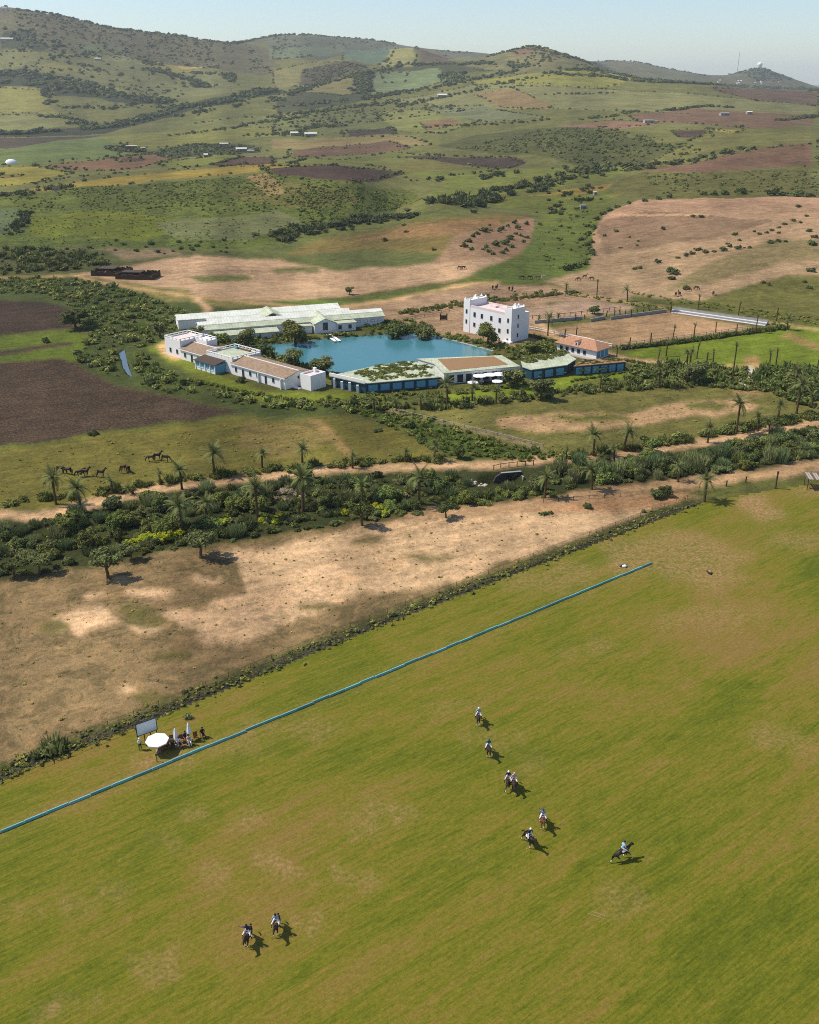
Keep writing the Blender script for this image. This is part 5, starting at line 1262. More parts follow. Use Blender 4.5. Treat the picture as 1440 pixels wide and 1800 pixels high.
facade(c4, (q4[0][0] * .97, q4[0][1] * .97), (q4[1][0] * .97, q4[1][1] * .97), .2, 2.0, 2.0, 6, 'glass_panel', M_SHUT, M_DWOOD, .3)
# creepers on roofs and walls
cp = heap()
def creep(poly, n_, z, r0, r1, cols=((84, 90, 44), (96, 98, 50), (72, 80, 40)), seed=5, thr=.0):
    rr = np.random.default_rng(seed)
    x0, x1 = min(p[0] for p in poly), max(p[0] for p in poly); y0, y1 = min(p[1] for p in poly), max(p[1] for p in poly); k = 0
    while k < n_:
        x, y = rr.uniform(x0, x1), rr.uniform(y0, y1); k += 1
        if not inside(poly, np.array([x]), np.array([y]))[0]: continue
        if thr and vnoise(x / 2.2, y / 2.2, seed) < thr: continue
        add_bush(cp, x, y, r0 + (r1 - r0) * rr.random(), random.choice(cols), 1, .5, z)
creep([(-10, 241.5), (8, 246.5), (6.3, 256), (0, 261), (-9, 256.5), (-16, 250)], 900, 2.85, .35, .9, seed=5, thr=.30)
creep([(46, 257), (61, 261.5), (60, 265), (50, 263)], 120, 2.6, .4, .9, ((60, 66, 34), (72, 76, 40)), 6)
creep([(46, 255.4), (62, 260.2), (61.5, 261.2), (46, 256.4)], 160, 1.3, .4, .9, ((66, 72, 36), (80, 84, 42)), 7, .3)
creep([(33.6, 251.2), (44, 255.8), (43.6, 256.6), (33.4, 252)], 70, 1.0, .35, .8, ((66, 72, 36), (84, 90, 44)), 17, .45)
creep([(-11.5, 238.4), (8.6, 244.4), (8.4, 245), (-11.6, 239)], 70, .4, .3, .6, ((66, 72, 36), (84, 90, 44)), 18, .45)
creep([(8, 262), (26, 265), (26.5, 267.5), (8, 264)], 90, 2.6, .4, .8, seed=8)
creep([(33, 258), (42, 264), (45, 268), (36, 267), (31, 262)], 260, 3.1, .4, 1.0, seed=9)
finish(cp, 'creeper', 'green creeper spreading over the clubhouse roofs', 'creeper')

# ---- white tower house
tw = empty('tower_house', (31.8, 292.6, 0), math.atan2(-.734, .68)); tag(tw, 'tall white tower house with crenellated corner turrets by the lake', 'building')
# local x: along the lit face (from far end -20.7 to 0), local y: inward
part('wall', M_WHITE, tw, (-18, -2.9, 0, 8, -.2, 8.3)); part('turret', M_WHITE, tw, (-20.7, -18.003, -.12, 8.1, -.2, 10.2)); part('turret', M_WHITE, tw, (-2.897, 0, -.12, 6.2, -.2, 10.2)); part('stair_wing', M_WHITE, tw, (-2.897, -.05, 6.203, 8.3, -.2, 8.6))
part('roof_terrace', M_PINK, tw, (-17.8, -3.1, .4, 7.6, 8.31, 8.36)); parapet(tw, -18, -2.9, 0, 8, 8.3, .75, M_PINK, 'sn', .3)
part('roof_hatch', M_PINK, tw, (-9, -5, 4.4, 6.6, 8.36, 9.2)); part('roof_hatch', M_PINK, tw, (-14, -11.5, 5, 6.8, 8.36, 8.9))
def merlon(x, y, z, s):
    bm = bmesh.new(); bx(bm, -s, s, -s * .45, s * .45, 0, s * .7); bx(bm, -s * .6, s * .6, -s * .35, s * .35, s * .7, s * 1.2); bx(bm, -s * .25, s * .25, -s * .25, s * .25, s * 1.2, s * 1.7)
    link('merlon', bm_mesh(bm, 'merlon'), M_WHITE, tw, (x, y, z))
for x0, x1, y0, y1 in ((-20.7, -18, -.12, 8.1), (-2.897, 0, -.12, 6.2)):
    parapet(tw, x0 + .01, x1 - .01, y0 + .01, y1 - .01, 10.2, .35, M_WHITE)
    for (x, y, s) in ((x0 + .4, y0 + .3, .42), (x1 - .4, y0 + .3, .42), (x0 + .4, y1 - .3, .42), (x1 - .4, y1 - .3, .42), ((x0 + x1) / 2, (y0 + y1) / 2, .9), (x1 - .4, (y0 + y1) / 2, .4)): merlon(x, y, 10.5 if s < .8 else 10.2, s)
for x in (-15.9, -12.7, -8.6, -5.0): window(tw, x, 5.6, .85, 1.35, ('y', 0, -1))
for x in (-15.9, -12.7, -8.6, -5.0): window(tw, x, 2.4, .8, 1.2, ('y', 0, -1))
for x in (-19.4, -1.4):
    for z in (6.2, 2.9): window(tw, x, z, .6, 1.2, ('y', -.12, -1))
window(tw, -1.4, .2, .6, .9, ('y', -.12, -1))
for z in (7.2, 4.4, 1.4): window(tw, 3.0, z, .45, 1.1, ('x', 0, 1))
part('doorstep', M_WHITE, tw, (-2.4, 1.0, -1.6, -.14, 0, .5))

# ---- house with hipped terracotta roof
hs = empty('tiled_house', (44.8, 282.5, 0), math.atan2(-.70, .71)); tag(hs, 'small house with hipped terracotta roof and a glazed end by the arena', 'building')
part('wall', M_WHITE, hs, (0, 14.2, 0, 6.4, -.2, 2.7)); gable_roof(hs, 0, 14.2, 0, 6.4, 2.7, 2.1, M_TILE2, .7, .15, 'roof', None, 'x', (3.6, 3.6))
part('hip_ridge', M_WHITE, hs, (3.2, 11.0, 3.08, 3.32, 4.88, 5.02))
for k in range(5): window(hs, 1.6 + k * 2.1, .9, .9, 1.1, ('y', 0, -1))
for k in range(3): window(hs, 1.1 + k * 2.05, .3, 1.7, 2.0, ('x', 14.2, 1), 'glazed_bay', M_SHUT, M_WHITE)
dm = part('dormer', M_WHITE, hs, (6.4, 7.5, -.1, 1.6, 3.0, 4.0)); window(hs, 6.95, 3.2, .4, .6, ('y', -.1, -1), 'dormer_window'); gable_roof(hs, 6.4, 7.5, -.1, 2.2, 4.0, .5, M_TILE2, .12, .08, 'dormer_roof', None, 'y')
part('terrace', M_STONE, hs, (2, 14.6, -1.8, -.01, 0, .3))

# ---- jetties, shore wall
for k, (a, b, lb) in enumerate(((( 574, 588), (590, 600), 'white floating jetty, left of the pair on the far lake bank'), ((580, 587), (599, 600.5), 'white floating jetty, right of the pair on the far lake bank'))):
    A_, B_ = flat(*a), flat(*b); d = B_ - A_; e = empty('jetty', (A_.x, A_.y, -.15), math.atan2(d.y, d.x)); tag(e, lb, 'jetty', 'lake jetties')
    for i in range(int(d.length / 1.0)): part('plank', M_CANVAS, e, (i * 1.0, i * 1.0 + .95, -.5, .5, .12, .2))
    for i in range(0, int(d.length) + 1, 3): part('float', M_CONC, e, (i, i + .6, -.45, .45, -.35, .118))
sw = GL([(768, 590), (800, 597), (868, 615)], 15); o0 = sw[0]; bm = bmesh.new()
for a, b in zip(sw[:-1], sw[1:]):
    d = (b - a); nr = Vector((-d.y, d.x, 0)).normalized() * .5
    q = [a - nr, b - nr, b + nr, a + nr]; prism(bm, [(v.x - o0.x, v.y - o0.y) for v in q], -.6, .25)
tag(link('shore_wall', bm_mesh(bm, 'shore_wall'), M_STONE, None, o0), 'pale stone shore wall on the right bank of the lake', 'wall')

# ---- arena: low walls, white terraces, rails
def low_wall(p0, p1, h, t, label, mat):
    a, b = flat(*p0), flat(*p1); d = b - a; e = empty('arena_wall', a, math.atan2(d.y, d.x)); tag(e, label, 'wall', 'low walls of the arenas')
    n_ = max(2, int(d.length / 3.0)); w = d.length / n_
    for k in range(n_): part('panel', mat, e, (k * w + .02, (k + 1) * w - .02, 0, t, 0, h))
    part('coping', M_CONC, e, (-.05, d.length + .05, -.06, t + .06, h + .004, h + .1))
low_wall((940, 569), (1024, 562), 1.0, .25, 'grey wall panel stretch behind the arena nearest the tower', M_CONC)
low_wall((1038, 566), (1064, 561), 1.0, .25, 'short grey wall stretch beside the gap behind the arena', M_CONC)
low_wall((1074, 562), (1172, 549), 1.0, .25, 'longest grey wall stretch behind the sand arena', M_CONC)
a, b = flat(1178, 549), flat(1345, 573); d = b - a
gs = empty('terrace_seating', a, math.atan2(d.y, d.x)); tag(gs, 'white stepped spectator terrace along the far end of the arena', 'terrace')
for k in range(6): part('step', M_WHITE if k % 3 == 0 else M_CONC, gs, (0, d.length, k * .5 + .002, k * .5 + .5, 0, .2 + k * .2))  # grey steps between the white ones paint the terrace's shading
part('back_wall', M_CONC, gs, (0, d.length, 3.01, 3.15, 0, 1.5))
def rail_fence(pts, label, mat, h=1.15, gap=3.0, rails=2, group='rail fences', pw=.07, step=15, name='rail_fence'):
    gl = GL(pts, step); o0 = gl[0]; e = empty(name, o0); tag(e, label, 'fence', group)
    cum = [0]
    for a, b in zip(gl[:-1], gl[1:]): cum.append(cum[-1] + (b - a).length)
    def at_(s):
        i = min(max(0, int(np.searchsorted(cum, s)) - 1), len(gl) - 2); t = (s - cum[i]) / max(1e-6, cum[i + 1] - cum[i]); return gl[i] + (gl[i + 1] - gl[i]) * t
    n_ = max(2, int(cum[-1] / gap)); P_ = [at_(cum[-1] * k / n_) for k in range(n_ + 1)]
    bm = bmesh.new(); bx(bm, -pw, pw, -pw, pw, -.2, h + .06); pm = bm_mesh(bm, 'post'); pm.materials.append(mat)
    for p in P_: link('post', pm, None, e, p - o0)
    for r_ in range(rails):
        z = h * (r_ + 1) / rails - .1
        bm = bmesh.new()
        for a, b in zip(P_[:-1], P_[1:]): tube(bm, [a - o0 + Vector((0, 0, z)), b - o0 + Vector((0, 0, z))], [pw * .8] * 2, 5)
        link('rail', bm_mesh(bm, 'rail'), mat, e)
    return e
rail_fence([(930, 579), (975, 588), (1030, 600), (1076, 611)], 'white post and rail fence on the near left side of the arena', M_CANVAS, 1.2, 2.5, 2, 'arena fences', .1)
rail_fence([(1090, 609), (1200, 595), (1330, 577)], 'grey rail fence along the near side of the arena behind the hedge', M_CONC, 1.1, 3, 2, 'arena fences', .07)
rail_fence([(700, 567), (830, 540), (960, 524), (1025, 517)], 'thin wooden fence of the sandy paddock behind the tower', M_WOOD, 1.2, 4, 2, 'estate fences', .06)
rail_fence([(925, 562), (1000, 556), (1090, 545)], 'low dark stake fence between the two arenas', M_DWOOD, 1.3, 2.4, 1, 'estate fences', .09)
rail_fence([(690, 722), (800, 748), (900, 772), (955, 786)], 'white rail fence beside the footpath across the gully', M_STONE, .8, 3, 1, 'estate fences', .07)
e = empty('gate', flat(780, 563)); tag(e, 'dark timber gate standing on the bare ground left of the tower', 'gate')
part('post', M_DWOOD, e, (-1.3, -.9, 0, .4, 0, 2.3)); part('post', M_DWOOD, e, (.9, 1.3, 0, .4, 0, 2.3)); part('leaf', M_DWOOD, e, (-.88, .88, .15, .25, .2, 1.7))

# ---- old corrals on the sandy flat
def corral(px0, py0, w, dpt, label, seed):
    p = G(px0, py0); e = empty('corral', p, R(-6)); tag(e, label, 'corral', 'dark corrals'); r = random.Random(seed)
    for (x0, x1, y0, y1) in ((0, w, 0, .5), (0, w, dpt - .5, dpt), (0, .5, .52, dpt - .52), (w - .5, w, .52, dpt - .52)):
        bm = bmesh.new(); L_ = max(x1 - x0, y1 - y0); n_ = int(L_ / .7)
        for k in range(n_):
            t = k / n_; t1 = (k + .92) / n_; h = 1.5 + .9 * r.random()
            if x1 - x0 > y1 - y0: bx(bm, x0 + (x1 - x0) * t, x0 + (x1 - x0) * t1, y0, y1, -.2, h)
            else: bx(bm, x0, x1, y0 + (y1 - y0) * t, y0 + (y1 - y0) * t1, -.2, h)
        link('stake_wall', bm_mesh(bm, 'stake_wall'), M_DWOOD, e)
    part('shelter_roof', M_DARKROOF, e, (1, w * .6, dpt * .4, dpt - .6, 2.1, 2.3))
corral(160, 485, 14, 12, 'dark stake corral nearest the track junction on the sandy flat', 1)
corral(203, 491, 16, 10, 'dark stake corral on the sandy flat, right of its pair', 2)

# ---- far houses
def far_house(px, py, w, dpt, h, label, wallm, roofm, rise=1.2, rz=.2, annex=None, group='far farmhouses'):
    p = G(px, py); e = empty('farmhouse', p, rz); tag(e, label, 'house', group); w, dpt, h, rise = w * .72, dpt * .72, h * .72, rise * .72
    if wallm is M_WHITE: wallm = M_STONE
    if rise: gable_wall(e, -w/2, w/2, 0, dpt, h, rise, wallm); gable_roof(e, -w/2, w/2, 0, dpt, h, rise, roofm, .4, .2)
    else: part('wall', wallm, e, (-w/2, w/2, 0, dpt, -1, h)); part('roof', roofm, e, (-w/2 - .2, w/2 + .2, -.2, dpt + .2, h + .01, h + .35))
    for k in range(3): window(e, -w/3 + k * w/3, h * .35, w * .09, h * .32, ('y', 0, -1))
    window(e, w * .17, .1, w * .08, h * .6, ('y', 0, -1), 'door')
    if annex: part('annex', wallm, e, (w/2 + .02, w/2 + annex, 1, dpt - 1, -1, h * .7)); part('annex_roof', roofm, e, (w/2 + .02, w/2 + annex + .2, .8, dpt - .8, h * .7 + .01, h * .7 + .3))
    return e
M_BRICK = plain('bare_brick', (122, 76, 58), .9, .1, .2, .6)
far_house(231, 266, 16, 10, 8, 'brown brick house among trees on the far left fields', M_BRICK, M_PALEW, 0, .1, 10)
far_house(425, 266, 16, 9, 4, 'white farm shed cluster beyond the far hedge, larger one', M_WHITE, M_PALEW, 1.5, .3, 8)
far_house(394, 256, 14, 7, 3, 'long low white shed beside the far farm cluster', M_WHITE, M_PALEW, 1.0, .1)
far_house(441, 268, 10, 7, 3, 'small white shed right of the far farm cluster', M_WHITE, M_CONC, 1.0, .1)
far_house(547, 241, 22, 12, 5, 'white roofed farmhouse in a dark hedge, right of its pair', M_WHITE, M_PALEW, 2, .2)
far_house(518, 240, 14, 9, 5, 'white roofed farmhouse in a dark hedge, left of its pair', M_WHITE, M_PALEW, 2, .2)
far_house(778, 171, 24, 14, 7, 'white house alone on the slope of the central hill', M_WHITE, M_PALEW, 2.5, .1, 8)
far_house(1142, 217, 16, 10, 4.5, 'white house alone on the reddish field at right', M_WHITE, M_PALEW, 0, .1, 5)
far_house(1275, 203, 16, 10, 4, 'low house by dark trees on the right-hand reddish field', M_STONE, M_CONC, 1.2, .1)
far_house(1318, 202, 10, 8, 4, 'tiny pale house at the right end of the reddish field', M_WHITE, M_PALEW, 1.2, .1)
far_house(1026, 367, 5, 4, 2.6, 'small grey hut on the green slope above the mound', M_CONC, M_CONC, 0, .1)
far_house(1047, 343, 2.5, 2.5, 2.6, 'tiny white hut among bushes left of the tan hillside', M_WHITE, M_PALEW, 0, .1)
far_house(98, 334, 6, 5, 2.4, 'small hut between two bushes behind the rough green slope', M_STONE, M_WOOD, 0, .1)
far_house(12, 72, 40, 20, 9, 'white building high on the left hillside', M_WHITE, M_PALEW, 3, .1)
far_house(172, 106, 20, 12, 6, 'pale house among trees on the left hillside', M_STONE, M_PALEW, 2, .1)
far_house(4, 21, 30, 20, 10, 'pinkish house on the crest at the left picture edge', M_PINK, M_TILE, 3, .1)
far_house(362, 274, 5, 4, 2.5, 'tiny white shelter in the far green field', M_WHITE, M_CANVAS, 1.2, .2)
p = G(20, 288); bm = bmesh.new(); bmesh.ops.create_uvsphere(bm, u_segments=16, v_segments=8, radius=1)
for v in list(bm.verts):
    if v.co.z < -.2: v.co.z = -.2
dmt = link('dome_tent', bm_mesh(bm, 'dome_tent', True), M_CANVAS, None, p, 0, (6, 4, 4.5)); tag(dmt, 'white domed tent in the field at the left picture edge', 'tent')
# summit: radar dome, mast, village
p = G(1335, 121); rd = empty('radar_station', p); tag(rd, 'white radar dome on the summit of the far right hill', 'radar')
bm = bmesh.new(); bmesh.ops.create_icosphere(bm, subdivisions=3, radius=11); link('dome', bm_mesh(bm, 'dome'), M_CANVAS, rd, (0, 0, 17)); part('base', M_WHITE, rd, (-9, 9, -9, 9, -8, 8)); part('annex', M_STONE, rd, (9.1, 26, -6, 6, -8, 6))
p = G(1296, 128); mt = empty('radio_mast', p); tag(mt, 'thin lattice radio mast left of the radar dome', 'mast')
for k in range(3):
    bm = bmesh.new(); tube(bm, [(1.1 * math.cos(k * 2.094), 1.1 * math.sin(k * 2.094), -6), (.5 * math.cos(k * 2.094), .5 * math.sin(k * 2.094), 82)], [.35, .22], 5); link('leg', bm_mesh(bm, 'leg'), M_STONE, mt)
bm = bmesh.new(); bx(bm, -.9, .9, -.9, .9, 0, .3); br_ = bm_mesh(bm, 'brace'); br_.materials.append(M_STONE)
for k in range(28): link('brace', br_, None, mt, (0, 0, k * 2.9 - 4)); part('antenna', M_STONE, mt, (-.15, .15, -.15, .15, 78, 90))
vr = random.Random(5)
for k in range(16):
    px_, py_ = vr.uniform(1262, 1388), vr.uniform(141, 149); p = G(px_, py_)
    e = empty('village_house', p, vr.random()); tag(e, 'small pale house in the village below the radar hill', 'house', 'village houses below the radar dome')
    w_ = vr.uniform(6, 10); part('wall', vr.choice([M_WHITE, M_PINK, M_BRICK, M_WHITE]), e, (-w_/2, w_/2, 0, 7, -3, 3.6)); part('roof', vr.choice([M_PALEW, M_CONC]), e, (-w_/2, w_/2, 0, 7, 3.62, 4))
# ================================================================== animals and people
def skin_body(name, nodes_, edges, root=0, sub=1):
    """one continuous surface grown round a skeleton; nodes_: (x,y,z,r) or (x,y,z,rx,ry)."""
    me = bpy.data.meshes.new(name); me.from_pydata([n_[:3] for n_ in nodes_], edges, [])
    o = bpy.data.objects.new(name, me); COL.objects.link(o)
    o.modifiers.new('skin', 'SKIN')
    for i, n_ in enumerate(nodes_):
        sv = me.skin_vertices[0].data[i]; sv.radius = (n_[3], n_[4] if len(n_) > 4 else n_[3]); sv.use_root = (i == root)
    ss = o.modifiers.new('sub', 'SUBSURF'); ss.levels = sub; ss.render_levels = sub
    dg = bpy.context.evaluated_depsgraph_get(); out = bpy.data.meshes.new_from_object(o.evaluated_get(dg)); out.name = name
    bpy.data.objects.remove(o); bpy.data.meshes.remove(me)
    out.materials.clear()
    for p_ in out.polygons: p_.use_smooth = True
    return out
def horse_mesh(pose, k=0):
    N_ = [(-.28,0,1.28,.29), (-.68,0,1.27,.27), (.12,0,1.2,.32), (.5,0,1.24,.27)]
    E_ = [(0, 1), (0, 2), (2, 3)]
    if pose == 'graze': nk = [(.74,0,1.18,.19), (.98,0,.88,.14), (1.16,0,.56,.11), (1.22,0,.32,.1), (1.2,0,.1,.065)]
    elif pose == 'stand': nk = [(.7,0,1.44,.2), (.92,0,1.72,.14), (1.06,0,1.93,.11), (1.24,0,1.78,.1), (1.38,0,1.58,.065)]
    else: nk = [(.74,0,1.4,.2), (1.02,0,1.62,.14), (1.24,0,1.78,.11), (1.42,0,1.62,.1), (1.56,0,1.42,.065)]
    p = 3
    for q in nk: N_.append(q); E_.append((p, len(N_) - 1)); p = len(N_) - 1
    pl_ = len(N_) - 3
    for s in (-1, 1): N_.append((N_[pl_][0] - .06, s * .07, N_[pl_][2] + .17, .025)); E_.append((pl_, len(N_) - 1))
    if pose == 'gallop':
        hind = [[(-.62,.16,.9,.15), (-.5,.17,.62,.07), (-.22,.17,.36,.045), (-.05,.17,.14,.05)], [(-.8,.16,.92,.15), (-1.05,.17,.62,.07), (-1.2,.17,.3,.045), (-1.32,.17,.1,.05)]]
        fore = [[(.66,.15,.86,.11), (.95,.16,.66,.06), (1.08,.16,.36,.042), (1.2,.16,.14,.05)], [(.55,.15,.84,.11), (.66,.16,.52,.06), (.4,.16,.38,.042), (.3,.16,.24,.05)]]
        if k % 2: hind.reverse(); fore.reverse()
    elif pose == 'canter':
        hind = [[(-.55,.16,.88,.15), (-.72,.17,.52,.065), (-.58,.17,.18,.045), (-.52,.17,.03,.055)], [(-.75,.16,.9,.15), (-.98,.17,.55,.065), (-1.0,.17,.22,.045), (-.98,.17,.06,.055)]]
        fore = [[(.6,.15,.84,.11), (.8,.16,.6,.06), (.72,.16,.3,.042), (.7,.16,.16,.05)], [(.46,.15,.82,.11), (.5,.16,.46,.058), (.48,.16,.14,.042), (.52,.16,.03,.055)]]
        if k % 2: hind.reverse(); fore.reverse()
    else:
        hind = [[(-.52,.17,.88,.14), (-.78,.17,.5,.06), (-.72,.17,.15,.045), (-.68,.17,.02,.06)], [(-.6,.17,.88,.14), (-.9,.17,.5,.06), (-.88,.17,.15,.045), (-.84,.17,.02,.06)]]
        fore = [[(.48,.16,.82,.1), (.52,.16,.46,.058), (.5,.16,.14,.042), (.54,.16,.02,.055)], [(.44,.16,.82,.1), (.36,.16,.46,.058), (.3,.16,.14,.042), (.33,.16,.02,.055)]]
    for s, leg in zip((-1, 1), hind):
        p = 1
        for q in leg: N_.append((q[0], s * q[1], q[2], q[3])); E_.append((p, len(N_) - 1)); p = len(N_) - 1
    for s, leg in zip((-1, 1), fore):
        p = 3
        for q in leg: N_.append((q[0], s * q[1], q[2], q[3])); E_.append((p, len(N_) - 1)); p = len(N_) - 1
    return skin_body('horse_body', N_, E_)
def tail_mesh(fly):
    bm = bmesh.new(); pts_ = [(-.9,0,1.3), (-1.06,0,1.25), (-1.24,0,1.02), (-1.36,0,.72)] if fly else [(-.9,0,1.3), (-1.02,0,1.18), (-1.06,0,.85), (-1.04,0,.5)]
    tube(bm, pts_, [.05, .06, .075, .025], 7); return bm_mesh(bm, 'tail', True)
def mane_mesh(pose):
    bm = bmesh.new(); pts_ = {'graze': [(.55,0,1.5), (.85,0,1.22), (1.08,0,.86), (1.24,0,.62)], 'stand': [(.5,0,1.56), (.74,0,1.74), (.94,0,1.92), (1.04,0,2.05)]}.get(pose, [(.55,0,1.52), (.82,0,1.66), (1.05,0,1.78), (1.22,0,1.9)])
    tube(bm, pts_, [.05, .06, .055, .03], 6); return bm_mesh(bm, 'mane', True)
HORSE = {k: horse_mesh(p_, i) for k, p_, i in (('gallop0', 'gallop', 0), ('gallop1', 'gallop', 1), ('canter0', 'canter', 0), ('canter1', 'canter', 1), ('graze', 'graze', 0), ('stand', 'stand', 0))}
TAIL = {True: tail_mesh(True), False: tail_mesh(False)}; MANE = {p_: mane_mesh(p_) for p_ in ('graze', 'stand', 'gallop')}
def coat(name, c): return plain(name, c, .55, .3, .2, 2)
COATS = {'dark bay': coat('dark_bay_coat', (58, 40, 34)), 'black': coat('black_coat', (40, 34, 34)), 'chestnut': coat('chestnut_coat', (104, 62, 44)), 'brown': coat('brown_coat', (72, 50, 40)), 'pale': coat('pale_coat', (196, 184, 160))}
M_HAIR = plain('horse_hair', (26, 22, 22), .7, .2, .2, 3)
M_BAND = plain('white_bandage', (225, 222, 215), .8, .2, .04, 2)
def horse(name, p, rz, pose, c, label, group, tack=False, sc=1.0, detail=True):
    e = empty(name, p, rz); e.scale = (sc,) * 3; tag(e, label, 'horse', group)
    pk = 'gallop' if pose[:3] in ('gal', 'can') else pose
    def put(nm, me, mat):
        o = link(nm, me, None, e)
        if len(me.materials) == 0: me.materials.append(mat)
        o.material_slots[0].link = 'OBJECT'; o.material_slots[0].material = mat; return o
    put('body', HORSE[pose], COATS[c]); put('tail', TAIL[pk == 'gallop'], M_HAIR); put('mane', MANE[pk], M_HAIR)
    if tack:
        bm = bmesh.new()
        for i in range(7):
            pass
        th = np.linspace(-1.15, 1.15, 9)
        r0 = [[bm.verts.new((x, .345 * math.sin(t), 1.2 + .345 * math.cos(t))) for t in th] for x in (-.2, .02, .26)]
        for a_, b_ in zip(r0[:-1], r0[1:]):
            for i in range(8): bm.faces.new((a_[i], a_[i + 1], b_[i + 1], b_[i]))
        sd = link('saddle_pad', bm_mesh(bm, 'saddle_pad', True), M_BAND, e)
        bm = bmesh.new(); bx(bm, -.2, .22, -.14, .14, 1.54, 1.6); bx(bm, -.24, -.14, -.13, .13, 1.58, 1.68); link('saddle', bm_mesh(bm, 'saddle'), M_DWOOD, e)
        me = HORSE[pose]; vs = np.array([v.co for v in me.vertices])
        for sx in (-1, 1):                                        # leg wraps round the lower legs
            for ft in (True, False):
                k = (np.sign(vs[:, 1]) == sx) & ((vs[:, 0] > .15) if ft else (vs[:, 0] < -.02)) & (vs[:, 2] < .42)
                if k.sum() < 4: continue
                lo = vs[k][np.argmin(vs[k][:, 2])]; q = vs[k & (vs[:, 2] > vs[k][:, 2].min() + .12)]
                if len(q) < 3: continue
                c_ = q.mean(0); bm = bmesh.new(); d_ = Vector(c_) - Vector(lo)
                tube(bm, [Vector(lo) + d_ * .5, Vector(lo) + d_ * 1.25], [.062, .066], 7); link('leg_wrap', bm_mesh(bm, 'leg_wrap'), M_BAND, e)
    return e
# ---- people
def person_mesh(joints, hands, name='body'):
    """joints: dict of points; one continuous body with arms, legs and neck."""
    J = joints
    order = [('pelvis', .15, .12), ('waist', .135, .1), ('chest', .17, .11), ('neck', .06, .06), ('head0', .075, .08), ('head1', .09, .1), ('head2', .05, .055)]
    N_ = []; ix = {}
    for nm, a_, b_ in order: ix[nm] = len(N_); N_.append(tuple(J[nm]) + (a_, b_))
    E_ = [(0, 1), (1, 2), (2, 3), (3, 4), (4, 5), (5, 6)]
    for s in ('l', 'r'):
        for chain, st_ in (((('sh', .075), ('el', .05), ('wr', .034), ('hd', .036)), 2), ((('hp', .105), ('kn', .07), ('an', .045), ('to', .045)), 0)):
            p = st_
            for nm, r_ in chain: N_.append(tuple(J[s + nm]) + (r_, r_)); E_.append((p, len(N_) - 1)); p = len(N_) - 1
    me = skin_body(name, N_, E_)
    bm = bmesh.new(); bm.from_mesh(me)
    for s in ('l', 'r'):                                          # five fingers bent round what is held
        h = Vector(J[s + 'hd']); w = Vector(J[s + 'wr']); d = (h - w).normalized(); sd = d.cross(Vector((0, 0, 1))).normalized() if abs(d.z) < .95 else Vector((0, 1, 0)); dn = d.cross(sd)
        for i, L_ in enumerate((.075, .085, .08, .062)):
            b0 = h + d * .02 + sd * (.033 - .022 * i); tube(bm, [b0, b0 + d * L_ * .5, b0 + d * L_ * .7 + dn * L_ * .5], [.009, .0085, .007], 5)
        b0 = h + sd * .04 - d * .01; tube(bm, [b0, b0 + sd * .03 + d * .02, b0 + sd * .02 + d * .05 + dn * .02], [.011, .01, .008], 5)
    bm.to_mesh(me); bm.free()
    for p_ in me.polygons: p_.use_smooth = True
    return me
M_SKIN = plain('skin', (176, 128, 100), .6, .3, .08, 3)
def dress(me, J, mats, boots_z=None):
    """materials by body region: 0 top, 1 trousers, 2 shoes or boots, 3 skin."""
    for m_ in mats: me.materials.append(m_)
    segs = []
    def seg(a, b, k): segs.append((np.array(J[a]), np.array(J[b]), k))
    seg('waist', 'chest', 0); seg('chest', 'neck', 0); seg('head0', 'head2', 3); seg('pelvis', 'pelvis', 1)
    for s in 'lr':
        seg('chest', s + 'sh', 0); seg(s + 'sh', s + 'el', 0); seg(s + 'el', s + 'wr', 3); seg(s + 'wr', s + 'hd', 3); seg('pelvis', s + 'hp', 1); seg(s + 'hp', s + 'kn', 1); seg(s + 'kn', s + 'an', 2 if boots_z else 1); seg(s + 'an', s + 'to', 2)
    C_ = np.array([p_.center for p_ in me.polygons]); best = np.full(len(C_), 1e9); idx = np.zeros(len(C_), int)
    for a, b, k in segs:
        ab = b - a; t = np.clip(((C_ - a) @ ab) / (ab @ ab + 1e-9), 0, 1); dd_ = np.linalg.norm(C_ - a - t[:, None] * ab, axis=1)
        u = dd_ < best; best[u] = dd_[u]; idx[u] = k
    me.polygons.foreach_set('material_index', idx.astype(np.int32))
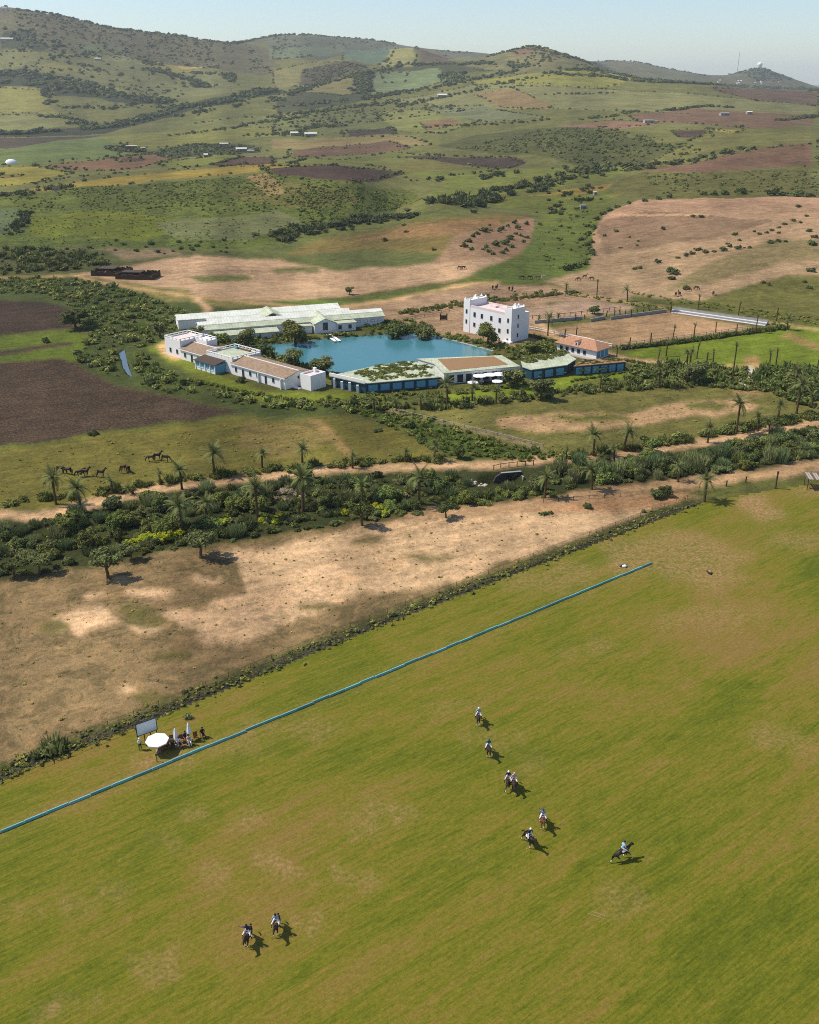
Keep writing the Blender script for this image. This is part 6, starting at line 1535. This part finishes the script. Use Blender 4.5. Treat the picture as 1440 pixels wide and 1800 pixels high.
def face_bits(e, J, hat, hatm):
    c = Vector(J['head1']); f = (Vector(J['look'])).normalized(); up = (Vector(J['head2']) - Vector(J['head0'])).normalized(); sd = up.cross(f).normalized()
    bm = bmesh.new(); tube(bm, [c + f * .085 - up * .0, c + f * .115 - up * .03, c + f * .09 - up * .045], [.012, .016, .008], 5); link('nose', bm_mesh(bm, 'nose'), M_SKIN, e)
    for s in (-1, 1):
        bm = bmesh.new(); bmesh.ops.create_icosphere(bm, subdivisions=1, radius=.013, matrix=Matrix.Translation(c + f * .088 + sd * .034 * s + up * .012)); link('eye', bm_mesh(bm, 'eye'), M_BLACK, e)
    bm = bmesh.new(); a_ = c + f * .088 - up * .065; tube(bm, [a_ - sd * .025, a_ + sd * .025], [.007, .007], 5); link('mouth', bm_mesh(bm, 'mouth'), M_BRICK, e)
    for s in (-1, 1):
        bm = bmesh.new(); bmesh.ops.create_icosphere(bm, subdivisions=1, radius=.024, matrix=Matrix.Translation(c + sd * .095 * s - up * .01)); link('ear', bm_mesh(bm, 'ear'), M_SKIN, e)
    bm = bmesh.new(); bmesh.ops.create_uvsphere(bm, u_segments=12, v_segments=8, radius=.128)
    for v in list(bm.verts):
        if v.co.z < -.01: v.co.z = -.01
    if hat == 'helmet': 
        for v in bm.verts:
            if v.co.z < 0: v.co.x *= 1.12; v.co.y *= 1.12
    M_ = Matrix((f, up.cross(f), up)).transposed().to_4x4(); M_.translation = c + up * .035
    bmesh.ops.transform(bm, matrix=M_, verts=bm.verts); link('helmet' if hat == 'helmet' else 'hair', bm_mesh(bm, 'helmet', True), hatm, e)
def fab(name, c): return plain(name, c, .85, .1, .1, 3)
M_WHT, M_NAVY, M_TEAL, M_LBLUE, M_PNK, M_DK, M_BOOT, M_KHAKI = fab('white_cotton', (232,230,226)), fab('navy_jersey', (44,54,92)), fab('teal_jersey', (40,110,110)), fab('pale_blue_jersey', (150,176,200)), fab('pinkish_shirt', (206,170,164)), fab('dark_cloth', (46,44,52)), fab('boot_leather', (66,46,36)), fab('khaki_cloth', (150,132,100))
def rider_joints(arm):
    J = dict(pelvis=(-.02,0,1.68), waist=(.0,0,1.86), chest=(.1,0,2.12), neck=(.16,0,2.28), head0=(.19,0,2.36), head1=(.21,0,2.45), head2=(.21,0,2.53), look=(1,0,-.25),
             lsh=(.11,.2,2.17), lel=(.24,.3,1.93), lwr=(.44,.14,1.82), lhd=(.52,.1,1.8),
             lhp=(.02,.16,1.66), lkn=(.4,.37,1.42), lan=(.22,.4,.98), lto=(.4,.42,.92), rhp=(.02,-.16,1.66), rkn=(.4,-.37,1.42), ran=(.22,-.4,.98), rto=(.4,-.42,.92))
    if arm == 'up': J.update(rsh=(.11,-.2,2.2), rel=(.02,-.44,2.4), rwr=(.06,-.5,2.66), rhd=(.08,-.5,2.74))
    elif arm == 'out': J.update(rsh=(.11,-.21,2.16), rel=(.1,-.48,2.1), rwr=(.2,-.68,2.26), rhd=(.24,-.72,2.32))
    else: J.update(rsh=(.11,-.2,2.16), rel=(.16,-.34,1.9), rwr=(.32,-.42,1.76), rhd=(.38,-.44,1.72))
    return J
def mallet(p, rz, J, arm, label):
    h = Vector(J['rhd']); d = {'up': Vector((-.5, -.25, .85)), 'out': Vector((-.2, -.6, .8)), 'down': Vector((.35, -.3, -.95))}[arm].normalized(); L_ = 1.25
    e = empty('polo_mallet', Vector(p) + Matrix.Rotation(rz, 3, 'Z') @ h, rz); tag(e, label, 'mallet', 'mallets carried by the players')
    bm = bmesh.new(); tube(bm, [-d * .08, d * L_], [.012, .009], 6); link('shaft', bm_mesh(bm, 'shaft'), M_KHAKI, e)
    bm = bmesh.new(); s = d.cross(Vector((0, 1, .2))).normalized(); tube(bm, [d * L_ - s * .11, d * L_ + s * .11], [.026, .026], 7); link('head', bm_mesh(bm, 'head'), M_STONE, e)
def player(px, py, heading, pose, c, jersey, jname, trousers, helmet, arm, where):
    p = flat(px, py); rz = R(heading)
    hn = 'polo_horse'
    horse(hn, p, rz, pose, c, f'{c} polo horse under the {jname} player {where}', 'polo horses', True)
    J = rider_joints(arm); me = person_mesh(J, None)
    o = bpy.data.objects.new('person', me); COL.objects.link(o); o.location = p; o.rotation_euler = (0, 0, rz)
    dress(me, J, [jersey, trousers, M_BOOT, M_SKIN], True); face_bits(o, J, 'helmet', helmet)
    tag(o, f'{jname} shirted rider in white trousers {where}', 'person', 'polo players')
    mallet(p, rz, J, arm, f'polo mallet held by the {jname} rider {where}')
player(841, 1271, -95, 'canter0', 'dark bay', M_LBLUE, 'pale blue', M_WHT, M_WHT, 'down', 'farthest up the field')
player(858, 1327, -88, 'canter1', 'dark bay', M_TEAL, 'teal', M_WHT, M_TEAL, 'down', 'second farthest up the field')
player(893, 1384, -100, 'gallop0', 'dark bay', M_NAVY, 'navy', M_WHT, M_WHT, 'down', 'on the left of the close pair')
player(903, 1387, -96, 'gallop1', 'brown', M_PNK, 'pinkish', M_WHT, M_PNK, 'down', 'on the right of the close pair')
player(953, 1452, -92, 'canter0', 'chestnut', M_LBLUE, 'grey-blue', M_WHT, M_NAVY, 'up', 'with mallet raised high')
player(929, 1486, -62, 'canter1', 'black', M_NAVY, 'navy', M_WHT, M_WHT, 'down', 'leaning in a turn below the pair')
player(1092, 1512, 28, 'gallop0', 'black', M_LBLUE, 'white and blue', M_WHT, M_NAVY, 'down', 'galloping away to the right')
player(437, 1657, -96, 'canter1', 'dark bay', M_NAVY, 'navy', M_WHT, M_DK, 'out', 'on the left of the near pair')
player(487, 1638, -92, 'canter0', 'brown', M_LBLUE, 'pale blue', M_WHT, M_DK, 'down', 'on the right of the near pair')

# ---- grazing horses
GZ = [(107,832,10,'graze','dark bay','left pasture, first from the left'),(121,834,160,'graze','black','left pasture, second from the left'),(142,838,190,'graze','black','left pasture, third from the left'),(150,838,20,'stand','dark bay','left pasture, fourth from the left'),(178,839,10,'stand','dark bay','left pasture, standing apart from the herd'),(218,830,60,'graze','chestnut','left pasture, left of the middle two'),(226,831,120,'graze','brown','left pasture, right of the middle two'),
      (266,812,175,'graze','dark bay','left pasture, first of the rear three'),(277,809,20,'stand','black','left pasture, centre of the rear three'),(291,812,0,'graze','dark bay','left pasture, last of the rear three'),
      (808,474,0,'graze','chestnut','sandy foot of the mound, left one'),(815,474,20,'graze','brown','sandy foot of the mound, right one'),
      (866,509,90,'graze','dark bay','sand paddock behind the tower, first from left'),(873,509,60,'stand','black','sand paddock behind the tower, second from left'),(895,511,90,'graze','dark bay','sand paddock behind the tower, third from left'),(901,512,80,'stand','black','sand paddock behind the tower, last one'),
      (918,491,0,'graze','dark bay','strip behind the palms, first from left'),(931,491,10,'graze','brown','strip behind the palms, second from left'),(945,491,150,'graze','chestnut','strip behind the palms, third from left'),(955,490,10,'graze','pale','strip behind the palms, the only pale one'),
      (1017,494,170,'graze','dark bay','tan slope by the tufted palm, first from left'),(1028,490,10,'stand','chestnut','tan slope by the tufted palm, second from left'),(1040,493,150,'graze','dark bay','tan slope by the tufted palm, third from left'),
      (1188,521,60,'graze','black','foot of the tan hillside, first from left'),(1194,520,100,'stand','dark bay','foot of the tan hillside, second from left'),(1210,512,0,'graze','chestnut','foot of the tan hillside, third from left'),(1224,510,0,'graze','brown','foot of the tan hillside, fourth from left'),(1254,519,60,'graze','chestnut','foot of the tan hillside, the rightmost reddish one')]
for (x, y, h_, pose, c, where) in GZ:
    horse('horse', G(x, y), R(h_), pose, c, f'{c} horse {"grazing" if pose == "graze" else "standing"} on the {where}', 'grazing horses', False, 1.06)

# ================================================================== polo ground furniture
M_BOARD = plain('turquoise_board_paint', (112, 178, 180), .6, .3, .25, .5)
nt, bs, N, L = nodes(M_BOARD); oi = N.new('ShaderNodeObjectInfo'); lk_ = bs.inputs['Base Color'].links[0].from_socket
L.new(mixc(nt, 1.0, lk_, mth(nt, 'ADD', mth(nt, 'MULTIPLY', oi.outputs['Random'], .5), .7), 'MULTIPLY'), bs.inputs['Base Color'])   # boards fade unevenly
d = BOARD_B - BOARD_A; L_ = d.length; sb = empty('sideboard', BOARD_A, math.atan2(d.y, d.x)); tag(sb, 'long low turquoise sideboard running the length of the polo field', 'sideboard')
nb = int(L_ / 2.45); w = L_ / nb
bm = bmesh.new(); prism(bm, [(.04, 0), (w - .04, 0), (w - .04, .14), (.04, .14)], 0, .33); bme = bm_mesh(bm, 'board'); bme.materials.append(M_BOARD)
rb = random.Random(3)
for k in range(nb):
    o = link('board', bme, None, sb, (k * w, rb.gauss(0, .045), rb.gauss(0, .012))); o.rotation_euler = (R(rb.gauss(-6, 2)), 0, R(rb.gauss(0, .35)))
# scoreboard
p = flat(243, 1310); q = flat(279, 1297); d = q - p
sbd = empty('scoreboard', p, math.atan2(d.y, d.x)); W_ = d.length * 1.0; tag(sbd, 'large blank pale scoreboard on dark legs beside the field', 'scoreboard')
part('panel', plain('pale_board', (222, 230, 234), .7, .2, .08, 1), sbd, (0.08, W_ - .08, -.03, .05, 1.35, 3.05)); part('frame', M_BLACK, sbd, (0, W_, -.06, .08, 1.27, 1.35), (0, W_, -.06, .08, 3.05, 3.13), (0, .08, -.06, .08, 1.35, 3.05), (W_ - .08, W_, -.06, .08, 1.35, 3.05))
for k in range(4): part('leg', M_BLACK, sbd, (W_ * (.04 + .3 * k), W_ * (.04 + .3 * k) + .09, .085, .17, -.1, 2.2))
# parasols
def canopy(bm, r_, h_, n_=8, z=0, th=.03, val=.14):
    c = bm.verts.new((0, 0, z + h_)); ring = [bm.verts.new((r_ * math.cos(2 * math.pi * k / n_), r_ * math.sin(2 * math.pi * k / n_), z)) for k in range(n_)]
    lo = [bm.verts.new((v.co.x, v.co.y, z - val)) for v in ring]
    for k in range(n_): bm.faces.new((c, ring[k], ring[(k + 1) % n_])); bm.faces.new((ring[k], lo[k], lo[(k + 1) % n_], ring[(k + 1) % n_]))
def parasol(p, r_, h_, label, group, n_=8):
    e = empty('parasol', p, .3); tag(e, label, 'parasol', group)
    bm = bmesh.new(); canopy(bm, r_, r_ * .22, n_, h_); link('canopy', bm_mesh(bm, 'canopy'), M_CANVAS, e)
    bm = bmesh.new(); tube(bm, [(0, 0, 0), (0, 0, h_ + r_ * .2)], [.03, .025], 7); link('pole', bm_mesh(bm, 'pole'), M_WOOD, e)
    for k in range(n_):
        bm = bmesh.new(); a = 2 * math.pi * k / n_; tube(bm, [(.02 * math.cos(a), .02 * math.sin(a), h_ + r_ * .19), (r_ * .98 * math.cos(a), r_ * .98 * math.sin(a), h_ - .02)], [.012, .01], 4); link('rib', bm_mesh(bm, 'rib'), M_WOOD, e)
    part('base', M_CONC, e, (-.3, .3, -.3, .3, 0, .1))
parasol(flat(279, 1321), 1.42, 1.75, 'open white octagonal parasol in front of the scoreboard', 'field parasols')
def closed_parasol(p, label):
    e = empty('closed_parasol', p); tag(e, label, 'parasol', 'field parasols'); bm = bmesh.new(); n_ = 12
    prof = [(.05, 2.75), (.13, 2.5), (.2, 2.0), (.26, 1.5), (.3, 1.2), (.2, 1.16)]
    rings = [[bm.verts.new((r_ * (1 + .22 * (k % 2)) * math.cos(2 * math.pi * k / n_), r_ * (1 + .22 * (k % 2)) * math.sin(2 * math.pi * k / n_), z)) for k in range(n_)] for r_, z in prof]
    for a, b in zip(rings[:-1], rings[1:]):
        for k in range(n_): bm.faces.new((a[k], a[(k + 1) % n_], b[(k + 1) % n_], b[k]))
    bm.faces.new(rings[0]); link('canopy', bm_mesh(bm, 'canopy'), M_WHT, e)
    bm = bmesh.new(); tube(bm, [(0, 0, 0), (0, 0, 2.9)], [.03, .025], 7); link('pole', bm_mesh(bm, 'pole'), M_WOOD, e); part('base', M_CONC, e, (-.28, .28, -.28, .28, 0, .1))
closed_parasol(flat(311, 1312), 'closed white parasol nearer the open octagonal one'); closed_parasol(flat(334, 1302), 'closed white parasol farther from the open octagonal one')
# chairs and onlookers
def chair(p, rz, label, mat=None, sc=1.0):
    e = empty('chair', p, rz); e.scale = (sc,) * 3; tag(e, label, 'chair', 'spectator chairs'); mat = mat or plain('chair_cloth', (150, 92, 62), .8, .1, .2, 3)
    part('seat', mat, e, (-.24, .24, -.24, .24, .4, .44)); part('backrest', mat, e, (-.28, -.242, -.24, .24, .45, .95))
    for x in (-.22, .2):
        for y in (-.23, .21): part('leg', M_DWOOD, e, (x, x + .03, y, y + .03, 0, .398))
CH = [(283,1322,-60),(290,1318,-50),(296,1316,-60),(304,1314,-70),(288,1314,-40),(303,1306,-70),(316,1314,-50),(320,1305,-60),(327,1304,-50),(333,1310,-60),(345,1300,-60),(357,1297,-55)]
for k, (x, y, h_) in enumerate(CH): chair(flat(x, y), R(h_), f'{ORD[k]} chair from the left in the spectator row by the parasols', None, 1.1)
def person(p, rz, J, mats, hair, label, z=0.0):
    me = person_mesh(J, None); o = bpy.data.objects.new('person', me); COL.objects.link(o); o.location = (p.x, p.y, p.z + z); o.rotation_euler = (0, 0, rz)
    dress(me, J, mats); face_bits(o, J, 'hair', hair); tag(o, label, 'person', 'spectators'); return o
SIT = dict(pelvis=(-.1,0,.56), waist=(-.12,0,.74), chest=(-.1,0,1.0), neck=(-.06,0,1.17), head0=(-.04,0,1.25), head1=(-.02,0,1.34), head2=(-.02,0,1.43), look=(1,0,-.1), lsh=(-.1,.19,1.06), lel=(.0,.26,.82), lwr=(.2,.2,.68), lhd=(.27,.18,.66), rsh=(-.1,-.19,1.06), rel=(.0,-.26,.82), rwr=(.2,-.2,.68), rhd=(.27,-.18,.66),
           lhp=(-.06,.1,.55), lkn=(.36,.13,.55), lan=(.4,.13,.1), lto=(.54,.14,.04), rhp=(-.06,-.1,.55), rkn=(.36,-.13,.55), ran=(.4,-.13,.1), rto=(.54,-.14,.04))
STD = dict(pelvis=(0,0,.95), waist=(0,0,1.12), chest=(.01,0,1.36), neck=(.01,0,1.52), head0=(.02,0,1.58), head1=(.03,0,1.66), head2=(.03,0,1.75), look=(1,0,-.1), lsh=(0,.2,1.42), lel=(-.03,.26,1.14), lwr=(.06,.25,.9), lhd=(.08,.24,.82), rsh=(0,-.2,1.42), rel=(-.03,-.26,1.14), rwr=(.06,-.25,.9), rhd=(.08,-.24,.82),
           lhp=(0,.1,.9), lkn=(.03,.12,.5), lan=(0,.13,.09), lto=(.16,.15,.04), rhp=(0,-.1,.9), rkn=(-.02,-.12,.5), ran=(-.05,-.13,.09), rto=(.1,-.15,.04))
person(flat(247, 1318), R(-40), STD, [M_WHT, M_DK, M_BOOT, M_SKIN], M_WHT, 'person in a white top and dark trousers standing by the scoreboard')
for (i, top, tr, lb) in ((6, M_WHT, M_NAVY, 'person in a white top seated beneath the nearer closed parasol'), (8, M_NAVY, M_DK, 'person in dark blue seated between the closed parasols'), (9, M_PNK, M_WHT, 'person in a pinkish top seated in front of the farther parasol'), (11, M_DK, M_DK, 'person in black seated apart at the right end of the chairs'), (3, M_KHAKI, M_DK, 'person in brown seated behind the parasol shadow')):
    person(flat(CH[i][0], CH[i][1]), R(CH[i][2]), {k: tuple(np.array(v) * (1.1 if k != 'look' else 1)) for k, v in SIT.items()}, [top, tr, M_BOOT, M_SKIN], M_DK, lb, .03)
e = empty('stake', flat(276, 1339)); tag(e, 'short pale stake leaning in the turf before the sideboard', 'stake'); part('post', M_KHAKI, e, (-.05, .05, -.05, .05, -.1, .95)); part('cap', M_YELLOW, e, (-.08, .08, -.08, .08, .952, 1.08))
# two bundles left on the turf near the far end
def bundle(px, py, a, b, label, s):
    e = empty('kit_bag', flat(px, py), s); tag(e, label, 'bag', 'kit left on the turf')
    bm = bmesh.new(); bmesh.ops.create_icosphere(bm, subdivisions=2, radius=.34)
    for v in bm.verts: v.co.z = max(0, v.co.z * .75 + .2); v.co.x *= 1.3 + .2 * math.sin(7 * v.co.y)
    link('cover', bm_mesh(bm, 'cover', True), a, e)
    bm = bmesh.new(); tube(bm, [(-.7, .2, .16), (-.2, .35, .2), (.5, .25, .18)], [.13, .17, .12], 8); link('roll', bm_mesh(bm, 'roll', True), b, e)
    bm = bmesh.new(); tube(bm, [(.2, -.1, .3), (.55, .1, .62)], [.03, .03], 6); link('handle', bm_mesh(bm, 'handle'), b, e)
bundle(1098, 997, M_WHT, M_NAVY, 'small white and dark bundle beside the far end of the sideboard', .3); bundle(1248, 1007, M_KHAKI, M_BLACK, 'small pale and black bundle alone on the turf at right', 1.9)
# faint chalk marks
for (a, b) in (((1040, 1602), (1064, 1610)), ((1034, 1606), (1062, 1615))):
    A_, B_ = flat(*a), flat(*b); d = B_ - A_; o = part('chalk_line', M_KHAKI, None, (0, d.length, -.03, .03, .006, .012)); o.location = A_; o.rotation_euler = (0, 0, math.atan2(d.y, d.x)); o['kind'] = 'structure'
# field fence
FL2 = [(x, y - 15) for x, y in FENCE_LINE]
rail_fence(FL2, 'long low stake and wire fence between the polo field and the paddock', M_WOOD, .8, 3.4, 1, None, .03, 40, 'field_fence')
rail_fence([(955, 884), (1010, 878), (1090, 873)], 'short wooden rail fence on the sand below the stream belt', M_DWOOD, .7, 3, 1, None, .05)
rail_fence([(0, 1420 - 40), (240, 1282)], 'row of short dark stakes on the turf side of the ditch', M_DWOOD, .5, 6, 1, None, .03)
for (x, y, h_, lb) in ((1277, 855, 1.2, 'short wooden post at the left side of the field entrance'), (1311, 848, 1.2, 'short wooden post at the right side of the field entrance')):
    e = empty('entrance_post', flat(x, y)); tag(e, lb, 'post', 'entrance posts'); part('shaft', M_DWOOD, e, (-.1, .1, -.1, .1, -.1, h_)); part('cap', M_WOOD, e, (-.13, .13, -.13, .13, h_ + .003, h_ + .1))
e = empty('trunk_post', flat(1363, 859)); tag(e, 'tall bare dark trunk post standing near the field entrance', 'post'); bm = bmesh.new()
tube(bm, [(0, 0, -.1), (.03, 0, .9), (0, .02, 2.0), (.02, 0, 3.0), (.03, 0, 3.45)], [.22, .17, .18, .16, .2], 9); link('shaft', bm_mesh(bm, 'shaft'), M_PTRUNK, e); bm = bmesh.new(); tube(bm, [(.03, 0, 3.44), (.04, 0, 3.75)], [.24, .17], 9); link('cap', bm_mesh(bm, 'cap'), M_DWOOD, e)
# plank shelter at the right edge
p = flat(1418, 861); sh = empty('plank_shelter', p, R(-8)); tag(sh, 'open shelter with a loose plank roof at the right picture edge', 'shelter')
for x in (0, 3.2, 6.4):
    for y in (0, 2.6): part('post', M_WOOD, sh, (x, x + .16, y, y + .16, -.1, 2.3))
part('beam', M_WOOD, sh, (-.3, 6.9, .02, .14, 2.302, 2.44)); part('beam', M_WOOD, sh, (-.3, 6.9, 2.62, 2.74, 2.302, 2.44))
for k in range(16): part('plank', M_STONE if k % 3 else M_WOOD, sh, (-.4 + k * .46, -.4 + k * .46 + .36, -.5, 3.3, 2.445, 2.5))
part('bench', M_WOOD, sh, (.6, 3.4, .5, 1.0, .4, .48)); part('bench_leg', M_WOOD, sh, (.7, .85, .6, .9, 0, .398)); part('bench_leg', M_WOOD, sh, (3.1, 3.25, .6, .9, 0, .398))
# ---- culvert under the stream track
p = G(868, 836); q = G(916, 832); d = q - p; d.z = 0
cv = empty('culvert', (p.x, p.y, 0), math.atan2(d.y, d.x)); W_ = d.length; tag(cv, 'dark stone culvert with two pipe mouths under the stream track', 'culvert')
bm = bmesh.new(); v0 = [(-.2, -2.0), (W_, -2.0), (W_, .35), (W_ * .3, .35), (.5, -.4)]
lo = [bm.verts.new((x, 0, z)) for x, z in v0]; hi = [bm.verts.new((x, .5, z)) for x, z in v0]; bm.faces.new(lo); bm.faces.new(hi[::-1])
for i in range(5): bm.faces.new((lo[i], lo[(i + 1) % 5], hi[(i + 1) % 5], hi[i]))
link('headwall', bm_mesh(bm, 'headwall'), plain('dark_stone', (70, 66, 66), .9, .1, .3, 1.5), cv)
for x in (W_ * .55, W_ * .83):
    bm = bmesh.new(); tube(bm, [(x, -.12, -.75), (x, .3, -.75)], [.6, .6], 16, False); tube(bm, [(x, .3, -.75), (x, -.12, -.75)], [.5, .5], 16, False); pp = link('pipe', bm_mesh(bm, 'pipe'), M_STONE if x > W_ * .7 else M_DWOOD, cv)
    bm = bmesh.new(); bmesh.ops.create_circle(bm, cap_ends=True, segments=16, radius=.5, matrix=Matrix.Translation((x, -.02, -.75)) @ Matrix.Rotation(R(90), 4, 'X')); link('mouth', bm_mesh(bm, 'mouth'), M_BLACK, pp)  # black disc stands for the shade inside the pipe
part('wing_wall', M_CONC, cv, (W_ + .02, W_ + .3, -1.4, .5, -2, -.3)); part('coping', M_CONC, cv, (W_ * .28, W_ + .1, -.06, .56, .353, .42))
rail_fence([(868, 826), (880, 823), (905, 820), (938, 817)], 'short dark post and rail guard above the culvert', M_DWOOD, 1.1, 1.7, 1, None, .08, 8)
rk = random.Random(9)
rocks = []
for k in range(3):
    bm = bmesh.new(); bmesh.ops.create_icosphere(bm, subdivisions=2, radius=1)
    for v in bm.verts: v.co *= .75 + .5 * float(vnoise(v.co.x * 1.7 + k * 9 + 5, v.co.y * 1.7 + v.co.z * 2, k)); v.co.z *= .7
    rocks.append(bm_mesh(bm, 'rock')); rocks[-1].materials.append(plain('pale_rock', (190, 176, 158), .9, .1, .2, 1.5))
for k in range(34):
    x, y = rk.uniform(826, 925), rk.uniform(845, 855); p = G(x, y); o = link('rock', rocks[k % 3], None, None, (p.x, p.y, float(height(p.x, p.y)) + .05), rk.random() * 6, rk.uniform(.2, .5)); tag(o, 'pale tumbled rock in the stream bed below the culvert', 'rock', 'rocks below the culvert')
# ---- clubhouse parasols and tables
for k, (x, y, lb) in enumerate(((843, 674, 'white parasol before the hall, largest on the left'), (861, 672, 'white parasol before the hall, in the middle'), (877, 671, 'white parasol before the hall, partly behind the lawn tree'), (831, 682, 'white parasol lowest in front of the hall at left'), (874, 680, 'white parasol lowest in front of the hall at right'))):
    parasol(flat(x, y), 1.9 if k < 3 else 1.5, 2.2 if k < 3 else 1.6, lb, 'clubhouse parasols', 8)
    t_ = empty('garden_table', flat(x + 4, y + 1)); tag(t_, f'white table under the {lb.replace("white parasol", "parasol")}', 'table', 'clubhouse tables'); part('top', M_CANVAS, t_, (-.6, .6, -.6, .6, .72, .76)); part('leg', M_CANVAS, t_, (-.06, .06, -.06, .06, 0, .718))
